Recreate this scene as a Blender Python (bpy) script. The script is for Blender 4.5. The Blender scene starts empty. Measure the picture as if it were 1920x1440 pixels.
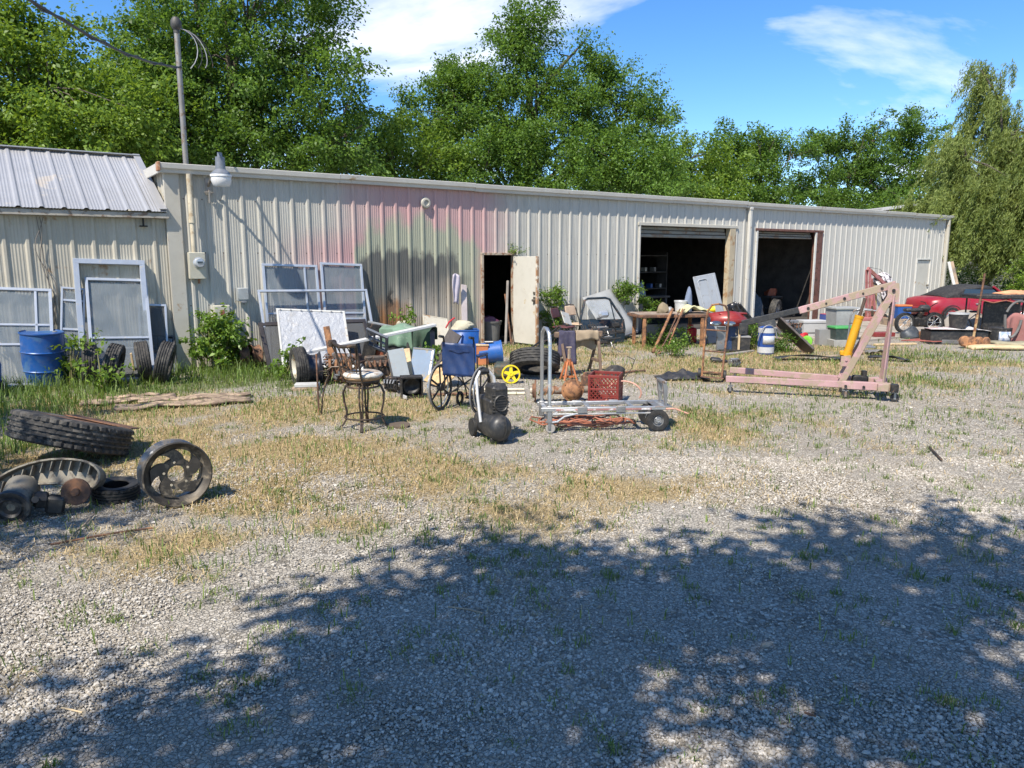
import bpy, math, random
import numpy as np
from mathutils import Vector, Matrix, Euler

# ------------------------------------------------------------------ camera, sky, sun, exposure
scene = bpy.context.scene
COL = scene.collection
R = math.radians
CAMH, PITCH, FPX = 1.95, R(9.55), 1397.0
cam_d = bpy.data.cameras.new('camera')
cam_d.sensor_width = 36.0
cam_d.lens = FPX / 1920.0 * 36.0
cam_d.clip_start, cam_d.clip_end = 0.05, 2000
cam = bpy.data.objects.new('camera', cam_d)
COL.objects.link(cam)
cam.location = (0, 0, CAMH)
cam.rotation_euler = (R(90) - PITCH, 0, 0)
scene.camera = cam

SUN_EL = R(51.5)
SUN_AZ = (-0.50, -0.866)                      # horizontal direction towards the sun
world = bpy.data.worlds.new('World')
scene.world = world
world.use_nodes = True
wn, wl = world.node_tree.nodes, world.node_tree.links
wn.clear()
wo = wn.new('ShaderNodeOutputWorld')
bg = wn.new('ShaderNodeBackground')
bg.inputs['Strength'].default_value = 0.15
sky = wn.new('ShaderNodeTexSky')
sky.sky_type = 'NISHITA'
sky.sun_disc = False
sky.sun_elevation = SUN_EL
sky.sun_rotation = math.atan2(SUN_AZ[0], SUN_AZ[1])
sky.air_density = 1.0
sky.altitude = 1800
sky.dust_density = 0.0
sky.ozone_density = 4.0
# wind-torn fair-weather cloud over the whole dome
tc = wn.new('ShaderNodeTexCoord')
sep = wn.new('ShaderNodeSeparateXYZ'); wl.new(tc.outputs['Generated'], sep.inputs[0])
zc = wn.new('ShaderNodeMath'); zc.operation = 'MAXIMUM'; zc.inputs[1].default_value = 0.03
wl.new(sep.outputs['Z'], zc.inputs[0])
zz = wn.new('ShaderNodeMath'); zz.operation = 'ADD'; zz.inputs[1].default_value = 0.22
wl.new(zc.outputs[0], zz.inputs[0])
dv = wn.new('ShaderNodeVectorMath'); dv.operation = 'DIVIDE'
cmb = wn.new('ShaderNodeCombineXYZ')
for k in range(3): wl.new(zz.outputs[0], cmb.inputs[k])
wl.new(tc.outputs['Generated'], dv.inputs[0]); wl.new(cmb.outputs[0], dv.inputs[1])
mp = wn.new('ShaderNodeMapping'); mp.inputs['Location'].default_value = (2.46, 11.13, 0)
mp.inputs['Rotation'].default_value = (0, 0, R(25)); mp.inputs['Scale'].default_value = (1.0, 1.5, 0.0)
wl.new(dv.outputs[0], mp.inputs[0])
n1 = wn.new('ShaderNodeTexNoise'); n1.inputs['Scale'].default_value = 0.85
n1.inputs['Detail'].default_value = 9; n1.inputs['Roughness'].default_value = 0.56
n1.inputs['Distortion'].default_value = 0.35
wl.new(mp.outputs[0], n1.inputs['Vector'])
cr = wn.new('ShaderNodeValToRGB')
cr.color_ramp.elements[0].position = 0.53; cr.color_ramp.elements[0].color = (0, 0, 0, 1)
cr.color_ramp.elements[1].position = 0.72; cr.color_ramp.elements[1].color = (1, 1, 1, 1)
wl.new(n1.outputs['Fac'], cr.inputs[0])
cm = wn.new('ShaderNodeMath'); cm.operation = 'MULTIPLY'; cm.inputs[1].default_value = 0.85
wl.new(cr.outputs[0], cm.inputs[0])
sat = wn.new('ShaderNodeHueSaturation'); sat.inputs['Hue'].default_value = 0.503; sat.inputs['Saturation'].default_value = 1.24; sat.inputs['Value'].default_value = 0.88
wl.new(sky.outputs[0], sat.inputs['Color'])
mx = wn.new('ShaderNodeMix'); mx.data_type = 'RGBA'
wl.new(cm.outputs[0], mx.inputs['Factor']); wl.new(sat.outputs['Color'], mx.inputs['A'])
mx.inputs['B'].default_value = (6.2, 6.2, 6.3, 1)
wl.new(mx.outputs['Result'], bg.inputs['Color'])
wl.new(bg.outputs[0], wo.inputs['Surface'])

sun_d = bpy.data.lights.new('sun', 'SUN')
sun_d.energy = 4.2
sun_d.angle = R(0.53)
sun_d.color = (1.0, 0.96, 0.895)
sun = bpy.data.objects.new('sun', sun_d)
COL.objects.link(sun)
ce = math.cos(SUN_EL)
sun.rotation_euler = Vector((SUN_AZ[0]*ce, SUN_AZ[1]*ce, math.sin(SUN_EL))).to_track_quat('Z', 'Y').to_euler()
sun.location = (-20, -30, 60)
scene.view_settings.view_transform = 'Standard'
scene.view_settings.look = 'None'
scene.view_settings.exposure = 0.86
scene.view_settings.gamma = 1.0
scene.view_settings.use_white_balance = True
scene.view_settings.white_balance_temperature = 6950
scene.view_settings.white_balance_tint = 10.0
scene.view_settings.use_curve_mapping = False
scene.cycles.max_bounces = 6
scene.cycles.diffuse_bounces = 3
scene.cycles.transmission_bounces = 4
scene.cycles.transparent_max_bounces = 10

# ------------------------------------------------------------------ geometry of the place
_c, _s = math.cos(PITCH), math.sin(PITCH)
def ray(px, py):
    u = 720 - py
    return (px - 960, FPX*_c + u*_s, -FPX*_s + u*_c)
def G(px, py, z=0.0):                       # ground point seen at a photograph pixel
    x, y, w = ray(px, py); k = (z - CAMH) / w
    return (x*k, y*k, z)
def AT(px, py, Y):                          # point at distance Y ahead
    x, y, w = ray(px, py); k = Y / y
    return (x*k, Y, CAMH + w*k)
WA = R(34.86); P0 = (-5.87, 13.08); ca, sa = math.cos(WA), math.sin(WA)
def W(px, py, off=0.0):                     # (run along wall, height) on a plane off metres out from the wall
    x, y, w = ray(px, py)
    k = (P0[0]*-sa + P0[1]*ca - off) / (x*-sa + y*ca)
    p = (x*k, y*k, CAMH + w*k)
    return ((p[0]-P0[0])*ca + (p[1]-P0[1])*sa, p[2])
def BW(s, off, z=0.0):                      # world point: s along the wall, off metres out of it
    return (P0[0] + s*ca + off*sa, P0[1] + s*sa - off*ca, z)

# ------------------------------------------------------------------ mesh builder
class MB:
    def __init__(self): self.v = []; self.f = []
    def add(self, vs, fs, M=None):
        o = len(self.v)
        if M is not None: vs = [tuple(M @ Vector(p)) for p in vs]
        self.v.extend([tuple(p) for p in vs]); self.f.extend([tuple(i+o for i in f) for f in fs]); return self
    def box(self, c, s, b=0.0, rot=None, M=None):
        hx, hy, hz = s[0]/2, s[1]/2, s[2]/2
        T = Matrix.Translation(c)
        if rot is not None: T = T @ Euler(rot).to_matrix().to_4x4()
        if M is not None: T = M @ T
        if b <= 0:
            vs = [(x*hx, y*hy, z*hz) for z in (-1, 1) for y in (-1, 1) for x in (-1, 1)]
            fs = [(0,2,3,1), (4,5,7,6), (0,1,5,4), (2,6,7,3), (0,4,6,2), (1,3,7,5)]
            return self.add(vs, fs, T)
        b = min(b, hx*.9, hy*.9, hz*.9)
        vs = []; idx = {}
        for sx in (-1, 1):
            for sy in (-1, 1):
                for sz in (-1, 1):
                    for ax in range(3):
                        p = [sx*(hx-b), sy*(hy-b), sz*(hz-b)]
                        p[ax] = (sx*hx, sy*hy, sz*hz)[ax]
                        idx[(sx, sy, sz, ax)] = len(vs); vs.append(p)
        fs = []
        for ax in range(3):
            o1, o2 = [a for a in range(3) if a != ax]
            for sg in (-1, 1):
                q = []
                for a, bb in ((-1,-1), (1,-1), (1,1), (-1,1)):
                    k = [0, 0, 0]; k[ax] = sg; k[o1] = a; k[o2] = bb; q.append(idx[(k[0],k[1],k[2],ax)])
                flip = (sg > 0) == (ax == 1)
                fs.append(tuple(q[::-1]) if flip else tuple(q))
        for ax in range(3):
            o1, o2 = [a for a in range(3) if a != ax]
            for a in (-1, 1):
                for bb in (-1, 1):
                    def kk(sg, face):
                        k = [0,0,0]; k[ax] = sg; k[o1] = a; k[o2] = bb
                        return idx[(k[0],k[1],k[2],face)]
                    q = (kk(-1,o1), kk(1,o1), kk(1,o2), kk(-1,o2))
                    fs.append(q)
        for sx in (-1,1):
            for sy in (-1,1):
                for sz in (-1,1):
                    fs.append(tuple(idx[(sx,sy,sz,a)] for a in range(3)))
        return self.add(vs, fs, T)
    def cyl(self, p0, p1, r0, r1=None, n=12, caps=True, M=None):
        if r1 is None: r1 = r0
        p0, p1 = Vector(p0), Vector(p1)
        d = (p1-p0)
        q = d.to_track_quat('Z', 'Y').to_matrix()
        vs = []
        for p, r in ((p0, r0), (p1, r1)):
            for i in range(n):
                a = 2*math.pi*i/n
                vs.append(p + q @ Vector((math.cos(a)*r, math.sin(a)*r, 0)))
        fs = [(i, (i+1) % n, n+(i+1) % n, n+i) for i in range(n)]
        if caps: fs += [tuple(range(n))[::-1], tuple(range(n, 2*n))]
        return self.add(vs, fs, M)
    def tube(self, pts, r, n=8, closed=False, M=None):
        pts = [Vector(p) for p in pts]; m = len(pts)
        rs = r if isinstance(r, (list, tuple)) else [r]*m
        vs = []; up = None
        for i in range(m):
            if closed: t = pts[(i+1) % m]-pts[i-1]
            else: t = pts[min(i+1, m-1)]-pts[max(i-1, 0)]
            if t.length < 1e-9: t = Vector((0, 0, 1))
            t.normalize()
            if up is None:
                up = Vector((0,0,1)) if abs(t.z) < .9 else Vector((1,0,0))
            up = (up - t*up.dot(t))
            if up.length < 1e-6: up = Vector((1,0,0)) - t*t.x
            up.normalize(); sd = t.cross(up)
            for k in range(n):
                a = 2*math.pi*k/n
                vs.append(pts[i] + (up*math.cos(a) + sd*math.sin(a))*rs[i])
        fs = []
        for i in range(m if closed else m-1):
            j = (i+1) % m
            for k in range(n):
                fs.append((i*n+k, i*n+(k+1) % n, j*n+(k+1) % n, j*n+k))
        if not closed: fs += [tuple(range(n))[::-1], tuple(range((m-1)*n, m*n))]
        return self.add(vs, fs, M)
    def lathe(self, prof, n=24, M=None, closed=False, fn=None):
        vs = []; m = len(prof)
        for i in range(n):
            a = 2*math.pi*i/n
            for j, (r, z) in enumerate(prof):
                rr = r + (fn(i, j) if fn else 0)
                vs.append((math.cos(a)*rr, math.sin(a)*rr, z))
        fs = []
        for i in range(n):
            i2 = (i+1) % n
            for j in range(m if closed else m-1):
                j2 = (j+1) % m
                fs.append((i*m+j, i2*m+j, i2*m+j2, i*m+j2))
        return self.add(vs, fs, M)
    def prism(self, poly, y0, y1, M=None):       # polygon in XZ, pulled from y0 to y1
        n = len(poly)
        vs = [(x, y0, z) for x, z in poly] + [(x, y1, z) for x, z in poly]
        fs = [tuple(range(n)), tuple(range(n, 2*n))[::-1]] + [(i, n+i, n+(i+1) % n, (i+1) % n) for i in range(n)]
        return self.add(vs, fs, M)
    def sheet(self, fn, nu, nv, th=0.0, M=None):
        vs = [fn(i/nu, j/nv) for j in range(nv+1) for i in range(nu+1)]
        q = lambda i, j: j*(nu+1)+i
        fs = [(q(i,j), q(i+1,j), q(i+1,j+1), q(i,j+1)) for j in range(nv) for i in range(nu)]
        self.add(vs, fs, M)
        return self
    def frame(self, x0, x1, z0, z1, w, y0, y1, M=None):     # a flat rectangular frame
        yc, d = (y0+y1)/2, abs(y1-y0)
        self.box(((x0+x1)/2, yc, z1-w/2), (x1-x0, d, w), .003, M=M)
        self.box(((x0+x1)/2, yc, z0+w/2), (x1-x0, d, w), .003, M=M)
        self.box((x0+w/2, yc, (z0+z1)/2), (w, d, z1-z0-2*w), .003, M=M)
        self.box((x1-w/2, yc, (z0+z1)/2), (w, d, z1-z0-2*w), .003, M=M)
        return self
    def build(self, name, mat, parent=None, smooth=38, solid=0.0):
        me = bpy.data.meshes.new(name)
        me.from_pydata(self.v, [], self.f)
        if smooth:
            me.polygons.foreach_set('use_smooth', [True]*len(me.polygons))
            me.set_sharp_from_angle(angle=R(smooth))
        me.materials.append(mat)
        return link(name, me, parent, solid)
def link(name, me, parent=None, solid=0.0):
    o = bpy.data.objects.new(name, me)
    COL.objects.link(o)
    o.parent = parent
    if solid:
        md = o.modifiers.new('thickness', 'SOLIDIFY'); md.thickness = solid; md.offset = 0
    return o
def tag(o, label, cat, group=None):
    o['label'] = label; o['category'] = cat
    if group: o['group'] = group
    return o
def thing(name, label, cat, loc=(0,0,0), rz=0.0, group=None, rot=None):
    o = bpy.data.objects.new(name, None); COL.objects.link(o)
    o.empty_display_size = .2
    o.location = loc
    o.rotation_euler = rot if rot is not None else (0, 0, rz)
    return tag(o, label, cat, group)
def struct(o): o['kind'] = 'structure'; return o
def RX(a): return Matrix.Rotation(a, 4, 'X')
def RY(a): return Matrix.Rotation(a, 4, 'Y')
def RZ(a): return Matrix.Rotation(a, 4, 'Z')
def T(x, y, z): return Matrix.Translation((x, y, z))
def fast_mesh(name, verts, quads=None, tris=None):
    me = bpy.data.meshes.new(name)
    verts = np.asarray(verts, dtype=np.float32)
    me.vertices.add(len(verts)); me.vertices.foreach_set('co', verts.ravel())
    nq = 0 if quads is None else len(quads); nt = 0 if tris is None else len(tris)
    li = []
    if nq: li.append(np.asarray(quads, dtype=np.int32).ravel())
    if nt: li.append(np.asarray(tris, dtype=np.int32).ravel())
    li = np.concatenate(li)
    me.loops.add(len(li)); me.loops.foreach_set('vertex_index', li)
    me.polygons.add(nq+nt)
    st = np.concatenate([np.arange(nq)*4, nq*4+np.arange(nt)*3]).astype(np.int32)
    me.polygons.foreach_set('loop_start', st)
    me.update(calc_edges=True); me.validate()
    return me

# ------------------------------------------------------------------ materials
class NT:
    def __init__(self, name):
        self.m = bpy.data.materials.new(name); self.m.use_nodes = True
        self.n = self.m.node_tree.nodes; self.l = self.m.node_tree.links
        self.p = self.n['Principled BSDF']; self.out = self.n['Material Output']
    def new(self, t, **kw):
        nd = self.n.new(t)
        for k, v in kw.items(): setattr(nd, k, v)
        return nd
    def lk(self, a, b): self.l.new(a, b)
    def coord(self, kind='Object', scale=None):
        t = self.new('ShaderNodeTexCoord'); o = t.outputs[kind]
        if scale is not None:
            m = self.new('ShaderNodeMapping'); m.inputs['Scale'].default_value = scale
            self.lk(o, m.inputs[0]); o = m.outputs[0]
        return o
    def noise(self, scale, detail=4, rough=.55, vec=None, dist=0.0):
        n = self.new('ShaderNodeTexNoise')
        n.inputs['Scale'].default_value = scale; n.inputs['Detail'].default_value = detail
        n.inputs['Roughness'].default_value = rough; n.inputs['Distortion'].default_value = dist
        if vec is not None: self.lk(vec, n.inputs['Vector'])
        return n.outputs['Fac']
    def ramp(self, src, a, b, ca=(0,0,0), cb=(1,1,1)):
        r = self.new('ShaderNodeValToRGB'); e = r.color_ramp.elements
        e[0].position, e[1].position = a, b
        e[0].color = (*ca, 1); e[1].color = (*cb, 1)
        self.lk(src, r.inputs[0]); return r.outputs[0]
    def mix(self, f, a, b):
        m = self.new('ShaderNodeMix'); m.data_type = 'RGBA'
        for s, k in ((f, 'Factor'), (a, 'A'), (b, 'B')):
            inp = [i for i in m.inputs if i.name == k and i.type == ('VALUE' if k == 'Factor' else 'RGBA')][0]
            if isinstance(s, (int, float)): inp.default_value = s
            elif isinstance(s, tuple): inp.default_value = (*s, 1)
            else: self.lk(s, inp)
        return [o for o in m.outputs if o.type == 'RGBA'][0]
    def math(self, op, a, b=0.0, clamp=False):
        m = self.new('ShaderNodeMath'); m.operation = op; m.use_clamp = clamp
        for i, s in enumerate((a, b)):
            if isinstance(s, (int, float)): m.inputs[i].default_value = s
            else: self.lk(s, m.inputs[i])
        return m.outputs[0]
    def bump(self, h, strength=.3, dist=.01):
        b = self.new('ShaderNodeBump'); b.inputs['Strength'].default_value = strength; b.inputs['Distance'].default_value = dist
        self.lk(h, b.inputs['Height']); self.lk(b.outputs[0], self.p.inputs['Normal'])
    def base(self, c):
        if isinstance(c, tuple): self.p.inputs['Base Color'].default_value = (*c, 1)
        else: self.lk(c, self.p.inputs['Base Color'])
_mats = {}
def mat(name, col, rough=.6, metal=0.0, var=.25, worn=None, amt=.5, scale=9.0, bump=.15, spec=.5, dust=.25):
    """painted / plain surface: tone variation, patches of a second colour (rust, bare metal, dirt), grime, fine relief"""
    if name in _mats: return _mats[name]
    t = NT(name); v = t.coord('Object')
    rnd = t.new('ShaderNodeObjectInfo').outputs['Random']
    off = t.new('ShaderNodeVectorMath'); off.operation = 'ADD'
    t.lk(v, off.inputs[0])
    cc = t.new('ShaderNodeCombineXYZ'); rr = t.math('MULTIPLY', rnd, 17.0)
    for k in range(3): t.lk(rr, cc.inputs[k])
    t.lk(cc.outputs[0], off.inputs[1]); v = off.outputs[0]
    n = t.noise(scale*.35, 5, .6, v)
    lo = tuple(max(0, c*(1-var)) for c in col); hi = tuple(min(1, c*(1+var)) for c in col)
    c = t.mix(t.ramp(n, .3, .7), lo, hi)
    if dust > 0:
        d = t.ramp(t.noise(scale*1.7, 6, .7, v), .48, .75)
        c = t.mix(t.math('MULTIPLY', d, dust), c, (.22, .19, .15))
    if worn is not None:
        w = t.ramp(t.noise(scale*.8, 8, .68, v, .4), .62-amt*.32, .68-amt*.25)
        c = t.mix(w, c, worn)
        if metal > 0: t.lk(t.math('MULTIPLY', t.math('SUBTRACT', 1.0, w), metal), t.p.inputs['Metallic'])
        r = t.math('ADD', t.math('MULTIPLY', w, max(0, .85-rough)), rough); t.lk(r, t.p.inputs['Roughness'])
    else:
        t.p.inputs['Metallic'].default_value = metal
        t.lk(t.math('ADD', t.math('MULTIPLY', t.noise(scale*2, 4, .6, v), .25), rough-.1), t.p.inputs['Roughness'])
    t.base(c)
    t.p.inputs['Specular IOR Level'].default_value = spec
    if bump: t.bump(t.noise(scale*6, 6, .7, v), bump, .004)
    _mats[name] = t.m
    return t.m
RUST = (.20, .085, .04); DARKRUST = (.10, .05, .03)
# ------------------------------------------------------------------ ground
rng = np.random.default_rng(7)
def vnoise(x, y, sc, seed):
    x = np.asarray(x)*sc+1000; y = np.asarray(y)*sc+1000
    xi, yi = np.floor(x).astype(np.int64), np.floor(y).astype(np.int64)
    fx, fy = x-xi, y-yi; fx = fx*fx*(3-2*fx); fy = fy*fy*(3-2*fy)
    def h(a, b):
        n = (a*374761393 + b*668265263 + seed*1442695041) & 0xffffffff
        n = ((n ^ (n >> 13))*1274126177) & 0xffffffff
        return ((n ^ (n >> 16)) & 0xffff)/65535.0
    return (h(xi,yi)*(1-fx)+h(xi+1,yi)*fx)*(1-fy)+(h(xi,yi+1)*(1-fx)+h(xi+1,yi+1)*fx)*fy
def fbm(x, y, sc, seed): return .5*vnoise(x,y,sc,seed)+.3*vnoise(x,y,sc*2.3,seed+1)+.2*vnoise(x,y,sc*5.1,seed+2)
DRY = [(300,850,2.0,1.3,1.0),(560,850,1.8,1.2,1.0),(480,920,1.4,.8,.8),(650,760,2.0,1.6,.9),(800,900,1.6,1.0,.65),(980,900,1.5,1.0,.6),
       (1000,960,1.2,.6,.5),(1180,880,1.4,.9,.4),(1300,800,1.6,1.3,.55),(1330,690,2.2,2.2,1.0),(1500,690,2.2,2.0,.95),(1150,680,1.6,1.8,.55),
       (1450,790,1.4,.9,.45),(1600,720,1.6,1.2,.55),(330,1010,1.1,.45,.6),(480,1010,.8,.4,.5),(600,1000,1.2,.5,.45),(700,960,1.4,.6,.5),(1750,720,1.6,1.5,.55),(1300,930,1.5,.6,.35),
       (1500,660,3,1.5,.8),(1850,690,2.0,1.6,.5),(1000,655,3.5,1.6,.7),(1200,640,2.5,1.3,.8),(820,690,2.0,2.0,.6),(200,760,3.0,1.2,.8),(250,1080,.8,.3,.5)]
GRN = [(80,720,2.2,1.8,1.0),(300,720,2.6,1.6,1.0),(470,700,2.0,1.6,1.0),(540,720,1.3,1.0,.7),(130,760,2.2,.9,.8),(1340,780,1.2,.7,.5),(1500,770,1.6,.6,.45),(1250,740,1.4,.8,.35),
       (1720,720,1.6,1.2,.6),(1750,670,2.2,1.2,.6),(980,650,1.5,.8,.5),(1250,650,1.6,.8,.5),(60,830,1.2,.7,.8),(430,870,1.0,.5,.25),(900,830,.8,.5,.3),(1150,830,1.4,.5,.35),
       (640,1000,.7,.4,.35),(420,1040,.8,.3,.45),(620,1060,.5,.25,.3),(1650,745,1.2,.6,.5),(1590,680,.7,.7,.5)]
def blobs(x, y, L):
    o = np.zeros_like(x)
    for px, py, rx, ry, a in L:
        gx, gy, _ = G(px, py)
        o = np.maximum(o, a*np.exp(-(((x-gx)/rx)**2+((y-gy)/ry)**2)))
    return o
def dry_f(x, y):
    d = blobs(x, y, DRY)
    n = fbm(x, y, 1.3, 3)
    far = np.clip((np.hypot(x-4, y-14)-16)/10, 0, 1)*.6
    return np.clip(np.maximum(d, far)*1.35 + (n-.5)*1.7 - .20, 0, 1)
def grn_f(x, y):
    d = blobs(x, y, GRN)
    n = fbm(x, y, 2.1, 11)
    far = np.clip((np.hypot(x-4, y-14)-18)/10, 0, 1)*.7
    return np.clip(np.maximum(d, far)*1.25 + (n-.5)*1.3 - .2, 0, 1)
def lines(a, b, step, lo, hi):
    mid = np.arange(a, b+1e-6, step); out = [mid]
    l = []; x = a; s = step
    while x > lo: s *= 1.35; x -= s; l.append(x)
    r = []; x = mid[-1]; s = step
    while x < hi: s *= 1.35; x += s; r.append(x)
    return np.concatenate([np.array(l[::-1]), mid, np.array(r)])
gx = lines(-9, 14, .11, -500, 700); gy = lines(1.6, 21, .11, -300, 900)
XX, YY = np.meshgrid(gx, gy)
near = np.clip(1-(np.hypot(XX-2, YY-10)-10)/8, 0, 1)
ZZ = (fbm(XX, YY, .8, 21)-.5)*.03*near - .004
nx, ny = len(gx), len(gy)
I = np.arange(nx*ny).reshape(ny, nx)
quads = np.stack([I[:-1,:-1], I[:-1,1:], I[1:,1:], I[1:,:-1]], -1).reshape(-1, 4)
gme = fast_mesh('ground', np.stack([XX, YY, ZZ], -1).reshape(-1, 3), quads)
gme.polygons.foreach_set('use_smooth', [True]*len(gme.polygons))
for nm, fn in (('dry', dry_f), ('green', grn_f)):
    a = gme.attributes.new(nm, 'FLOAT', 'POINT'); a.data.foreach_set('value', fn(XX, YY).ravel().astype(np.float32))
t = NT('gravel_ground')
v = t.coord('Object')
def vor(scale, feat='F1', vec=None, out='Distance', rnd=1.0):
    n = t.new('ShaderNodeTexVoronoi'); n.feature = feat; n.inputs['Scale'].default_value = scale; n.inputs['Randomness'].default_value = rnd
    t.lk(vec if vec is not None else v, n.inputs['Vector']); return n.outputs[out]
wv = t.new('ShaderNodeMapping'); wv.inputs['Scale'].default_value = (1, 1, .25); t.lk(v, wv.inputs[0]); wv = wv.outputs[0]
c1 = t.new('ShaderNodeSeparateColor'); t.lk(vor(42, out='Color', vec=wv), c1.inputs[0])
c2 = t.new('ShaderNodeSeparateColor'); t.lk(vor(95, out='Color', vec=wv), c2.inputs[0])
stone = t.mix(c1.outputs[0], (.16, .142, .115), (.56, .515, .44))
fine = t.mix(c2.outputs[0], (.23, .205, .168), (.53, .485, .41))
g = t.mix(t.ramp(t.noise(3.0, 5, .6, v), .42, .58), stone, fine)
edge = t.ramp(vor(42, 'DISTANCE_TO_EDGE', wv), .0, .10)
g = t.mix(t.math('MULTIPLY', t.math('SUBTRACT', 1.0, edge), .55), g, (.07, .06, .048))
g = t.mix(t.math('MULTIPLY', t.ramp(t.noise(.45, 5, .6, v), .46, .66), .7), g, (.31, .27, .215))
soil = t.mix(t.noise(14, 6, .7, v), (.17, .13, .085), (.36, .28, .18))
dry = t.new('ShaderNodeAttribute'); dry.attribute_name = 'dry'
grn = t.new('ShaderNodeAttribute'); grn.attribute_name = 'green'
fib = t.noise(38, 6, .75, v, .8)
straw = t.mix(t.ramp(fib, .35, .65), (.22, .165, .08), (.50, .39, .205))
soil = t.mix(.7, soil, straw)
dd = t.math('ADD', dry.outputs['Fac'], t.math('MULTIPLY', t.math('SUBTRACT', t.noise(22, 6, .7, v), .5), 1.1))
g = t.mix(t.ramp(dd, .28, .72), g, soil)
gr = t.mix(t.ramp(t.noise(30, 5, .7, v), .35, .65), (.05, .075, .02), (.15, .17, .05))
gd = t.math('ADD', grn.outputs['Fac'], t.math('MULTIPLY', t.math('SUBTRACT', t.noise(17, 6, .7, v), .5), .9))
g = t.mix(t.math('MULTIPLY', t.ramp(gd, .40, .85), .8), g, gr)
oil = t.ramp(t.noise(.42, 3, .5, v), .66, .74)
g = t.mix(t.math('MULTIPLY', oil, .35), g, (.09, .075, .06))
t.base(g); t.p.inputs['Roughness'].default_value = .92; t.p.inputs['Specular IOR Level'].default_value = .25
h = t.math('ADD', t.math('MULTIPLY', edge, .8), t.math('MULTIPLY', t.noise(60, 4, .7, v), .7))
t.bump(h, .8, .012)
gme.materials.append(t.m)
struct(link('ground', gme))

def scatter(n, xlim, ylim, dens, seed):
    r = np.random.default_rng(seed)
    x = r.uniform(*xlim, n); y = r.uniform(*ylim, n)
    keep = r.random(n) < dens(x, y)
    return x[keep], y[keep], r
def infront(x, y, pad=.6):                         # inside the picture's ground fan, in front of the walls
    ok = (np.abs(x) < y*.70+pad) & (y > 2.2)
    wy = P0[1] + (x-P0[0])*math.tan(WA)
    return ok & (y < wy-.05)
# gravel stones: instanced on points inside geometry nodes
def gravel(name, label, x, y, s, mat_, seed, flat=.55):
    me = fast_mesh(name, np.stack([x, y, s*.18], -1), tris=np.zeros((0, 3), np.int32)) if False else bpy.data.meshes.new(name)
    me.vertices.add(len(x)); me.vertices.foreach_set('co', np.stack([x, y, s*.12-.002], -1).astype(np.float32).ravel())
    a = me.attributes.new('size', 'FLOAT', 'POINT'); a.data.foreach_set('value', s.astype(np.float32))
    o = link(name, me)
    ng = bpy.data.node_groups.new(name, 'GeometryNodeTree')
    ng.interface.new_socket('Geometry', in_out='INPUT', socket_type='NodeSocketGeometry')
    ng.interface.new_socket('Geometry', in_out='OUTPUT', socket_type='NodeSocketGeometry')
    N, L = ng.nodes, ng.links
    gi, go = N.new('NodeGroupInput'), N.new('NodeGroupOutput')
    join = N.new('GeometryNodeJoinGeometry')
    for k in range(5):
        ic = N.new('GeometryNodeMeshIcoSphere'); ic.inputs['Radius'].default_value = .5; ic.inputs['Subdivisions'].default_value = 2 if k < 2 else 1
        sp = N.new('GeometryNodeSetPosition')
        nz = N.new('ShaderNodeTexNoise'); nz.inputs['Scale'].default_value = 1.5; nz.noise_dimensions = '4D'; nz.inputs['W'].default_value = k*7.3+seed
        sb = N.new('ShaderNodeVectorMath'); sb.operation = 'SUBTRACT'; sb.inputs[1].default_value = (.5, .5, .5)
        L.new(nz.outputs['Color'], sb.inputs[0])
        sc = N.new('ShaderNodeVectorMath'); sc.operation = 'SCALE'; sc.inputs['Scale'].default_value = 1.1
        L.new(sb.outputs[0], sc.inputs[0]); L.new(sc.outputs[0], sp.inputs['Offset'])
        L.new(ic.outputs['Mesh'], sp.inputs['Geometry'])
        sm = N.new('GeometryNodeSetMaterial'); sm.inputs['Material'].default_value = mat_
        L.new(sp.outputs[0], sm.inputs['Geometry'])
        gi2 = N.new('GeometryNodeGeometryToInstance'); L.new(sm.outputs[0], gi2.inputs[0])
        L.new(gi2.outputs[0], join.inputs[0])
    iop = N.new('GeometryNodeInstanceOnPoints')
    m2p = N.new('GeometryNodeMeshToPoints'); L.new(gi.outputs[0], m2p.inputs['Mesh'])
    L.new(m2p.outputs[0], iop.inputs['Points']); L.new(join.outputs[0], iop.inputs['Instance'])
    iop.inputs['Pick Instance'].default_value = True
    rv = N.new('FunctionNodeRandomValue'); rv.data_type = 'FLOAT_VECTOR'
    rv.inputs[0].default_value = (-.5, -.5, 0); rv.inputs[1].default_value = (.5, .5, 6.28)
    L.new(rv.outputs[0], iop.inputs['Rotation'])
    at = N.new('GeometryNodeInputNamedAttribute'); at.data_type = 'FLOAT'; at.inputs['Name'].default_value = 'size'
    rs = N.new('FunctionNodeRandomValue'); rs.data_type = 'FLOAT_VECTOR'; rs.inputs['Seed'].default_value = 3
    rs.inputs[0].default_value = (.8, .6, flat*.75); rs.inputs[1].default_value = (1.25, .95, flat*1.3)
    ml = N.new('ShaderNodeVectorMath'); ml.operation = 'SCALE'
    L.new(rs.outputs[0], ml.inputs[0]); L.new(at.outputs[0], ml.inputs['Scale']); L.new(ml.outputs[0], iop.inputs['Scale'])
    L.new(iop.outputs[0], go.inputs[0])
    md = o.modifiers.new('stones', 'NODES'); md.node_group = ng
    o['kind'] = 'stuff'; return tag(o, label, 'gravel')
t = NT('limestone_gravel')
oi = t.new('ShaderNodeObjectInfo').outputs['Random']
v = t.coord('Object')
c = t.new('ShaderNodeValToRGB'); e = c.color_ramp.elements
e[0].position, e[0].color = 0, (.13, .112, .085, 1); e[1].position, e[1].color = 1, (.64, .60, .54, 1)
for p_, cl in ((.25, (.27, .24, .195, 1)), (.6, (.44, .405, .35, 1)), (.85, (.54, .50, .44, 1))):
    q = e.new(p_); q.color = cl
t.lk(oi, c.inputs[0])
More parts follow.
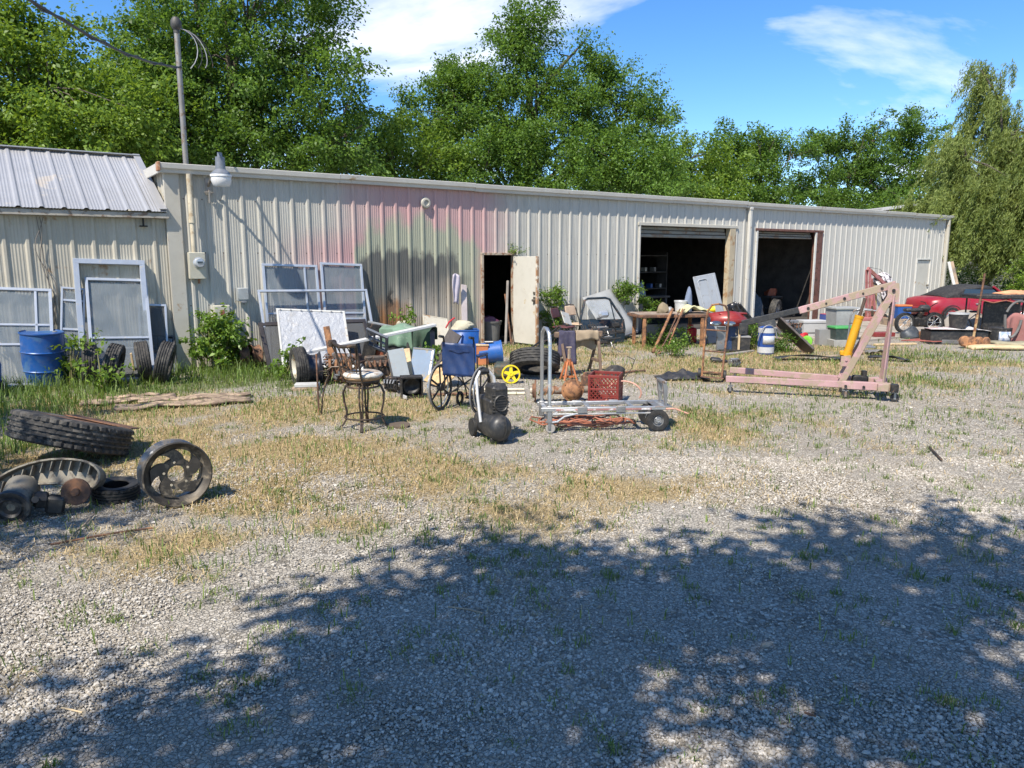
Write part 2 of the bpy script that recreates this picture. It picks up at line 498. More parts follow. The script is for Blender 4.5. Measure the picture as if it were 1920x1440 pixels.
t.base(t.mix(t.math('MULTIPLY', t.noise(5, 5, .7, v), .6), c.outputs[0], (.30, .26, .21)))
t.p.inputs['Roughness'].default_value = .9; t.p.inputs['Specular IOR Level'].default_value = .25
STONE = t.m
def patchy(x, y): return np.clip((fbm(x, y, .8, 44)-.36)*3.4, .10, 1)
x, y, r = scatter(520000, (-5, 6), (2.3, 7.2), lambda x, y: infront(x, y)*(1-.8*dry_f(x,y))*patchy(x,y)*np.clip(1.25-(y-2.3)/6.5, .25, 1), 1)
gravel('gravel', 'loose pale limestone gravel over the shaded near ground', x, y, (.006+.010*r.random(len(x))**2)*(1+.40*patchy(x, y))*(1+.6*(r.random(len(x)) > .95)), STONE, 1)
x, y, r = scatter(190000, (-8, 13), (6.5, 15), lambda x, y: infront(x, y)*(1-.85*dry_f(x,y))*(1-.6*grn_f(x,y))*patchy(x,y)*.9, 2)
gravel('gravel', 'loose sunlit gravel around the carts and along the drive', x, y, (.009+.014*r.random(len(x))**2), STONE, 5)
x, y, r = scatter(1300, (-5, 9), (2.4, 12), lambda x, y: infront(x, y)*.6, 9)
gravel('gravel', 'scattered larger pale stones lying on the gravel', x, y, r.uniform(.018, .036, len(x))*(1+.5*(r.random(len(x)) > .96)), STONE, 9, .6)

# grass blades (each blade a bent two-piece strip)
def blades(name, label, x, y, h, lean, w, mat_, seed, z0=0.0):
    r = np.random.default_rng(seed); n = len(x)
    a = r.uniform(0, 2*math.pi, n); dx, dy = np.cos(a), np.sin(a)
    b = a+math.pi/2+r.uniform(-.6, .6, n); wx, wy = np.cos(b)*w*.5, np.sin(b)*w*.5
    l = lean*r.uniform(.4, 1.2, n); z0 = np.full(n, z0)
    base = np.stack([x, y, z0-.004], -1)
    mid = np.stack([x+dx*h*l*.35, y+dy*h*l*.35, z0+h*(1-.25*l)*.6], -1)
    tip = np.stack([x+dx*h*l, y+dy*h*l, z0+h*np.maximum(.06, 1-.75*l)], -1)
    s = np.stack([wx, wy, np.zeros(n)], -1)
    V = np.stack([base-s, base+s, mid+s*.8, mid-s*.8, tip], 1).reshape(-1, 3)
    o = np.arange(n)*5
    q = np.stack([o, o+1, o+2, o+3], -1); tr = np.stack([o+3, o+2, o+4], -1)
    me = fast_mesh(name, V, q, tr); me.materials.append(mat_)
    ob = link(name, me); ob['kind'] = 'stuff'; return tag(ob, label, 'grass')
def leafmat(name, a, b, trans=.35, rough=.55, sc=.6, mid=None):
    t = NT(name); v = t.coord('Object')
    isl = t.new('ShaderNodeNewGeometry').outputs['Random Per Island']
    f = t.math('ADD', t.math('MULTIPLY', isl, .62), t.math('MULTIPLY', t.noise(sc, 3, .6, v), .5))
    c = t.mix(t.ramp(f, .25, .85), a, b)
    t.base(c); t.p.inputs['Roughness'].default_value = rough; t.p.inputs['Specular IOR Level'].default_value = .4
    tr = t.new('ShaderNodeBsdfTranslucent')
    tc_ = t.mix(.5, c, (min(1, b[0]*1.5), min(1, b[1]*1.35), b[2]*.6)); t.lk(tc_, tr.inputs[0])
    ms = t.new('ShaderNodeMixShader'); ms.inputs[0].default_value = trans
    t.lk(t.p.outputs[0], ms.inputs[1]); t.lk(tr.outputs[0], ms.inputs[2]); t.lk(ms.outputs[0], t.out.inputs['Surface'])
    return t.m
STRAW = leafmat('dry_straw', (.26, .19, .095), (.59, .46, .25), .2, .7, 1.2)
BLADE = leafmat('green_blade', (.05, .10, .02), (.22, .29, .075), .35, .5, 1.5)
WEED = leafmat('tall_weed_green', (.045, .09, .015), (.17, .26, .05), .35, .5, 1.5)
x, y, r = scatter(520000, (-8.5, 12), (3.0, 19), lambda x, y: infront(x, y)*np.clip(dry_f(x,y)*.9+.08*np.clip((y-4)/2,0,1)*fbm(x,y,1.7,90), 0, 1)*(.38+.55*np.clip((10-y)/4+.2, 0, 1)), 3)
blades('dry_grass', 'flattened straw coloured dry grass over the yard', x, y, r.uniform(.03, .095, len(x)), 1.75, r.uniform(.0022, .0048, len(x))*(1+y*.07), STRAW, 4)
x, y, r = scatter(190000, (-8.5, 12), (3.2, 19), lambda x, y: infront(x, y)*np.clip(grn_f(x,y)*.9+dry_f(x,y)*.55*fbm(x,y,2.6,70)+.05*fbm(x,y,1.9,71), 0, 1), 5)
blades('green_grass', 'short green grass growing through straw and gravel', x, y, r.uniform(.04, .13, len(x)), .55, r.uniform(.004, .009, len(x))*(1+y*.04), BLADE, 6)
# separate little tufts in the gravel
tx, ty, tr_ = scatter(2600, (-4.5, 7), (2.6, 10), lambda x, y: infront(x, y)*(.1+.55*np.clip(fbm(x, y, .7, 77)*2-.6, 0, 1)), 8)
n = tr_.integers(8, 34, len(tx)); X = np.repeat(tx, n); Y = np.repeat(ty, n); S = np.repeat(tr_.uniform(.02, .055, len(tx)), n)
X = X+tr_.normal(0, 1, len(X))*S; Y = Y+tr_.normal(0, 1, len(Y))*S
blades('grass_tufts', 'small green weed tufts sprouting from the gravel', X, Y, tr_.uniform(.02, .075, len(X)), .8, tr_.uniform(.003, .007, len(X)), BLADE, 12)
# tall weeds round the barrel and old tyres
def tallw(x, y):
    L = [(60,735,1.3,.9,1.0),(10,760,1.2,1.2,1.0),(60,765,1.0,.7,.9),(110,750,.9,.5,.8),(10,840,.5,.6,.8),(300,712,1.0,.5,.6),(390,705,1.3,.7,1.0),(470,708,1.0,.6,1.0),(520,715,.7,.5,.7),(150,740,1.2,.5,.6),(230,735,1.0,.4,.5),(20,800,.6,.6,.7),(1590,675,.25,.25,.9),(1240,660,.5,.4,.5),(1440,655,.5,.3,.5)]
    return np.clip(blobs(x, y, L)*1.15-.12+.3*(fbm(x,y,3,5)-.5), 0, 1)
x, y, r = scatter(90000, (-9, 9), (6, 17), lambda x, y: infront(x, y, 1.0)*tallw(x, y)*.8, 15)
blades('tall_weeds', 'tall green weeds around the blue barrel and old tyres', x, y, r.uniform(.12, .42, len(x)), .6, r.uniform(.006, .012, len(x)), WEED, 16)
# ------------------------------------------------------------------ metal building
def wall_material():
    t = NT('painted_wall_panel'); v = t.coord('Object')
    s = t.new('ShaderNodeSeparateXYZ'); t.lk(v, s.inputs[0]); X, Z = s.outputs['X'], s.outputs['Z']
    sv = t.new('ShaderNodeMapping'); sv.inputs['Scale'].default_value = (1, .2, .12); t.lk(v, sv.inputs[0]); sv = sv.outputs[0]
    streak = t.noise(7.0, 6, .65, sv)
    beige = t.mix(t.ramp(streak, .3, .7), (.375, .36, .315), (.465, .45, .40))
    col = t.mix(t.ramp(t.math('ADD', X, t.math('MULTIPLY', streak, 3)), 6.0/30, 12/30), beige, beige)
    col = t.mix(t.math('MULTIPLY', t.ramp(t.math('DIVIDE', t.math('ADD', X, t.math('MULTIPLY', streak, 2)), 30.0), .26, .44), .45), beige, (.50, .49, .455))
    col = t.mix(t.math('MULTIPLY', t.ramp(t.noise(16, 6, .7, sv), .52, .72), .28), col, (.20, .17, .13))
    nz = t.noise(1.6, 5, .6, v)
    def sm(val, a, b):          # smooth 0..1 between a and b
        m = t.new('ShaderNodeMapRange'); m.interpolation_type = 'SMOOTHSTEP'; t.lk(val, m.inputs[0])
        m.inputs[1].default_value = a; m.inputs[2].default_value = b; return m.outputs[0]
    def band(val, a, b, c, d): return t.math('MULTIPLY', sm(val, a, b), t.math('SUBTRACT', 1.0, sm(val, c, d)))
    jx = t.math('ADD', X, t.math('MULTIPLY', t.math('SUBTRACT', nz, .5), 1.0))
    st = t.noise(2.6, 4, .6, sv)
    pr_ = t.new('ShaderNodeTexWhiteNoise'); pr_.noise_dimensions = '1D'; t.lk(t.math('FLOOR', t.math('DIVIDE', t.math('ADD', X, .045), .305)), pr_.inputs['W'])
    jz = t.math('ADD', t.math('ADD', Z, t.math('MULTIPLY', t.math('SUBTRACT', pr_.outputs['Value'], .5), .22)), t.math('ADD', t.math('MULTIPLY', t.math('SUBTRACT', nz, .5), .7), t.math('MULTIPLY', t.math('SUBTRACT', st, .5), .9)))
    pz = t.math('SUBTRACT', 1.0, t.math('MULTIPLY', t.math('SUBTRACT', 1.0, sm(jx, 2.4, 4.2)), sm(Z, 2.0, 2.7)))
    pink = t.math('MULTIPLY', t.math('MULTIPLY', band(jx, 1.4, 3.0, 6.0, 7.5), pz), t.math('ADD', .55, t.math('MULTIPLY', st, .6)))
    col = t.mix(t.math('MULTIPLY', pink, 1.0), col, (.44, .25, .25))
    # green over-spray, an arch between the windows and the door
    gz = t.math('SUBTRACT', 2.72, t.math('MULTIPLY', t.math('POWER', t.math('ABSOLUTE', t.math('SUBTRACT', X, 4.7)), 2.0), .30))
    green = t.math('MULTIPLY', t.math('MULTIPLY', sm(X, 3.30, 3.36), t.math('SUBTRACT', 1.0, sm(jx, 6.0, 6.6))), t.math('SUBTRACT', 1.0, sm(t.math('SUBTRACT', jz, gz), -.12, .22)))
    col = t.mix(t.math('MULTIPLY', green, .9), col, (.30, .325, .235))
    # grey soot with scalloped top
    sz = t.math('SUBTRACT', 2.12, t.math('MULTIPLY', t.math('POWER', t.math('ABSOLUTE', t.math('SUBTRACT', X, 4.5)), 2.0), .26))
    scal = t.math('MULTIPLY', t.math('ABSOLUTE', t.math('SINE', t.math('MULTIPLY', X, 10.3))), .12)
    soot_e = t.math('SUBTRACT', t.math('SUBTRACT', jz, sz), scal)
    soot = t.math('MULTIPLY', t.math('MULTIPLY', sm(X, 3.33, 3.50), t.math('SUBTRACT', 1.0, sm(jx, 5.5, 6.2))), t.math('SUBTRACT', 1.0, sm(soot_e, -.10, .10)))
    col = t.mix(t.math('MULTIPLY', soot, t.math('ADD', .72, t.math('MULTIPLY', st, .5))), col, (.10, .098, .088))
    fade = t.math('MULTIPLY', band(jx, 3.9, 4.3, 5.6, 6.0), t.math('SUBTRACT', 1.0, sm(jz, .9, 1.7)))
    col = t.mix(t.math('MULTIPLY', fade, .85), col, (.38, .335, .275))
    burn = t.math('MULTIPLY', band(jx, 3.75, 3.98, 4.42, 4.62), t.math('SUBTRACT', 1.0, sm(jz, .75, 1.25)))
    col = t.mix(t.math('MULTIPLY', burn, .95), col, t.mix(st, (.10, .045, .02), (.36, .17, .06)))
    slit = t.math('MULTIPLY', band(jx, 3.93, 3.99, 4.04, 4.10), band(Z, .9, 1.1, 1.15, 1.45))
    col = t.mix(slit, col, (.02, .018, .015))
    # rust and grime of age
    rs = t.ramp(t.noise(5, 8, .72, v, .3), .70, .78)
    col = t.mix(t.math('MULTIPLY', rs, .6), col, (.25, .13, .07))
    gr = t.math('MULTIPLY', t.math('SUBTRACT', 1.0, sm(Z, .05, .7)), t.ramp(t.noise(4, 6, .7, v), .35, .65))
    col = t.mix(t.math('MULTIPLY', gr, .55), col, (.20, .16, .11))
    fx = t.math('SUBTRACT', t.math('FRACT', t.math('DIVIDE', t.math('ADD', X, .22), .305)), .5)
    fz = t.math('SUBTRACT', t.math('FRACT', t.math('DIVIDE', t.math('ADD', Z, .25), .92)), .5)
    dot = t.math('SQRT', t.math('ADD', t.math('POWER', t.math('MULTIPLY', fx, .305), 2.0), t.math('POWER', t.math('MULTIPLY', fz, .92), 2.0)))
    scr = t.math('SUBTRACT', 1.0, sm(dot, .010, .016))
    run = t.math('MULTIPLY', t.math('MULTIPLY', t.math('SUBTRACT', 1.0, sm(t.math('ABSOLUTE', t.math('MULTIPLY', fx, .305)), .004, .016)), band(fz, -.22, -.02, -.01, .01)), t.ramp(t.noise(1.3, 3, .6, v), .5, .65))
    col = t.mix(t.math('MULTIPLY', run, .5), col, (.22, .13, .08))
    col = t.mix(scr, col, (.12, .09, .07))
    t.base(col); t.p.inputs['Roughness'].default_value = .48; t.p.inputs['Specular IOR Level'].default_value = .45
    t.bump(t.noise(3.0, 3, .5, v), .12, .03)
    return t.m
WALLM = wall_material()
def rib_profile(x0, x1, ph=0.0, period=.305):
    pts = {x0: None, x1: None}
    base = [(-.045, 0), (-.018, -.026), (.018, -.026), (.045, 0)]
    for k in (.085, .130, .175, .220): base += [(k-.016, 0), (k-.006, -.0042), (k+.006, -.0042), (k+.016, 0)]
    xs = []; k = math.floor((x0-ph)/period)-1
    while ph+k*period < x1+period:
        xs += [(ph+k*period+a, b) for a, b in base]; k += 1
    xs.sort()
    ax, ay = [p[0] for p in xs], [p[1] for p in xs]
    f = lambda q: float(np.interp(q, ax, ay))
    return [(x0, f(x0))] + [p for p in xs if x0+1e-4 < p[0] < x1-1e-4] + [(x1, f(x1))]
def panel(x0, x1, z0, z1, parent, m, name='wall_panel', dy=0.0, ph=0.0, nz=1):
    pr = rib_profile(x0, x1, ph); b = MB(); n = len(pr)
    zs = [z0+(z1-z0)*i/nz for i in range(nz+1)]
    vs = [(x, y+dy, z) for z in zs for x, y in pr]
    fs = [(j*n+i, j*n+i+1, (j+1)*n+i+1, (j+1)*n+i) for j in range(nz) for i in range(n-1)]
    b.add(vs, fs); return b.build(name, m, parent, smooth=0)
BL, EAVE, DEPTH = 27.0, 3.40, 9.0
bld = thing('metal_building', 'long beige ribbed metal workshop with two open bays and faded pink and green spray', 'building', (P0[0], P0[1], 0), WA)
OPEN = [(6.36, 7.17, 2.03), (11.14, 14.62, 2.80), (15.87, 18.70, 2.76), (25.0, 26.02, 1.90)]
x = 0.16; W9 = .915
cuts = sorted({v_ for o in OPEN for v_ in o[:2]})
k = 0
while x < BL-.01:
    x1 = min(x+W9, BL)
    xs = [x]+[c for c in cuts if x+.01 < c < x1-.01]+[x1]
    for a, b in zip(xs, xs[1:]):
        m_ = (a+b)/2; top = 0.03
        for o in OPEN:
            if o[0] < m_ < o[1]: top = o[2]
        panel(a, b, top, EAVE, bld, WALLM, dy=-.0015*(k % 2))
    x = x1; k += 1
TRIM = mat('trim_beige', (.45, .425, .365), .45, var=.08, worn=(.30, .20, .12), amt=.05, scale=3, bump=.05, dust=.2)
TRIMW = mat('gutter_cream', (.50, .48, .43), .42, var=.08, worn=(.30, .22, .14), amt=.03, scale=3, bump=.04, dust=.18)
DARK = mat('interior_dark', (.055, .05, .047), .9, var=.4, dust=.1)  # near-black colour puts the shade of the bays into the interior surfaces
CONC = mat('concrete', (.34, .30, .245), .9, var=.18, worn=(.22, .19, .15), amt=.35, scale=3.5, bump=.3, dust=.3)
b = MB(); b.box((.055, -.02, EAVE/2), (.25, .06, EAVE), .008); b.build('corner_trim', TRIM, bld)
b = MB(); b.box((BL+.03, -.02, EAVE/2), (.16, .06, EAVE), .008); b.build('corner_trim', TRIM, bld)
# roof, back and ends
b = MB(); b.box((BL/2, DEPTH/2+.05, EAVE+.06), (BL+.1, DEPTH+.06, .04)); b.build('roof', TRIMW, bld)
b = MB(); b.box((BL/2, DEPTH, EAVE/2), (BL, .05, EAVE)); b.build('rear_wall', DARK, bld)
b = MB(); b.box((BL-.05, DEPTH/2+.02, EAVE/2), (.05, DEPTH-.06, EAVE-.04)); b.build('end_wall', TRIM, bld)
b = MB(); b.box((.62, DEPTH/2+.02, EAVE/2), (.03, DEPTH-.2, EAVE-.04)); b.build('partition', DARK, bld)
b = MB(); b.box((19.6, DEPTH/2, EAVE/2), (.08, DEPTH-.3, EAVE-.06)); b.build('partition', DARK, bld)  # dark partition added to keep the second bay black inside
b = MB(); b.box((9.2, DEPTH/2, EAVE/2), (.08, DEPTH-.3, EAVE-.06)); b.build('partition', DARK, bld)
pr = rib_profile(0, DEPTH, .1)
b = MB(); n = len(pr); b.add([(y, x, z) for z in (0, EAVE+.06) for x, y in pr], [(i, i+1, n+i+1, n+i) for i in range(n-1)])
b.build('end_wall', mat('side_panel_beige', (.42, .395, .33), .5, var=.1, worn=(.3,.2,.12), amt=.05, scale=4), bld, 0)
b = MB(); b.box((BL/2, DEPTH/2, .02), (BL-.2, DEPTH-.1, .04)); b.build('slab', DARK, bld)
# gutter in lengths, each with its own small sag
gl = [-.12, 3.05, 6.1, 9.1, 12.2, 15.2, 18.3, 21.3, 24.4, BL+.35]
prof = [(0, 0), (-.085, 0), (-.095, .05), (-.125, .075), (-.135, .15), (-.122, .158), (-.12, .15), (-.02, .15), (0, .15)]
for i, (a, c) in enumerate(zip(gl, gl[1:])):
    b = MB(); n = len(prof); dz = .006*math.sin(i*2.1)
    vs = [(x_, y_-.035, z_+EAVE-.02+dz) for x_ in (a+.003, c-.003) for y_, z_ in prof]
    b.add(vs, [(j, (j+1) % n, n+(j+1) % n, n+j) for j in range(n)]+[tuple(range(n))[::-1], tuple(range(n, 2*n))])
    b.build('gutter', TRIMW, bld, 25)
b = MB(); b.box((-.125, 1.2, EAVE+.065), (.03, 2.7, .17), .006); b.build('rake_trim', TRIMW, bld)
b = MB(); b.box((-.145, -.10, EAVE+.075), (.05, .16, .15), .01); b.build('gutter_end_cap', mat('rusty_end_cap', (.32, .15, .08), .8, var=.3, worn=(.5, .46, .38), amt=.3), bld)
b = MB()
b.box((15.38, -.10, 1.68), (.10, .09, 3.36), .012); b.box((15.38, -.10, 3.36), (.13, .12, .08), .01); b.build('downspout', TRIMW, bld)
b = MB(); b.box((BL-.05, -.10, 1.68), (.10, .09, 3.36), .012); b.build('downspout', TRIM, bld)
# bay openings
TAN = mat('stained_jamb_tan', (.42, .35, .24), .75, var=.15, worn=(.30, .18, .09), amt=.30, scale=4)
BROWN = mat('brown_red_jamb', (.13, .05, .035), .6, var=.2, worn=(.06, .03, .02), amt=.3)
DOORR = mat('rolled_door_metal', (.20, .19, .16), .6, var=.2, worn=(.2, .13, .08), amt=.3, scale=4)
WHITE = mat('old_white_paint', (.54, .53, .49), .5, var=.08, worn=(.36, .27, .18), amt=.08, scale=5)
def jamb(x0, x1, z1, m, y0=-.045, y1=.12):
    b = MB(); b.box(((x0+x1)/2, (y0+y1)/2, z1/2+.02), (x1-x0, y1-y0, z1-.04), .006); b.build('door_jamb', m, bld)
jamb(11.09, 11.14, 2.80, TRIMW); jamb(14.62, 14.86, 2.78, TAN); jamb(15.80, 15.87, 2.76, WHITE); jamb(18.70, 18.78, 2.76, WHITE, -.045, .0); jamb(18.78, 19.08, 2.76, BROWN)
b = MB(); b.box(((11.09+14.93)/2, .03, 2.83), (3.9, .16, .08), .006); b.build('door_header', TRIM, bld)
b = MB(); b.box(((15.8+19.08)/2, .03, 2.79), (3.34, .16, .07), .006); b.build('door_header', BROWN, bld)
for (a, c, zb, zt) in ((11.16, 14.6, 2.50, 2.79), (15.89, 18.68, 2.55, 2.755)):
    d = thing('x', '', ''); bpy.data.objects.remove(d)
    for kk, zz_ in enumerate(np.linspace(zb, zt, 4)[:-1]):
        h_ = (zt-zb)/3-.012
        b = MB(); b.box(((a+c)/2, .10+.03*kk, zz_+h_/2), (c-a, .045, h_), .012); b.build('roller_door_slat', DOORR, bld)
# entry door swung outwards
DOORW = mat('dirty_white_door', (.52, .50, .44), .5, var=.06, worn=(.42, .33, .2), amt=.08, scale=3, dust=.2)
leaf = link('door', None, bld); leaf.location = (7.17, -.05, .04); leaf.rotation_euler = (0, 0, R(-84))
b = MB(); b.box((.40, 0, .985), (.80, .042, 1.95), .006); db = b.build('door_leaf', DOORW, leaf)
b = MB(); b.box((.785, .0, .985), (.05, .056, 1.96), .004); b.build('door_edge', mat('rusty_edge', (.30, .16, .08), .8, var=.3, worn=(.55,.5,.42), amt=.4), leaf)
b = MB(); b.cyl((.72, -.03, 1.0), (.72, -.085, 1.0), .028, n=14); b.box((.72, -.027, 1.0), (.07, .012, .16), .004); b.box((.72, -.03, 1.16), (.06, .03, .06), .006); b.build('door_handle', mat('dull_lock', (.22, .20, .17), .4, .7), leaf)
b = MB()
for a, c in ((6.31, 6.36), (7.17, 7.22)): b.box(((a+c)/2, .01, 1.03), (c-a, .13, 2.05), .004)
b.box((6.765, .01, 2.055), (.91, .13, .05), .004); b.build('door_frame', mat('door_frame_grey', (.36, .30, .23), .6, worn=RUST, amt=.4), bld)
# small closed door at the far end
dl = link('door', None, bld); dl.location = (25.0, 0, 0)
b = MB(); b.box((.51, .02, .96), (.92, .04, 1.84), .005); b.build('door_leaf', DOORW, dl)
b = MB(); b.box((.02, 0, .96), (.06, .09, 1.92), .004); b.box((1.0, 0, .96), (.06, .09, 1.92), .004); b.box((.51, 0, 1.93), (1.04, .09, .05), .004); b.build('door_frame', WHITE, dl)
b = MB(); b.cyl((.9, -.0, .98), (.9, -.07, .98), .03, n=12); b.build('door_handle', mat('dull_lock', (.2, .2, .2)), dl)
b = MB(); M_ = T(4.94, -.03, 3.09) @ RX(R(90))
b.lathe([(.0, 0), (.10, 0), (.115, .02), (.095, .05), (.06, .055), (.055, .03), (0, .03)], 20, M_); b.build('wall_vent', mat('vent_beige', (.40, .38, .32), .5), bld)

# ------------------------------------------------------------------ lower annex on the left
AW, AD = 11.0, 4.6; ANN = -.03
ann = thing('annex_building', 'low beige metal annex with a bare ribbed metal roof at the left', 'building', BW(-.02, ANN), WA)
ANNM = mat('annex_panel_beige', (.42, .39, .32), .5, var=.12, worn=(.30, .20, .12), amt=.10, scale=2.2, bump=.06, dust=.25)
x = -AW; k = 0
while x < -.01:
    x1 = min(x+W9, 0); panel(x, x1, .03, 2.74, ann, ANNM, dy=-.0015*(k % 2), ph=.06); x = x1; k += 1
ROOFM = mat('galvanised_roof', (.40, .40, .405), .42, .35, var=.12, worn=(.33, .30, .27), amt=.10, scale=1.4, bump=.05, dust=.12)
# roof sheets: eave in front, ridge behind; laid in the slope
ez, rzv, ey, ry = 2.70, 3.84, -.18, 2.1
sl = math.atan2(rzv-ez, ry-ey); ln = math.hypot(rzv-ez, ry-ey)
x = -AW; k = 0
def roof_sheet(x0, x1, parent):
    pr = rib_profile(x0, x1, -.02); b = MB(); n = len(pr)
    M_ = T(0, ey, ez+.03) @ RX(sl)
    vs = [(a, q, -bb) for q in (0, ln/2, ln) for a, bb in pr]
    b.add(vs, [(j*n+i, j*n+i+1, (j+1)*n+i+1, (j+1)*n+i) for j in range(2) for i in range(n-1)], M_)
    return b.build('roof_sheet', ROOFM, parent, 0, solid=.004)
while x < -.06:
    x1 = min(x+W9, -.05); roof_sheet(x, x1, ann); x = x1; k += 1
b = MB(); b.box((-AW/2, ry+.02, rzv+.05), (AW-.1, .30, .02), .004, rot=(0, 0, 0)); b.build('ridge_cap', ROOFM, ann)
b = MB(); M_ = T(-.10, ey, ez+.055) @ RX(sl); b.box((0, ln/2, .02), (.12, ln, .02), .004, M=M_); b.build('flashing', ROOFM, ann)
b = MB(); b.box((-AW/2, ey+.05, ez-.035), (AW-.02, .05, .09), .006); b.build('eave_trim', mat('eave_trim_grey', (.36, .33, .28), .55, worn=(.2,.14,.1), amt=.3), ann)
b = MB(); b.prism([(-AW, .0)]+[(-AW+.06, 0), (-AW+.06, 2.7), (-AW, 2.7)], 0.02, AD); b.build('end_wall', ANNM, ann)
b = MB(); b.box((-AW/2, AD, 1.35), (AW, .05, 2.7)); b.build('rear_wall', ANNM, ann)
b = MB(); M_ = T(0, ry+.05, rzv+.02) @ RX(-sl); b.box((-AW/2, ln/2, 0), (AW-.1, ln, .02), M=M_); b.build('rear_roof', ROOFM, ann)
b = MB(); s_, z_ = W(267, 412, ANN); s_ += .02
b.box((s_, -.06, 2.56), (.02, .06, .16)); b.box((s_, -.06, 2.64), (.14, .06, .02)); b.box((s_, -.06, 2.49), (.12, .06, .02)); b.build('bracket', mat('black_iron', (.035, .033, .03), .6, .5), ann)
b = MB(); s0 = W(70, 400, ANN)[0]; rr_ = random.Random(4)
for q in range(3): b.tube([(s0+.05*q*math.sin(i*.9+q)+.012*i, -.05-.01*q, 2.6-.17*i) for i in range(11)], .006, 6)
b.build('hanging_cable', mat('grey_cable', (.16, .14, .12), .7), ann)

# ------------------------------------------------------------------ concrete apron and distant shed
cb = MB()
pts = [BW(14.9, 0), BW(27.3, 0), BW(27.3, 4.4), BW(20.5, 4.6), BW(13.7, 4.4), BW(13.5, 2.4)]
cb.add([(p[0], p[1], z) for z in (-.05, .045) for p in pts], [tuple(range(6))[::-1], tuple(range(6, 12))]+[(i, (i+1) % 6, 6+(i+1) % 6, 6+i) for i in range(6)])
struct(cb.build('concrete_apron', CONC))
sh = thing('storage_shed', 'shed coloured dark for shade with horizontal siding behind the willow', 'shed', (22.5, 38.5, 0), R(6))
SID = mat('shade_dark_siding', (.075, .08, .066), .7, var=.25, worn=(.12, .13, .10), amt=.4, scale=1.5)  # siding colour darkened to stand in for shade under the willow
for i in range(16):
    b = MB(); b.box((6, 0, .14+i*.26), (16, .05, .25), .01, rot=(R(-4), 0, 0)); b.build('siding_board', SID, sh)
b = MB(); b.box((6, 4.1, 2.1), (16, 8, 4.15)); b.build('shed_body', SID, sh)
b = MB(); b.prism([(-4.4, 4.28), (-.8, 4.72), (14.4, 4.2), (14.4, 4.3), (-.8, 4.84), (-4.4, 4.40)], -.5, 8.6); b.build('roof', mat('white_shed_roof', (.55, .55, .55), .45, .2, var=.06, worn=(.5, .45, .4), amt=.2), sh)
# ------------------------------------------------------------------ trees
BARK = mat('bark_grey_brown', (.085, .068, .052), .9, var=.35, scale=6, bump=.5, dust=.2)
LEAF_A = leafmat('elm_leaf', (.035, .085, .012), (.15, .27, .045), .42, .52, .9)
LEAF_B = leafmat('maple_leaf_light', (.055, .12, .012), (.205, .315, .045), .42, .52, .9)
LEAF_C = leafmat('dark_oak_leaf', (.030, .078, .012), (.14, .25, .04), .42, .52, .9)
LEAF_W = leafmat('willow_leaf', (.085, .13, .03), (.265, .325, .09), .45, .6, .5)
LEAF_V = leafmat('vine_leaf', (.05, .11, .015), (.19, .31, .05), .38, .4, 1.5)
def leaf_quads(pos, axis, size, r, aspect=.55, flat=.5):
    n = len(pos)
    ax = axis + r.normal(0, .55, (n, 3)); ax /= np.linalg.norm(ax, axis=1, keepdims=True)+1e-9
    nr = r.normal(0, 1, (n, 3)); nr[:, 2] = np.abs(nr[:, 2])+flat
    sd = np.cross(ax, nr); sd /= np.linalg.norm(sd, axis=1, keepdims=True)+1e-9
    L = (size*np.ones(n)*r.uniform(.65, 1.25, n))[:, None]; Wd = L*aspect*.5
    nn = np.cross(sd, ax)
    p0 = pos-ax*L*.45; p2 = pos+ax*L*.55-nn*L*.10
    m = pos+nn*L*.10-ax*L*.03
    V = np.stack([p0, m+sd*Wd, p2, m-sd*Wd], 1).reshape(-1, 3)
    o = np.arange(n)*4
    return V, np.stack([o, o+1, o+2, o+3], -1)
def crown_mesh(lobes, nclump, per, size, seed, spread=.34, aspect=.55, shell=.45, droop=.15, tuft=7):
    r = np.random.default_rng(seed); lobes = np.array(lobes, float)
    w = (lobes[:, 3]*lobes[:, 4]*lobes[:, 5])**.72; w /= w.sum()
    nb = max(4, nclump//tuft)
    k = r.choice(len(lobes), nb, p=w); Lb = lobes[k]
    d = r.normal(0, 1, (nb, 3)); d /= np.linalg.norm(d, axis=1, keepdims=True)
    rad = shell+(1-shell)*r.random(nb)**.5
    E = Lb[:, :3]+d*Lb[:, 3:]*rad[:, None]
    out = d*np.array([1, 1, .8]); out[:, 2] += .42-droop; out += r.normal(0, .25, out.shape)
    out /= np.linalg.norm(out, axis=1, keepdims=True)
    bl = np.minimum(Lb[:, 3:].min(1)*.9, 5*spread)*r.uniform(.7, 1.3, nb)          # leafy bough: clumps strung along it
    bi = np.repeat(np.arange(nb), tuft); u = r.random(len(bi))
    jit = r.normal(0, 1, (len(bi), 3))*(spread*(1.25-.75*u))[:, None]*np.array([1, 1, .7])
    C = E[bi]+out[bi]*((u-.62)*bl[bi])[:, None]+jit; C[:, 2] -= .10*(u-.5)**2
    dirs = out[bi]+jit*.5; dirs /= np.linalg.norm(dirs, axis=1, keepdims=True)
    n = np.maximum(5, (per*r.uniform(.4, 1.5, len(bi))*(1.15-.45*u)).astype(int)); idx = np.repeat(np.arange(len(bi)), n); N = len(idx)
    tt = r.uniform(-1, 1, N)
    pos = C[idx]+dirs[idx]*(tt*spread*1.1)[:, None]+r.normal(0, 1, (N, 3))*(spread*.40*np.array([1, 1, .72]))
    V, q = leaf_quads(pos, dirs[idx]*.8+np.array([0, 0, -.35]), size*r.uniform(.75, 1.2, len(bi))[idx], r, aspect)
    return fast_mesh('crown', V, q), np.concatenate([E, C[::5]])
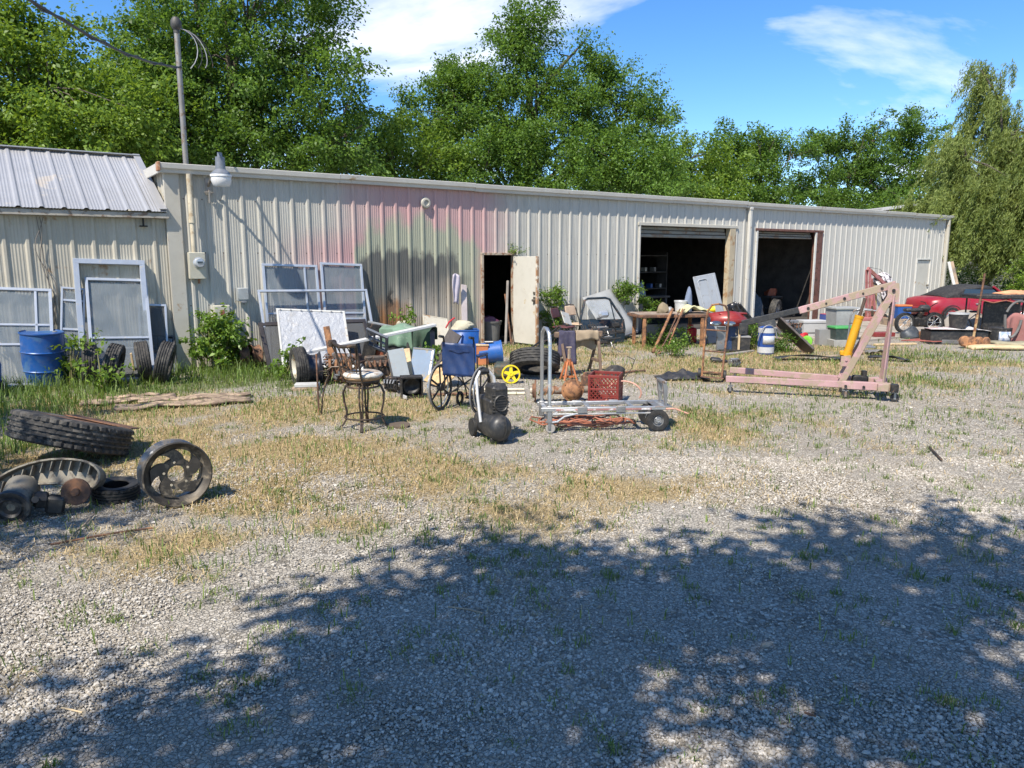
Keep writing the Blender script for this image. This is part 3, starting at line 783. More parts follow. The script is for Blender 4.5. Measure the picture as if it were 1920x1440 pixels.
def limbs(C, base_h, trunk_r, lean, seed, nl=12, nt=70, fork=.32):
    r = random.Random(seed); b = MB()
    top = max(c[2] for c in C)*.72
    cx, cy = float(np.mean(C[:, 0])), float(np.mean(C[:, 1]))
    P = [Vector((lean[0]*k/6*1.0+cx*.5*(k/6)**2, lean[1]*k/6+cy*.5*(k/6)**2, top*k/6)) for k in range(7)]
    b.tube([p+Vector((r.uniform(-.06,.06), r.uniform(-.06,.06), 0))*(i > 0) for i, p in enumerate(P)], [trunk_r*(1.25 if i == 0 else 1-.13*i) for i in range(7)], 9)
    nodes = []
    ids = r.sample(range(len(C)), min(len(C), nl))
    def along(h):
        f = max(0, min(5.99, h/top*6)); i = int(f); return P[i].lerp(P[i+1], f-i)
    for i in ids:
        e = Vector(C[i]); h = max(base_h*.8, min(top*.95, e.z*r.uniform(fork, .75))); s = along(h)
        m = s.lerp(e, .5)+Vector((r.uniform(-.3,.3), r.uniform(-.3,.3), r.uniform(.0,.5)))
        r0 = trunk_r*r.uniform(.34, .58)
        pts = [s, s.lerp(m, .55)+Vector((0,0,.08)), m, m.lerp(e, .55), e]
        b.tube(pts, [r0, r0*.8, r0*.6, r0*.38, r0*.15], 6); nodes += [m, pts[3], pts[1]]
    for i in r.sample(range(len(C)), min(len(C), nt)):
        e = Vector(C[i]); s = min(nodes, key=lambda q: (q-e).length)
        m = s.lerp(e, .5)+Vector((r.uniform(-.15,.15), r.uniform(-.15,.15), r.uniform(0,.2)))
        b.tube([s, m, e], [trunk_r*.13, trunk_r*.09, trunk_r*.03], 4)
    return b
def tree(name, label, base, lobes, nclump, per, size, seed, trunk_r, leaf, group='trees behind the buildings', nl=14, nt=80, **kw):
    t_ = thing(name, label, 'tree', (base[0], base[1], 0), 0, group)
    me, C = crown_mesh(lobes, nclump, per, size, seed, **kw)
    me.materials.append(leaf); link('crown', me, t_)
    bh = min(l[2]-l[5] for l in lobes)
    limbs(C, max(.6, bh*.8), trunk_r, (0, 0), seed, nl, nt).build('trunk', BARK, t_, 60)
    return t_
def lob(base, items):        # lobes given by photograph pixel of centre, distance ahead and radii (m)
    o = []
    for px, py, Y, rx, ry, rz in items:
        p = AT(px, py, Y); o.append((p[0]-base[0], p[1]-base[1], p[2], rx, ry, rz))
    return o
B = (AT(60, 300, 21)[0], 21.0)
tree('broadleaf_tree', 'bright green leafy tree at far left above the annex roof', B,
     lob(B, [(40,190,21,2.6,2.2,2.0),(150,230,20.5,1.9,1.9,1.7),(10,75,21.5,1.5,1.6,.95),(110,140,21.5,1.2,1.4,.75),(-90,180,21,2.6,2.4,3.0),(210,190,21.5,1.2,1.4,1.1),(80,270,20.5,3.0,2.0,1.0)]), 1300, 44, .135, 31, .20, LEAF_B)
B = (AT(430, 300, 25)[0], 25.0)
tree('broadleaf_tree', 'tall dark green tree with a forked trunk behind the service mast', B,
     lob(B, [(440,120,25,3.0,2.6,2.2),(310,70,24.5,1.7,2.0,2.5),(380,230,24.5,3.4,2.6,1.7),(550,120,25.5,1.9,2.2,1.8),(620,190,25,1.6,1.8,1.4),(470,-60,25,3.6,2.8,2.3),(600,40,25.5,1.3,1.5,1.2),(650,120,25,.7,.9,.4),(250,180,24,1.7,1.8,2.0),(540,250,24.5,2.6,2.2,1.2),(450,285,23.5,3.2,1.6,.8),(600,290,24,2.0,1.6,.8)]), 2000, 44, .135, 32, .26, LEAF_C, nl=18)
B = (AT(300, 300, 28)[0], 28.0)
tree('broadleaf_tree', 'shadowy tree crown filling the gap between the left trees', B,
     lob(B, [(300,200,28,4.0,2.2,3.0),(330,60,28,2.2,2.2,2.4),(180,260,27,3,2.2,1.6),(500,270,29,4.5,2.2,1.6)]), 800, 38, .16, 33, .25, LEAF_C)
B = (AT(715, 300, 29)[0], 29.0)
tree('broadleaf_tree', 'small yellow-green tree between the two tall trees', B,
     lob(B, [(720,265,29,1.4,1.4,1.1),(745,230,29,.6,.8,.5),(690,300,28.5,1.9,1.6,.9),(780,300,29,1.6,1.4,.9)]), 480, 34, .135, 34, .13, LEAF_B, shell=.3)
B = (AT(985, 300, 33)[0], 33.0)
tree('broadleaf_tree', 'spreading elm with a pointed top above the middle of the workshop', B,
     lob(B, [(985,60,33,1.15,1.2,1.3),(985,120,33,1.7,1.7,1.6),(950,45,33,.7,.7,1.0),(1020,30,33,.55,.6,.7),(870,180,33,1.7,2.0,1.4),(840,130,33,.6,.8,.5),(1080,170,33,1.9,2.0,1.7),(1150,140,33,1.0,1.1,1.0),(1130,120,33,.6,.6,.6),(960,230,32,3.2,2.4,2.2),(820,250,32.5,2.0,2.0,1.6),(1160,230,32.5,2.0,2.0,1.6),(1210,190,33,1.0,1.0,.8),(1250,222,33,.55,.6,.30),(1000,300,31.5,4.6,2.4,1.5),(850,310,31.5,2.4,2,1.2),(1170,310,32,2.6,2,1.2),(900,345,30.5,2.6,1.6,.8),(1080,350,30.5,2.6,1.6,.8),(1230,350,31,2.0,1.6,.8)]), 3500, 46, .13, 35, .27, LEAF_A, nl=22, nt=120, shell=.30, tuft=9)
B = (AT(1290, 330, 40)[0], 40.0)
tree('broadleaf_tree', 'low bright green tree right of the spreading elm', B,
     lob(B, [(1290,310,40,2.6,2,1.5),(1250,300,40,1.6,1.6,1.4),(1330,330,40,2.0,2,1.6),(1290,360,39,3,2,1.0),(1250,375,38,2.5,1.5,.7),(1340,378,38.5,2.5,1.5,.7)]), 740, 34, .16, 36, .16, LEAF_B)
B = (AT(1420, 330, 44)[0], 44.0)
tree('broadleaf_tree', 'mid green tree with spiky top shoots behind the first bay', B,
     lob(B, [(1400,300,44,2.6,2,1.5),(1355,290,44,1.2,1.2,1.3),(1430,270,44,.8,.9,.8),(1480,290,44,1.8,1.6,1.3),(1350,262,44,.4,.4,.7),(1420,350,43,3.6,2,1.2),(1400,380,42,3,1.5,.7),(1480,378,42,2.5,1.5,.7)]), 960, 34, .165, 37, .17, LEAF_A)
B = (AT(1590, 330, 46)[0], 46.0)
tree('broadleaf_tree', 'rounded dark tree behind the second bay and far wall', B,
     lob(B, [(1590,290,46,2.6,2,1.8),(1550,265,46,1.2,1.2,1.0),(1620,252,46,1.3,1.3,1.0),(1560,350,45,3.2,2,1.2),(1650,330,46,2,2,1.6),(1560,385,44,3,1.5,.7),(1640,385,44,2.6,1.5,.7)]), 960, 34, .165, 38, .18, LEAF_C)
B = (AT(1705, 330, 47)[0], 47.0)
tree('broadleaf_tree', 'dark upright tree beside the willow at the right', B,
     lob(B, [(1710,260,47,1.5,1.5,1.5),(1705,235,47,.9,1.0,.9),(1700,320,47,2.0,1.6,2.0),(1690,370,46,2.6,1.6,1.0)]), 600, 34, .165, 39, .17, LEAF_C)

# willow: hanging strands of narrow leaves
def willow(name, label, base, lobes, nstrand, seed):
    t_ = thing(name, label, 'tree', (base[0], base[1], 0))
    r = np.random.default_rng(seed); lobes = np.array(lobes, float)
    w = (lobes[:, 3]*lobes[:, 4]*lobes[:, 5])**.7; w /= w.sum()
    nb = nstrand//16
    kb = r.choice(len(lobes), nb, p=w); Lb = lobes[kb]
    db = r.normal(0, 1, (nb, 3)); db /= np.linalg.norm(db, axis=1, keepdims=True)
    Eb = Lb[:, :3]+db*Lb[:, 3:]*(.35+.65*r.random(nb)**.55)[:, None]
    bi = r.integers(0, nb, nstrand); d = db[bi]+r.normal(0, .3, (nstrand, 3)); d /= np.linalg.norm(d, axis=1, keepdims=True)
    along = r.uniform(-.75, .25, nstrand)[:, None]*np.array([1, 1, .55])
    S = Eb[bi]+db[bi]*along+r.normal(0, .16, (nstrand, 3))
    ln_ = r.uniform(.5, 1.5, nstrand); P = []; A = []
    for j in range(44):
        u = r.uniform(0, 1, nstrand)
        hor = np.stack([d[:, 0], d[:, 1], np.zeros(nstrand)], -1)*(u*.32)[:, None]
        wind = np.stack([-.28*u*u, -.05*u, np.zeros(nstrand)], -1)
        p = S+(hor+wind)*ln_[:, None]; p[:, 2] -= (u**1.3)*ln_*.95
        P.append(p+r.normal(0, .045, p.shape)); A.append(np.tile(np.array([[-.35, 0, -.9]]), (nstrand, 1)))
    P = np.concatenate(P); A = np.concatenate(A); ok = P[:, 2] > .25; P = P[ok]; A = A[ok]
    V, q = leaf_quads(P, A, .17, r, .20, .1)
    me = fast_mesh('crown', V, q); me.materials.append(LEAF_W); link('crown', me, t_)
    limbs(Eb, 1.2, .24, (0, 0), seed, 16, 90).build('trunk', BARK, t_, 60)
B = (AT(1850, 500, 31)[0], 31.0)
willow('willow_tree', 'feathery yellow-green willow drooping over the right end of the workshop', B,
     lob(B, [(1850,230,31,1.25,1.3,1.5),(1850,150,31,.75,.8,.9),(1880,190,31,.9,.9,1.1),(1800,330,30,1.7,1.5,1.3),(1755,375,29.5,1.3,1.3,.9),(1735,410,29.2,.8,1.0,.6),(1790,270,30,.9,1.0,.9),(1900,300,30.5,1.6,1.6,1.6),(1870,370,29.5,2.2,1.8,1.3),(1960,330,30,2.0,2.0,2.6),(1960,440,29,1.3,1.4,1.2),(1835,430,29.3,1.3,1.3,.9),(1900,440,29.3,1.4,1.4,1.0),(1780,420,29,.8,1.0,.6)]), 4000, 41)

# trees standing behind the photographer; only their shade reaches the picture
def shade_tree(name, label, base, lobes, nclump, seed):
    tree(name, label, base, lobes, nclump, 40, .15, seed, .24, LEAF_A, 'trees on the near side of the yard', nl=14, nt=60)
K = 1/math.tan(SUN_EL)
def over(gx_, gy_, h):       # crown point whose shadow falls at ground gx, gy
    return (gx_+SUN_AZ[0]*h*K, gy_+SUN_AZ[1]*h*K, h)
def shade_lobes(base, items):
    o = []
    for px, py, h, rx, ry, rz in items:
        g_ = G(px, py); p = over(g_[0], g_[1], h)
        o.append((p[0]-base[0], p[1]-base[1], p[2], rx, ry, rz))
    return o
B = (-2.4, -4.8)
shade_tree('shade_tree', 'big leafy tree behind the camera shading the near gravel', B,
     shade_lobes(B, [(1150,1120,5.6,.85,.55,.6),(1010,1020,5.6,.45,.3,.35),(850,1110,5.6,.65,.45,.5),(1000,1230,5.4,1.0,.5,.6),(720,1260,5.4,.6,.4,.5),(1340,1130,5.8,.9,.45,.5),(610,1420,5.2,.5,.28,.35),(1080,1400,5.4,.45,.32,.35),(850,1400,5.2,.85,.5,.5),(1640,1105,6,1.0,.42,.5),(1850,1060,6,.85,.5,.5),(1820,1250,5.8,.6,.45,.5),(1740,1430,5.6,.4,.2,.3),(100,1420,5.2,.2,.12,.2)]) , 430, 51)
B = (-8.4, 1.0)
shade_tree('shade_tree', 'leafy tree out of view on the left shading the gearbox', B,
     shade_lobes(B, [(-40,900,5.2,.7,.5,.5),(-120,800,5.4,1.6,1.2,.8),(140,985,5.0,.5,.2,.4),(20,760,5.6,.8,.5,.5),(-80,1000,5,1.1,.6,.7),(90,1090,4.8,.35,.15,.25)]), 200, 52)
# ------------------------------------------------------------------ shared pieces for the yard objects
def local_M(o):
    return Matrix.LocRotScale(o.location, o.rotation_euler, o.scale)
def zmin(o, M):
    Mm = M @ local_M(o); m = 1e9
    if o.data is not None:
        co = np.empty(len(o.data.vertices)*3, np.float32); o.data.vertices.foreach_get('co', co); co = co.reshape(-1, 3)
        if len(co): m = float((co @ np.array(Mm.to_3x3())[2] + Mm.translation.z).min())
    for c_ in KIDS.get(o.name, []): m = min(m, zmin(c_, Mm))
    return m
KIDS = {}
def drop(o, z=0.0):                      # let a thing settle on the surface below it
    KIDS.clear()
    st = [o]
    while st:
        p = st.pop(); KIDS[p.name] = list(p.children); st += KIDS[p.name]
    o.location.z += z - zmin(o, Matrix()); return o
RUBBER = mat('old_rubber', (.026, .025, .024), .75, var=.3, worn=(.10, .092, .08), amt=.28, scale=8, bump=.3, dust=.35)
RUBBERB = mat('black_rubber', (.018, .018, .018), .6, var=.3, bump=.2, dust=.2, scale=10)
RUSTM = mat('rusted_iron', (.20, .095, .05), .85, var=.4, worn=(.09, .05, .035), amt=.55, scale=12, bump=.6, dust=.2)
RUSTO = mat('orange_rust', (.31, .145, .065), .85, var=.35, worn=(.14, .07, .04), amt=.45, scale=12, bump=.5, dust=.2)
BLACKM = mat('black_painted_metal', (.022, .021, .021), .45, .3, var=.3, worn=(.16, .10, .07), amt=.12, dust=.3)
BRONZE = mat('dark_bronze_metal', (.055, .042, .034), .5, .5, var=.3, worn=(.14, .085, .05), amt=.3, dust=.25)
ALU = mat('weathered_aluminium', (.52, .53, .54), .35, .8, var=.12, worn=(.34, .33, .31), amt=.2, dust=.15)
ALUL = mat('pale_aluminium_frame', (.42, .455, .51), .45, .35, var=.08, worn=(.40, .40, .40), amt=.12, dust=.12)
STEEL = mat('grey_steel', (.30, .30, .30), .45, .7, var=.2, worn=(.16, .11, .08), amt=.2)
PLB = mat('black_plastic', (.022, .022, .023), .5, var=.3, dust=.35, bump=.1)
PLG = mat('grey_plastic', (.22, .22, .215), .55, var=.15, dust=.3)
WOOD = mat('weathered_wood', (.34, .25, .17), .85, var=.3, worn=(.20, .16, .13), amt=.4, scale=7, bump=.4)
WOODL = mat('pale_plywood', (.55, .41, .24), .8, var=.2, worn=(.36, .26, .16), amt=.25, scale=6, bump=.25)
CREAM = mat('cream_panel', (.47, .44, .36), .55, var=.08, worn=(.33, .18, .08), amt=.18, scale=5)
BLUEP = mat('blue_plastic', (.010, .075, .28), .38, var=.12, dust=.18, bump=.06)
def tyre_part(b, Rr, rin, w, n=64, blocks=0, ribs=5, d=.012, M=None):
    h = Rr-rin; p = [(rin, -.36*w), (rin+.03*h, -.43*w), (rin+.45*h, -.5*w), (rin+.82*h, -.475*w), (Rr-.018, -.43*w)]
    a0 = len(p); zs = np.linspace(-.41*w, .41*w, ribs+1); g = .010*w/.2
    for i in range(ribs):
        cr_ = lambda z: Rr-.03*(2*z/w)**2*Rr*.5
        z0, z1 = zs[i]+(g if i else 0), zs[i+1]-(g if i < ribs-1 else 0)
        p += [(cr_(z0), z0), (cr_(z1), z1)]
        if i < ribs-1: p += [(cr_(z1)-d, z1+.001), (cr_(z1)-d, zs[i+1]+g-.001)]
    a1 = len(p)
    p += [(Rr-.018, .43*w), (rin+.82*h, .475*w), (rin+.45*h, .5*w), (rin+.03*h, .43*w), (rin, .36*w), (rin+.02, .33*w), (rin+.7*h, .40*w), (rin+.7*h, -.40*w), (rin+.02, -.33*w)]
    def fn(i, j):
        if not blocks or not (a0 <= j < a1): return 0
        k = (j-a0)//4
        return (-d*.8 if k in (0, ribs-1) else -d*.35) if (i+2*k) % blocks == 0 else 0
    return b.lathe(p, n, M, closed=True, fn=fn if blocks else None)
def rim_part(b, r, w, n=32, disc=.0, holes=5, M=None, hub=.35):
    p = [(r*1.06, -w/2), (r*1.06, -w/2+.012), (r*.97, -w/2+.03), (r*.88, -w*.15), (r*.88, w*.15), (r*.97, w/2-.03), (r*1.06, w/2-.012), (r*1.06, w/2),
         (r*.93, w/2-.03), (r*.85, w*.14), (r*.85, -w*.14), (r*.93, -w/2+.03)]
    b.lathe(p, n, M, closed=True)
    q = [(0, disc+.02), (r*.16, disc+.02), (r*.18, disc+.05), (r*.30, disc+.05), (r*.45, disc+.015), (r*.70, disc+.03), (r*.86, disc-.01), (r*.86, disc-.018), (r*.70, disc+.02), (0, disc)]
    b.lathe(q, n, M); return b
def tyre_thing(label, loc, rot, Rr, rin, w, rim=None, blocks=0, name='scrap_tyre', group=None, n=64, ribs=5, rubber=None, d=.012):
    o = thing(name, label, 'tyre', loc, rot=rot, group=group)
    b = MB(); tyre_part(b, Rr, rin, w, n, blocks, ribs, d); b.build('tyre', rubber or RUBBER, o, 30)
    if rim: b = MB(); rim_part(b, rin*.97, w*.82); b.build('rim', rim, o, 35)
    return drop(o)
def face(rz, tilt=0.0, roll=0.0):        # rotation of a Z-axis wheel standing upright with its face turned by rz
    return (RZ(rz) @ RX(R(90)+tilt) @ RZ(roll)).to_euler()
def bez(a, b_, c_, d_, n=10):
    a, b_, c_, d_ = map(Vector, (a, b_, c_, d_))
    return [a*(1-t)**3+b_*3*t*(1-t)**2+c_*3*t*t*(1-t)+d_*t**3 for t in [i/n for i in range(n+1)]]

# ---- near left: truck tyre, alloy rim, small tyre, gear case
o = thing('truck_tyre', 'big worn truck tyre tipped on its side with a rusty plate on top', 'tyre', G(140, 862), rot=(R(-13), R(15), R(14)))
b = MB(); tyre_part(b, .54, .30, .28, 160, 4, 5, .020); b.build('tyre', RUBBER, o, 30)
b = MB(); b.lathe([(0, .0), (.30, .0), (.32, .02), (.30, .03), (0, .035)], 30, T(0, 0, .10)); b.build('wheel_disc', RUSTM, o)
drop(o, -.02)
pl = MB(); pl.box((0, 0, 0), (.62, .40, .012), .004)
q = G(205, 850); p_ = pl.build('steel_plate', RUSTM); p_.location = (q[0]-.10, q[1]+.12, .30); p_.rotation_euler = (R(-12), R(16), R(12)); tag(p_, 'thin rusty steel plate lying across the big truck tyre', 'steel plate')
gp = G(332, 943)
o = thing('alloy_wheel', 'bare dark alloy wheel with five swirled spokes standing upright', 'wheel rim', gp, rot=face(R(37), R(-3), R(8)))
ALLOY = mat('dull_alloy', (.17, .175, .185), .30, .75, var=.15, worn=(.13, .11, .09), amt=.35, dust=.3)
ALLOYF = mat('brake_dusted_alloy', (.060, .052, .043), .55, .45, var=.25, worn=(.17, .14, .10), amt=.3, dust=.35)
b = MB(); r0 = .245
b.lathe([(r0*1.04, -.11), (r0*1.06, -.10), (r0*1.03, -.085), (r0*.94, -.075), (r0*.90, .0), (r0*.94, .07), (r0*.92, .07), (r0*.86, .04), (r0*.85, -.08), (r0*.98, -.105)], 72, closed=True); b.build('barrel', ALLOY, o, 30)
b = MB()
b.lathe([(r0*.945, .072), (r0*1.0, .085), (r0*1.07, .10), (r0*1.07, .115), (r0*1.03, .119), (r0*.95, .088), (r0*.86, .062), (r0*.80, .055), (r0*.80, .03), (r0*.865, .035)], 72, closed=True); b.build('face_ring', ALLOYF, o, 30)
b = MB(); M_ = RX(R(90))
for k in range(5):
    a = k*2*math.pi/5; poly = []
    for i in range(9):
        u = i/8; rr = r0*(.36+u*.46); an = a+.40+.42*u*u-.02*u; poly.append((rr*math.cos(an), rr*math.sin(an)))
    for i in range(8, -1, -1):
        u = i/8; rr = r0*(.36+u*.46); an = a-.50+.42*u*u+.28*u; poly.append((rr*math.cos(an), rr*math.sin(an)))
    b.prism(poly, -.068, -.03, RX(R(-90)))
b2 = b.build('spokes', ALLOYF, o, 25)
b = MB()
n_ = 40; ring = []
b.lathe([(r0*.27, .062), (r0*.50, .062), (r0*.52, .05), (r0*.50, .02), (r0*.27, .02)], 48, closed=True); b.build('hub', ALLOYF, o, 30)
for k in range(5):
    a = k*2*math.pi/5+.3; b = MB(); b.cyl((r0*.39*math.cos(a), r0*.39*math.sin(a), .060), (r0*.39*math.cos(a), r0*.39*math.sin(a), .072), .010, n=12); b.build('lug_hole', mat('lug_seat', (.42, .36, .26), .6), o)
drop(o, -.008)
o = tyre_thing('small knobbly black tyre lying flat beside the alloy wheel', G(219, 935), (R(4), R(3), R(20)), .182, .098, .125, blocks=3, name='small_tyre', n=60, ribs=4, rubber=RUBBERB, d=.011)
# transfer case / gear housing
CASE = mat('oily_cast_aluminium', (.21, .19, .15), .55, .35, var=.25, worn=(.12, .10, .08), amt=.35, scale=14, dust=.35)
o = thing('gearbox_housing', 'ribbed cast alloy gearbox housing lying in the near left corner', 'gearbox', (-3.62, 5.62, 0), R(10))
b = MB(); M_ = T(.02, .10, .20) @ RY(R(-2)) @ RX(R(-20))
poly = [(p.x, p.z) for p in bez((-.54, 0, -.10), (-.42, 0, .10), (-.12, 0, .20), (.14, 0, .15), 10)]+[(p.x, p.z) for p in bez((.14, 0, .15), (.34, 0, .12), (.40, 0, -.02), (.28, 0, -.09), 8)][1:]+[(.05, -.03), (-.2, -.02), (-.40, -.10), (-.52, -.18)]
b.prism(poly, -.015, .06, M_); b.build('housing', CASE, o, 25)
b = MB()
for i in range(len(poly)):
    p, q = poly[i], poly[(i+1) % len(poly)]
    L_ = math.hypot(q[0]-p[0], q[1]-p[1]); b.box(((p[0]+q[0])/2, -.05, (p[1]+q[1])/2), (L_+.01, .075, .016), .003, rot=(0, -math.atan2(q[1]-p[1], q[0]-p[0]), 0), M=M_)
b.build('flange', CASE, o)
for i in range(11):
    x_ = -.44+i*.07; z_ = .16-.9*(x_-.02)**2-.045; b = MB(); b.box((x_, -.045, z_), (.009, .06, .085), .003, rot=(0, R(14), 0), M=M_); b.build('rib', CASE, o)
b = MB(); b.cyl((-.20, .02, .17), (-.17, -.22, .12), .12, .10, n=28); b.cyl((-.17, -.22, .12), (-.165, -.27, .112), .122, n=28); b.build('bell', CASE, o)
b = MB(); M2 = T(-.165, -.275, .112) @ Vector((.005,-.06,-.01)).to_track_quat('Z','Y').to_matrix().to_4x4()
b.lathe([(.03, .0), (.06, .0), (.075, .02), (.085, .0), (.105, .0), (.11, .018), (.13, .018), (.135, -.01), (.03, -.03)], 36, M2, closed=True); b.build('flange_ring', mat('dark_greasy_steel', (.05, .05, .052), .45, .6, worn=(.12,.10,.08), amt=.3), o)
b = MB(); b.box((-.01, -.14, .12), (.10, .12, .10), .02, rot=(.3, .2, .4)); b.box((.08, -.12, .07), (.13, .10, .14), .02, rot=(0, .25, .3)); b.cyl((-.02, -.2, .14), (.0, -.26, .16), .025, n=14); b.build('shift_motor', mat('greasy_black_cast', (.035, .034, .033), .5, .3, dust=.4), o)
b = MB(); M2 = T(.22, -.09, .155) @ Vector((.15, -.8, .15)).to_track_quat('Z', 'Y').to_matrix().to_4x4()
b.lathe([(0, .02), (.10, .02), (.105, .0), (.07, -.02), (.04, -.10), (0, -.1)], 30, M2); b.lathe([(0, .05), (.028, .05), (.034, .02), (.034, 0), (0, 0)], 16, M2); b.build('output_flange', RUSTM, o)
drop(o, -.01)
# ---- sticks and rebar lying at near left
def stick(label, pts, r_, m, name='stick', cat='stick', group=None):
    b = MB(); b.tube(pts, r_, 7); ob = b.build(name, m); tag(ob, label, cat, group); return ob
def gpath(pix, z): return [(*G(px, py)[:2], z) for px, py in pix]
stick('long rusty bent rod lying on the gravel below the gearbox', gpath([(95,1024),(150,1014),(210,1003),(290,992)], .012), .008, RUSTM, 'rusty_rod', 'rod')
stick('short brown stick angled beside the rusty rod', gpath([(140,1003),(160,985),(176,967)], .012), .007, WOOD)
stick('thin bare twig on the shaded gravel in the middle', gpath([(840,1140),(880,1145),(905,1152)], .008), .005, WOOD)
stick('dark crooked branch lying on the sunlit drive at right', gpath([(1742,842),(1752,852),(1765,866)], .02), .012, BRONZE)
stick('short pale twig on the gravel at the lower left', gpath([(116,1330),(135,1334),(155,1339)], .008), .004, WOODL)
stick('small orange splinter of wood on the near gravel', gpath([(1508,1340),(1518,1343),(1530,1347)], .010), .006, RUSTO)

# ---- bar stool
o = thing('bar_stool', 'ornate dark metal bar stool with a white cushion, seen from behind', 'stool', G(684, 802), R(-42))
def ring(r_, z, n=28): return [(r_*math.cos(2*math.pi*i/n), r_*math.sin(2*math.pi*i/n), z) for i in range(n)]
for k in range(4):
    a = math.pi/4+k*math.pi/2; c_, s_ = math.cos(a), math.sin(a); b = MB()
    for off in (-.018, .018):
        dx, dy = -s_*off, c_*off
        f = lambda r_, z, q=1.0: (c_*r_+dx*q, s_*r_+dy*q, z)
        b.tube([f(.16,.54), f(.20,.50), f(.235,.42), f(.225,.30,.9), f(.20,.20,.6), f(.21,.10,.5), f(.255,.03,.5), f(.275,.008,.5)], .011, 7)
    b.build('leg', BRONZE, o)
b = MB(); b.tube(ring(.225, .14), .010, 7, closed=True); b.build('foot_ring', BRONZE, o)
b = MB(); b.tube(ring(.185, .50), .012, 7, closed=True); b.tube(ring(.185, .565), .012, 7, closed=True); b.cyl((0,0,.50), (0,0,.575), .09, n=20)
for k in range(12): a = k*math.pi/6; b.cyl((.185*math.cos(a), .185*math.sin(a), .50), (.185*math.cos(a), .185*math.sin(a), .565), .006, n=6)
b.build('seat_ring', BRONZE, o)
b = MB(); b.lathe([(0, .575), (.19, .575), (.215, .60), (.215, .615), (.19, .60)], 32); b.build('seat_rail', mat('tan_vinyl', (.32, .20, .11), .6), o)
b = MB(); b.lathe([(0, .602), (.19, .602), (.222, .618), (.226, .635), (.21, .655), (.16, .672), (.08, .680), (0, .682)], 36, fn=lambda i, j: .004*math.sin(i*1.7)); b.build('cushion', mat('stained_white_fabric', (.50, .47, .42), .9, var=.12, worn=(.30, .22, .16), amt=.22, scale=9), o, 60)
for k, s_ in enumerate((-1, 1)):
    b = MB(); b.tube([(s_*.175, -.14, .55), (s_*.185, -.17, .66), (s_*.20, -.20, .82), (s_*.21, -.235, .985)], .013, 8); b.build('back_post', BRONZE, o)
b = MB(); pts = [(.225-.45*i/12, -.24-.05*math.sin(math.pi*i/12), .99+.012*math.cos(i/12*6.28)) for i in range(13)]
b.tube(pts, .021, 10); b.cyl((-.235, -.205, .995), (-.235, -.275, .995), .040, n=18); b.build('back_rail', BRONZE, o)
b = MB()
for k in range(4):
    x_ = -.15+k*.10
    for dr in (-1, 1):
        b.tube([(x_*.8, -.175, .68), (x_*.85+dr*.012, -.19, .78), (x_+dr*.05, -.235, .90), (x_+dr*.075, -.265, .985)], .0065, 6)
b.tube([(-.18, -.165, .70), (0, -.19, .69), (.18, -.165, .70)], .009, 7); b.build('back_lattice', BRONZE, o)
b = MB(); b.tube([(-.19, -.18, .70), (-.26, -.12, .71), (-.33, -.0, .705), (-.34, .05, .66), (-.31, .06, .62), (-.22, -.03, .61)], .010, 7); b.build('arm', BRONZE, o)
o = thing('iron_table_leg', 'rusty thin iron table base standing left of the bar stool', 'table base', G(598, 778), R(10))
b = MB(); b.tube([(0, 0, .0), (0, 0, .78)], .012, 7); b.build('post', RUSTM, o)
b = MB(); b.tube([(.03, .02, .0), (.05, .03, .22), (.10, .05, .42), (.14, .06, .50), (.12, .06, .56), (.18, .06, .60), (.34, .05, .60)], .011, 7); b.tube([(0, 0, .55), (.12, .06, .56)], .008, 6); b.build('scroll_leg', BRONZE, o)

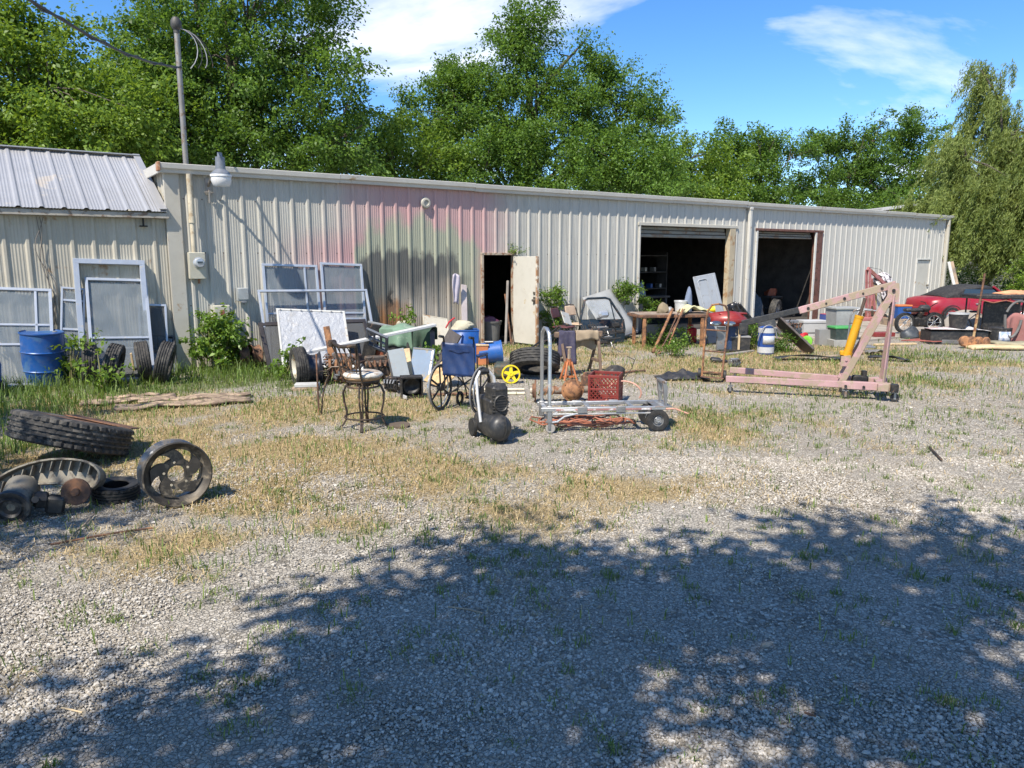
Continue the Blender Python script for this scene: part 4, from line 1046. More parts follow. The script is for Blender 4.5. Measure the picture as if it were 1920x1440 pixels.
# ---- wheelchair seen from behind
o = thing('wheelchair', 'folding wheelchair with blue vinyl back facing away among the junk', 'wheelchair', G(862, 772), R(-24))
VIN = mat('navy_blue_vinyl', (.010, .030, .10), .42, var=.2, dust=.12, bump=.15, scale=6)
CHROME = mat('dull_chrome', (.60, .61, .62), .25, .9, var=.1, worn=(.35, .33, .30), amt=.15)
for s_ in (-1, 1):
    x_ = s_*.29; Mw = T(x_, .02, .305) @ RY(R(90)+s_*R(2))
    w_ = link('wheel', None, o)
    b = MB(); b.lathe([(.295, -.012), (.305, -.006), (.305, .006), (.295, .012), (.285, 0)], 56, Mw, closed=True); b.build('tyre', mat('grey_tyre', (.16, .16, .16), .7), w_)
    b = MB(); b.lathe([(.285, -.012), (.285, .012), (.270, .012), (.270, -.012)], 56, Mw, closed=True)
    for k in range(6):
        a = k*math.pi/3; b.box((.15*math.cos(a), .15*math.sin(a), 0), (.25, .028, .014), .004, rot=(0, 0, a), M=Mw)
    b.lathe([(0, .03), (.05, .03), (.055, 0), (.05, -.03), (0, -.03)], 20, Mw); b.build('rim', PLB, w_)
    Mh = T(x_+s_*.035, .02, .305) @ RY(R(90)); b = MB(); b.tube([tuple(Vector((.265*math.cos(q), .265*math.sin(q), 0))) for q in [i*2*math.pi/48 for i in range(48)]], .010, 8, closed=True, M=Mh); b.build('handrim', CHROME, w_)
    cst = link('caster', None, o)
    b = MB(); Mc = T(s_*.22, .42, .095) @ RY(R(90)); tyre_part(b, .095, .06, .03, 28, 0, 1, .002, Mc); b.build('tyre', RUBBERB, cst)
    b = MB(); b.tube([(s_*.22, .36, .30), (s_*.22, .36, .21), (s_*.245, .41, .10)], .010, 6); b.build('fork', BLACKM, cst)
    b = MB(); b.tube([(s_*.215, -.08, .98), (s_*.215, -.02, .965), (s_*.215, .0, .90), (s_*.215, .0, .50), (s_*.215, .0, .22), (s_*.215, .36, .22), (s_*.215, .40, .46), (s_*.215, .0, .50)], .012, 8)
    b.tube([(s_*.25, .02, .52), (s_*.25, .02, .72), (s_*.25, .30, .72), (s_*.25, .30, .50)], .011, 8); b.build('side_frame', BLACKM, o)
    b = MB(); b.cyl((s_*.215, -.12, .985), (s_*.215, -.02, .968), .018, n=10); b.build('push_grip', RUBBERB, o)
    b = MB(); b.box((s_*.25, .16, .74), (.055, .27, .035), .012); b.build('armrest', VIN, o)
    b = MB(); b.tube([(s_*.20, .42, .44), (s_*.18, .52, .20), (s_*.18, .55, .10)], .010, 6); b.box((s_*.11, .57, .09), (.17, .13, .014), .004, rot=(R(8), 0, 0)); b.build('footrest', BLACKM, o)
b = MB(); b.tube([(-.21, .05, .20), (.21, .2, .50)], .010, 7); b.tube([(.21, .05, .20), (-.21, .2, .50)], .010, 7); b.build('cross_brace', BLACKM, o)
def backf(u, v_):
    x_ = (u-.5)*.46; return (x_, -.025+.045*(1-(2*u-1)**2)*(.7+.5*math.sin(v_*3.1))+.006*math.sin(u*17+v_*9), .47+v_*.43-.012*(1-(2*u-1)**2)*v_)
b = MB(); b.sheet(backf, 18, 12); b.build('backrest', VIN, o, 60, solid=.012)
b = MB(); b.box((0, -.012, .80), (.30, .008, .006)); b.build('pocket_seam', mat('seam_dark', (.01, .025, .08), .5), o)
b = MB(); b.sheet(lambda u, v_: ((u-.5)*.44, v_*.40, .50-.035*math.sin(math.pi*u)), 12, 6); b.build('seat', VIN, o, 60, solid=.012)
drop(o, -.004)

# ---- air compressor
o = thing('air_compressor', 'black portable air compressor with a white loop handle in front of the wheelchair', 'air compressor', (-.24, 8.02, 0), R(24)); o.scale = (.9, 1.0, 1.0)
b = MB(); Mt = T(0, -.32, .165) @ RX(R(-90))
b.lathe([(0, -.045), (.06, -.042), (.11, -.02), (.138, .02), (.145, .07), (.145, .46), (.135, .52), (.10, .56), (0, .58)], 32, Mt); b.build('tank', mat('matt_black_tank', (.03, .031, .033), .42, .2, var=.2, dust=.4), o)
b = MB(); b.box((.03, .02, .36), (.21, .40, .20), .03); b.box((.045, -.08, .44), (.20, .26, .34), .028)
for k in range(6): b.box((.045, -.08, .33+.035*k), (.206, .262, .010), .003)
b.build('motor_shroud', PLB, o)
b = MB(); Mg = T(.045, -.214, .42) @ RX(R(90)); b.lathe([(.075, 0), (.085, .012), (.095, 0)], 28, Mg)
for k in range(5): b.box((.045, -.214, .36+.03*k), (.15-.03*abs(k-2), .01, .006))
b.build('fan_grille', PLB, o)
b = MB(); b.box((.045, -.175, .585), (.15, .07, .09), .014, rot=(R(-25), 0, 0)); b.build('pressure_cap', PLB, o)
HW = mat('white_tube', (.52, .52, .515), .4, .2, var=.06, dust=.2)
b = MB(); b.tube([(-.15, -.06, .20), (-.16, .0, .45), (-.155, .05, .66), (-.10, .075, .73), (.02, .085, .73), (.08, .075, .67), (.10, .05, .46)], .019, 10); b.build('handle', HW, o)
b = MB(); b.tube([(-.10, .076, .731), (-.04, .082, .7325), (.02, .086, .731)], .024, 10); b.build('grip', RUBBERB, o)
for s_ in (-1, 1):
    b = MB(); Mw = T(s_*.16, .16, .10) @ RY(R(90)); tyre_part(b, .10, .055, .045, 30, 0, 2, .003, Mw); b.lathe([(0, .02), (.055, .02), (.055, -.02), (0, -.02)], 20, Mw); b.build('wheel', RUBBERB, o)
b = MB(); b.box((0, -.24, .03), (.22, .05, .06), .01); b.build('foot', RUBBERB, o)
b = MB(); b.tube([(.03, -.345, .30), (.035, -.372, .24), (.035, -.375, .15), (.02, -.36, .09)], .006, 6); b.build('air_line', RUBBERB, o)
drop(o)

# ---- folding aluminium cart
c0 = Vector(G(1022, 812)); c1 = Vector(G(1232, 808)); an = math.atan2(c1.y-c0.y, c1.x-c0.x)
o = thing('platform_cart', 'long aluminium convertible hand truck laid flat as a cart with upright handle', 'cart', c0, an)
LC = (c1-c0).length; HD = .27
REDT = mat('faded_pink_bar', (.42, .20, .18), .45, .4, var=.15, worn=(.55, .54, .53), amt=.35)
for y_ in (.0, .36):
    b = MB(); b.box((LC/2+.02, y_, HD), (LC+.14, .035, .045), .006); b.box((LC/2+.02, y_, HD-.055), (LC*.9, .03, .018), .004); b.build('side_rail', ALU, o)
b = MB(); b.box((LC/2+.02, -.02, HD-.005), (LC*.85, .006, .02), .002); b.build('red_strip', REDT, o)
for x_ in (.0, .50, 1.0, LC+.06):
    b = MB(); b.box((x_, .18, HD+.012), (.05, .34, .022), .004); b.build('cross_bar', ALU, o)
for x_ in (.42, .86):
    for y_ in (-.022, .382):
        b = MB(); b.box((x_, y_, HD-.005), (.11, .014, .07), .004); b.cyl((x_-.03, y_-.012, HD), (x_-.03, y_+.012, HD), .008, n=8); b.cyl((x_+.03, y_-.012, HD), (x_+.03, y_+.012, HD), .008, n=8); b.build('bracket_plate', STEEL, o)
b = MB(); b.tube([(.05, .02, .10), (.05, .02, 1.02), (.045, .05, 1.12), (.03, .12, 1.17), (.01, .22, 1.17), (0, .30, 1.12), (0, .33, 1.02), (0, .34, .20)], .022, 10); b.build('upright_handle', ALU, o)
b = MB(); b.box((.05, .02, .22), (.06, .06, .18), .008); b.box((0, .34, .22), (.06, .06, .18), .008); b.build('handle_socket', STEEL, o)
b = MB(); b.tube([(.05, -.005, .12), (.14, -.005, .13), (.22, -.005, .19), (.36, -.005, .22)], .014, 8); b.tube([(.05, .36, .12), (.14, .36, .13), (.22, .36, .19), (.36, .36, .22)], .014, 8); b.build('brace', ALU, o)
for y_ in (.0, .36):
    cs = link('caster', None, o); b = MB(); Mw = T(.06, y_, .055) @ RX(R(90)); tyre_part(b, .055, .03, .03, 24, 0, 1, .002, Mw); b.lathe([(0, .012), (.03, .012), (.03, -.012), (0, -.012)], 16, Mw); b.build('wheel', mat('grey_rubber', (.30, .28, .26), .6), cs)
    b = MB(); b.box((.045, y_-.022, .085), (.03, .004, .08)); b.box((.045, y_+.022, .085), (.03, .004, .08)); b.box((.04, y_, .13), (.07, .06, .012)); b.build('fork', STEEL, cs)
    wh = link('wheel', None, o); b = MB(); Mw = T(LC, y_, .128) @ RX(R(90)); tyre_part(b, .128, .065, .085, 44, 0, 4, .005, Mw); b.build('tyre', RUBBERB, wh)
    b = MB(); rim_part(b, .062, .07, 24, .0, 0, T(LC, y_, .128) @ RX(R(90))); b.lathe([(0, .04), (.015, .04), (.018, -.04), (0, -.04)], 12, Mw); b.build('rim', ALU, wh)
b = MB(); b.cyl((LC, -.02, .128), (LC, .38, .128), .012, n=10); b.box((LC, .18, .19), (.05, .36, .10), .006); b.build('axle', STEEL, o)
b = MB(); b.prism([(0, 0), (.02, .0), (.02, .24), (-.02, .30), (-.04, .30)], .04, .09, T(LC+.10, 0, HD)); b.prism([(0, 0), (.02, .0), (.02, .24), (-.02, .30), (-.04, .30)], .27, .32, T(LC+.10, 0, HD)); b.box((LC+.09, .18, HD+.28), (.05, .28, .04), .01); b.box((LC+.06, .18, HD+.015), (.20, .40, .012), .004); b.box((LC+.11, .18, HD+.14), (.015, .28, .03), .004); b.build('toe_plate', STEEL, o)
drop(o)
# copper-coloured hose tangle under the cart
rr_ = random.Random(9); b = MB(); HOSE = mat('orange_red_hose', (.30, .105, .06), .6, var=.25, dust=.3)
pts = []
for i in range(150):
    a = i*.33; s_ = 1+.35*math.sin(i*.11); pts.append((.85+.42*s_*math.cos(a)+.1*math.sin(i*.7), 8.62+.17*s_*math.sin(a), .02+.02*(1+math.sin(i*1.9))+.0003*i))
b.tube(pts, .009, 6); tag(b.build('hose_coil', HOSE), 'tangled orange hose coiled on the ground under the cart', 'hose')
b = MB(); q = Vector(G(1165, 756)); pts = [(q.x-.21*math.cos(a)+.04, q.y+.10*math.cos(a), .17-.20*math.sin(a-.2)*-1 if False else .155+.15*math.sin(a)) for a in [R(-28+i*9) for i in range(27)]]
b.tube(pts, .011, 8); b.tube([pts[0], (q.x-.30, q.y-.25, .012), (q.x+.1, q.y-.5, .011), (q.x+.6, q.y-.62, .05), (q.x+.75, q.y-.8, .012)], .011, 8)
tag(b.build('hose_loop', mat('pinkish_hose', (.48, .25, .19), .5, dust=.2)), 'pinkish hose rising in a loop beside the red crate', 'hose')

# ---- red milk crate
o = thing('milk_crate', 'dark red plastic milk crate standing open behind the cart', 'crate', (*G(1135, 752)[:2], 0), R(-16)); o.scale = (1.2, 1.2, 1.3)
CR = mat('dark_red_plastic', (.20, .028, .022), .45, var=.15, dust=.2)
s2 = .165
b = MB()
for z_, w_ in ((.285, .03), (.02, .04), (.15, .018)):
    for sx, sy in ((1, 0), (-1, 0), (0, 1), (0, -1)):
        b.box((sx*s2, sy*s2, z_), (.012 if sx else 2*s2+.012, .012 if sy else 2*s2+.012, w_), .003)
for sx in (-1, 1):
    for sy in (-1, 1): b.box((sx*s2, sy*s2, .15), (.022, .022, .30), .004)
b.box((0, 0, .012), (2*s2, 2*s2, .012)); b.build('frame', CR, o)
for side in range(4):
    Ms = RZ(side*math.pi/2) @ T(0, -s2, .15); b = MB()
    for k in range(-7, 8):
        for dr in (-1, 1):
            x0_, z0_, x1_, z1_ = k*.045-dr*.125, -.125, k*.045+dr*.125, .125
            def clip(x0_, z0_, x1_, z1_):
                pts = []
                for u in (0, 1): pts.append((x0_+(x1_-x0_)*u, z0_+(z1_-z0_)*u))
                t0, t1 = 0., 1.; dx = x1_-x0_
                for lim, sg in ((-.155, 1), (.155, -1)):
                    if abs(dx) > 1e-9:
                        q_ = (lim-x0_)/dx
                        if sg*dx > 0: t0 = max(t0, q_)
                        else: t1 = min(t1, q_)
                return (t0, t1)
            t0, t1 = clip(x0_, z0_, x1_, z1_)
            if t1-t0 < .1: continue
            a_ = (x0_+(x1_-x0_)*t0, z0_+.25*t0); c_ = (x0_+(x1_-x0_)*t1, z0_+.25*t1)
            L_ = math.hypot(c_[0]-a_[0], c_[1]-a_[1]); b.box(((a_[0]+c_[0])/2, 0, (a_[1]+c_[1])/2), (L_, .007, .009), rot=(0, -math.atan2(c_[1]-a_[1], c_[0]-a_[0]), 0), M=Ms)
    b.build('lattice_side', CR, o)
drop(o)
# ---- rear axle with differential and brake discs
o = thing('rear_axle', 'rusty rear axle with round differential cover and a brake disc', 'axle', (*G(1072, 752)[:2], .0), R(9))
zc_ = .15
b = MB(); Md = T(0, 0, zc_) @ RX(R(90)); b.lathe([(0, .115), (.06, .11), (.105, .085), (.125, .05), (.158, .045), (.158, .03), (.13, .02), (.13, -.08), (.09, -.15), (.05, -.24), (0, -.24)], 30, Md)
b.build('differential', RUSTO, o)
for k in range(10):
    a = k*math.pi/5; b = MB(); b.cyl((.131*math.cos(a), -.04, zc_+.131*math.sin(a)), (.131*math.cos(a), -.056, zc_+.131*math.sin(a)), .009, n=6); b.build('bolt', RUSTM, o)
b = MB(); b.cyl((-.12, .02, zc_), (-.34, .02, zc_), .062, .05, n=16); b.cyl((-.34, .02, zc_), (-.44, .02, zc_), .045, n=16); b.cyl((.12, .02, zc_), (.30, .02, zc_), .05, n=16); b.build('axle_tube', mat('grimy_axle_steel', (.24, .21, .17), .7, .3, worn=RUST, amt=.4), o)
b = MB()
b.tube([(-.22-.012*i-0, .02+.062*math.cos(i*.8), zc_+.062*math.sin(i*.8)) for i in range(22)], .009, 6); b.build('spring', RUSTO, o)
for sx in (-1, 1):
    hb = link('hub', None, o); Mh = T(sx*.50 if sx < 0 else .30, .02, zc_) @ RZ(R(12*sx)) @ RY(R(90)*sx)
    b = MB(); b.lathe([(.04, .0), (.15, .0), (.152, .02), (.10, .022), (.10, .05), (.04, .055), (0, .055), (0, 0)], 34, Mh); b.build('brake_disc', RUSTM, hb)
    b = MB(); b.lathe([(0, .085), (.03, .085), (.034, .05)], 18, Mh)
    for k in range(5): a = k*2*math.pi/5; b.cyl((.066*math.cos(a), .066*math.sin(a), .05), (.066*math.cos(a), .066*math.sin(a), .085), .007, n=6, M=Mh)
    b.build('hub_cap', CREAM if False else mat('bare_hub', (.52, .46, .38), .5, .3), hb)
drop(o)
tag(MB().box((0, 0, .03), (.30, .10, .05), .008, rot=(0, 0, .3)).build('white_plank', WHITE), 'short white painted board lying behind the axle', 'board').location = G(1040, 735)
# ---- jack stand
o = thing('jack_stand', 'orange steel jack stand with a ratchet post beside the sawhorse', 'jack stand', (*G(1066, 712)[:2], 0), R(15))
ORG = mat('faded_orange_paint', (.48, .155, .055), .55, var=.2, worn=RUST, amt=.3, dust=.2)
for k in range(4):
    a = math.pi/4+k*math.pi/2; b = MB(); b.tube([(.15*math.cos(a), .15*math.sin(a), .005), (.05*math.cos(a), .05*math.sin(a), .30)], .018, 5); b.build('leg', ORG, o)
b = MB(); b.box((0, 0, .05), (.20, .014, .03)); b.box((0, 0, .05), (.014, .20, .03)); b.build('cross_brace', ORG, o)
b = MB(); b.cyl((0, 0, .24), (0, 0, .345), .042, n=14); b.build('collar', ORG, o)
b = MB(); b.cyl((0, 0, .30), (0, 0, .52), .022, n=12)
for k in range(7): b.box((.018, 0, .36+.022*k), (.02, .03, .010))
b.box((0, 0, .53), (.09, .05, .025), .006); b.build('ratchet_post', mat('dusty_iron', (.33, .26, .19), .7, .2, worn=RUST, amt=.3), o)
drop(o)
# ------------------------------------------------------------------ sawhorse, folding chairs, car door and other things by the entry
def cloth(b, x0, x1, top, y0, drop_f, drop_b, th=.05, seed=0, nu=14, nv=14, amp=.03):
    r = random.Random(seed); ph = [r.uniform(0, 6) for _ in range(4)]
    def f(u, v_):
        x_ = x0+(x1-x0)*u; L_ = drop_f+th*2+drop_b; s_ = v_*L_
        w_ = amp*(math.sin(u*9+ph[0])+.6*math.sin(u*17+ph[1]))
        if s_ < drop_f: d = drop_f-s_; return (x_*(1)+.10*d*(u-.5), y0-th-.01-w_*d*2-.03*d, top-d*(1-.15*math.sin(u*5+ph[2])))
        if s_ > drop_f+2*th: d = s_-drop_f-2*th; return (x_, y0+th+.01+w_*d*1.5, top-d*(1-.12*math.sin(u*6+ph[3])))
        k = (s_-drop_f)/(2*th); return (x_, y0-th+2*th*k, top+(.012+.25*max(0, th-.1))*math.sin(math.pi*k)*(1+.5*math.sin(u*8+ph[1]))+.006*math.sin(u*12))
    return b.sheet(f, nu, nv)
sq = G(1085, 704)
o = thing('sawhorse', 'dark wooden sawhorse with rags thrown over its top', 'sawhorse', (sq[0], sq[1]+.15, 0), R(14))
for x_ in (-.27, .30):
    for s_ in (-1, 1):
        b = MB(); b.box((x_+.03*(1 if x_ > 0 else -1), s_*.155, .33), (.045, .04, .72), .004, rot=(s_*R(24), R(4 if x_ > 0 else -4), 0)); b.build('leg', mat('dark_old_wood', (.13, .085, .06), .85, var=.3, worn=(.22,.15,.10), amt=.3), o)
b = MB(); b.box((0, 0, .68), (.84, .09, .09), .006); b.build('top_beam', _mats['dark_old_wood'], o)
b = MB(); b.box((.30, 0, .24), (.03, .34, .05), .004); b.box((-.27, 0, .24), (.03, .34, .05), .004); b.build('stretcher', _mats['dark_old_wood'], o)
sawh = o; drop(o)
NAVY = mat('faded_navy_cloth', (.055, .05, .085), .95, var=.25, dust=.25, bump=.4, scale=14)
KHAKI = mat('khaki_cloth', (.32, .245, .165), .95, var=.2, dust=.2, bump=.4, scale=14)
oo = cloth(MB(), -.36, -.08, .735, 0, .48, .25, seed=2).build('work_trousers', NAVY, None, 70, solid=.008)
oo.location = (sq[0], sq[1]+.15, 0); oo.rotation_euler = (0, 0, R(14)); tag(oo, 'faded navy trousers hanging over the left of the sawhorse', 'trousers')
oo = cloth(MB(), -.06, .34, .738, 0, .16, .30, seed=5, amp=.05).build('khaki_rag', KHAKI, None, 70, solid=.008)
oo.location = (sq[0], sq[1]+.15, 0); oo.rotation_euler = (0, 0, R(14)); tag(oo, 'khaki cloth bunched over the right of the sawhorse', 'cloth')
# steel rods leaning across the tyre
a_, c_ = AT(948, 697, 12.1), AT(1052, 616, 13.4)
o = stick('black mower handle bar slanting up behind the cart', [a_, Vector(a_).lerp(Vector(c_), .5), c_], .018, BLACKM, 'mower_handle', 'handle')
a2 = (a_[0]-.02, a_[1]+.35, a_[2]); c2 = (c_[0]-.02, c_[1]+.35, c_[2]); b = MB(); b.tube([a2, c2], .016, 8); b.tube([c_, ((c_[0]+c2[0])/2, (c_[1]+c2[1])/2, c_[2]+.02), c2], .016, 8); b.build('second_bar', BLACKM, o)
b = MB(); b.box((a_[0]-.02, a_[1]+.17, .13), (.34, .46, .22), .04); b.build('mower_deck', mat('green_black_deck', (.03, .05, .04), .6, worn=(.12, .08, .05), amt=.4), o)
# tyre and yellow wheel
tyre_thing('large dark tyre lying on its side behind the yellow wheel', (*G(1004, 716)[:2], 0), (R(-24), R(6), R(10)), .42, .22, .27, blocks=4, name='scrap_tyre', n=80).location.y += .40
yo = thing('yellow_wheel', 'bright yellow five-spoke plastic wheel facing the camera', 'wheel', (*G(958, 719)[:2], 0), rot=face(R(4), R(-4)))
YEL = mat('bright_yellow_plastic', (.72, .55, .02), .4, var=.08, dust=.12)
b = MB(); b.lathe([(.128, -.03), (.146, -.03), (.150, 0), (.146, .03), (.128, .03), (.124, 0)], 44, closed=True); b.build('rim', YEL, yo)
for k in range(5):
    a = k*2*math.pi/5+R(90); b = MB(); M_ = RZ(a); b.add([(.025,-.03,.012), (.13,-.018,.015), (.13,.018,.015), (.025,.03,.012), (.025,-.03,-.01), (.13,-.018,-.01), (.13,.018,-.01), (.025,.03,-.01)], [(0,1,2,3), (7,6,5,4), (0,4,5,1), (1,5,6,2), (2,6,7,3), (3,7,4,0)], M_); b.build('spoke', YEL, yo)
b = MB(); b.lathe([(0, .02), (.014, .02), (.016, .03), (.034, .028), (.036, -.02), (0, -.02)], 20); b.build('hub', YEL, yo); drop(yo)
# pale lengths of pipe on the ground
for i, (px, py, L_, a, lb) in enumerate(((935, 741, .75, 4, 'pale pipe on the ground, nearer of the two by the brake disc'), (930, 733, .85, 2, 'pale pipe on the ground, farther of the two by the brake disc'))):
    g_ = G(px, py); b = MB(); b.cyl((-L_/2, 0, .022), (L_/2, 0, .022), .02, n=10); q = b.build('pipe', mat('cream_pipe', (.62, .55, .42), .6, var=.1, dust=.3)); q.location = g_; q.rotation_euler = (0, 0, R(a)); tag(q, lb, 'pipe', 'pale pipes on the ground')
# hub and lump objects right of crate
def lump(name, label, cat, loc, size, m, seed, parts=None, rz=0):
    r = np.random.default_rng(seed); b = MB(); n, k = 30, 16
    ph = r.uniform(0, 6, 14); q = r.normal(0, 1, (9, 3)); q /= np.linalg.norm(q, axis=1, keepdims=True); pl_ = r.uniform(.62, .92, 9)
    def f(u, v_):
        th_, fi = 2*math.pi*u, math.pi*(v_-.5)
        d = np.array([math.cos(fi)*math.cos(th_), math.cos(fi)*math.sin(th_), math.sin(fi)])
        rr = 1.12
        for w_, c_ in zip(q, pl_):                     # slumped flats between folds
            dd = float(d @ w_)
            if dd > .05: rr = min(rr, c_/dd)
        a1, a2 = d @ q[0]*5+ph[0], d @ q[1]*6+ph[1]
        rr *= 1+.07*abs(math.sin(a1+1.3*math.sin(a2)))+.05*abs(math.sin(d @ q[2]*11+ph[2]))-.06+.03*math.sin(d @ q[3]*19+ph[3])*math.cos(fi)
        return (size[0]*rr*d[0], size[1]*rr*d[1], max(-.25*size[2], size[2]*rr*d[2])+.25*size[2])
    b.sheet(f, n, k); o = b.build(name, m, None, 32); o.location = loc; o.rotation_euler = (0, 0, rz); tag(o, label, cat); return o
lump('crumpled_bag', 'crumpled dark bag slumped behind the red crate', 'bag', (*G(1152, 706)[:2], 0), (.19, .14, .14), mat('dark_crumpled_plastic', (.035, .032, .03), .5, var=.4, bump=.6, dust=.3), 3)
stick('thin wire curling up behind the red crate', [(*G(1170, 712)[:2], .02), AT(1185, 690, 12.4), AT(1190, 675, 12.6), AT(1176, 668, 12.7)], .006, BLACKM, 'wire', 'wire')
# two folding chairs against the wall behind the door
def folding_chair(label, s, off, rz, fab):
    o = thing('folding_chair', label, 'chair', BW(s, off), WA+R(rz))
    for sx in (-1, 1):
        b = MB(); b.tube([(sx*.20, -.22, .01), (sx*.21, .08, .50), (sx*.21, .20, .80), (sx*.16, .23, .88), (0, .235, .90)], .013, 8); b.build('front_leg', BLACKM, o)
        b = MB(); b.tube([(sx*.19, .22, .01), (sx*.19, -.10, .45)], .012, 8); b.build('rear_leg', BLACKM, o)
    b = MB(); b.box((0, .185, .76), (.36, .03, .22), .012, rot=(R(-16), 0, 0)); b.build('backrest', fab, o)
    b = MB(); b.box((0, -.03, .46), (.39, .38, .035), .014); b.build('seat', fab, o)
    return drop(o)
folding_chair('black framed folding chair with maroon back beside the open door', 7.72, 1.15, 25, mat('maroon_vinyl', (.10, .03, .035), .5, dust=.2))
folding_chair('tan folding chair half hidden behind the dark car door', 8.45, .75, 10, mat('tan_board', (.50, .36, .25), .6))
b = MB(); b.box((0, 0, .15), (.34, .02, .30), .006); q = b.build('white_board', WHITE); q.location = BW(7.78, 1.28, .52); q.rotation_euler = (R(-28), R(14), WA+R(20)); tag(q, 'square white board standing on the maroon folding chair', 'board')
# ---- detached car door
o = thing('car_door', 'detached dark blue car door with wing mirror standing on the ground', 'car door', BW(8.95, 1.15), rot=(R(-12), 0, WA-R(14))); o.scale = (1.12, 1.1, 1.08)
DBL = mat('dark_teal_car_paint', (.018, .032, .045), .3, .2, var=.15, worn=(.22, .12, .08), amt=.16, dust=.25)
out = [(-.48, .02), (.46, .02), (.52, .30), (.50, .52), (-.50, .54), (-.53, .30)]
b = MB(); b.prism(out, -.05, .05); b.build('skin', DBL, o)
b = MB(); b.tube([(-.49, 0, .54), (-.36, .0, .95), (-.28, 0, .99), (.12, 0, 1.0), (.22, 0, .97), (.49, 0, .53)], .026, 8); b.tube([(.23, 0, .95), (.30, 0, .53)], .014, 6); b.build('window_frame', DBL, o)
b = MB(); b.prism([(-.46, .55), (-.35, .93), (.20, .95), (.28, .55)], -.004, .004); GL = NT('dusty_glass'); GL.base((.5, .55, .58)); GL.p.inputs['Roughness'].default_value = .12; GL.p.inputs['Alpha'].default_value = .12; b.build('window', GL.m, o)
mr = link('mirror', None, o)
b = MB(); b.box((-.05, -.20, .62), (.24, .11, .15), .045); b.box((-.10, -.10, .56), (.08, .14, .05), .015); b.build('housing', mat('silver_mirror_shell', (.42, .44, .47), .3, .5), mr)
b = MB(); b.box((-.28, -.06, .40), (.16, .03, .06), .012); b.box((.25, -.06, .40), (.26, .03, .10), .02); b.build('handle', PLB, o)
b = MB(); b.box((0, -.055, .25), (.94, .02, .06), .008); b.build('side_moulding', PLB, o); drop(o)
rr_ = random.Random(3)
for i, lb in enumerate(('black wiring loom sprawling from the car door', 'black bent cable arching over the sawhorse')):
    b = MB()
    for k in range(3):
        a_ = Vector(AT(1085+6*k+i*20, 600+5*k, 15.0)); e_ = Vector(AT(1140+8*k+i*8, 615+9*k, 15.0)); b.tube(bez(a_, a_+Vector((.05, -.1, -.3)), e_+Vector((-.3, -.1, -.15+.1*i)), e_, 10), .008+.003*k, 6)
    if i == 0: b.tube(bez(AT(1150, 612, 15.2), AT(1160, 618, 15.2), AT(1152, 640, 15.2), G(1148, 648), 8), .012, 6); b.tube(bez(AT(1110, 630, 15.2), AT(1150, 630, 15.2), AT(1155, 650, 15.4), G(1120, 650), 8), .010, 6)
    else: b.tube(bez(AT(1060, 622, 14.8), AT(1090, 615, 14.8), AT(1120, 628, 15), G(1150, 648), 8), .009, 6)
    tag(b.build('wiring', RUBBERB), lb, 'cable')
# grey sheet leaning on the wall
def lean_panel(name, label, cat, s, w, L_, foot, m, th=.012, tilt_in=0, z0=0.0, wallgap=.045, split=1):
    ang = math.asin(min(.95, (foot-wallgap)/L_))
    o = thing(name, label, cat, BW(s, foot, z0), rot=(RZ(WA) @ RX(-ang) @ RY(R(tilt_in))).to_euler()); return o
o = lean_panel('grey_sheet', 'big weathered grey sheet leaning on the wall beside the vines', 'sheet', 9.9, 1.1, 1.35, .85, None, tilt_in=-12)
b = MB(); b.sheet(lambda u, v_: ((u-.5)*1.05, .012*math.sin(u*5), v_*1.30), 10, 6); b.build('panel', mat('weathered_grey_sheet', (.27, .28, .285), .7, var=.12, worn=(.20, .21, .21), amt=.22, scale=3), o, 60, solid=.01)
b = MB(); b.box((0, -.012, .03), (1.0, .016, .03)); b.build('edge_strip', STEEL, o); drop(o)
# ---- windows, frames and boards leaning on the buildings
GLZ = NT('dusty_window_glass'); v = GLZ.coord('Object')
GLZ.base(GLZ.mix(GLZ.ramp(GLZ.noise(3, 5, .6, v), .3, .7), (.19, .225, .25), (.31, .345, .36))); GLZ.p.inputs['Roughness'].default_value = .04; GLZ.p.inputs['Alpha'].default_value = .40; GLZ = GLZ.m
SCR = NT('grey_insect_screen'); SCR.base((.10, .105, .11)); SCR.p.inputs['Roughness'].default_value = .8; SCR.p.inputs['Alpha'].default_value = .62; SCR = SCR.m
def window(label, s, foot, w, h, m=ALUL, bars=(), vbars=(), glass=GLZ, fw=.045, screen=None, name='window_sash', onann=False, tilt=0, z0=0.0, depth=.05, gap=.05, cat='window'):
    ang = math.asin(min(.9, max(.02, (foot-gap)/h)))
    base = BW(s, foot + (ANN if onann else 0), z0)
    o = thing(name, label, cat, base, rot=(RZ(WA) @ RX(-ang) @ RY(R(tilt))).to_euler())
    b = MB(); b.frame(-w/2, w/2, 0, h, fw, -depth/2, depth/2); b.build('frame', m, o)
    zs = [fw]+[q*h for q in bars]+[h-fw]
    for q in bars: b = MB(); b.box((0, 0, q*h), (w-2*fw, depth*.7, .035), .004); b.build('rail', m, o)
    for q in vbars: b = MB(); b.box((-w/2+q*w, 0, h/2), (.035, depth*.7, h-2*fw), .004); b.build('stile', m, o)
    for i, (z0_, z1_) in enumerate(zip(zs, zs[1:])):
        g_ = screen if (screen is not None and i == 0) else glass
        if g_ is None: continue
        b = MB(); b.box((0, .006 if g_ is GLZ else -.008, (z0_+z1_)/2), (w-2*fw+.01, .005, z1_-z0_-.02)); b.build('screen' if g_ is SCR else 'pane', g_, o)
    return drop(o)
SA = lambda px, py=560: W(px, py, ANN+.3)[0]
window('wide aluminium window leaning at the far left behind the leafy shrub', SA(5, 560), .75, 1.10, 1.62, bars=(.42, .62), vbars=(.80,), onann=True, tilt=4)
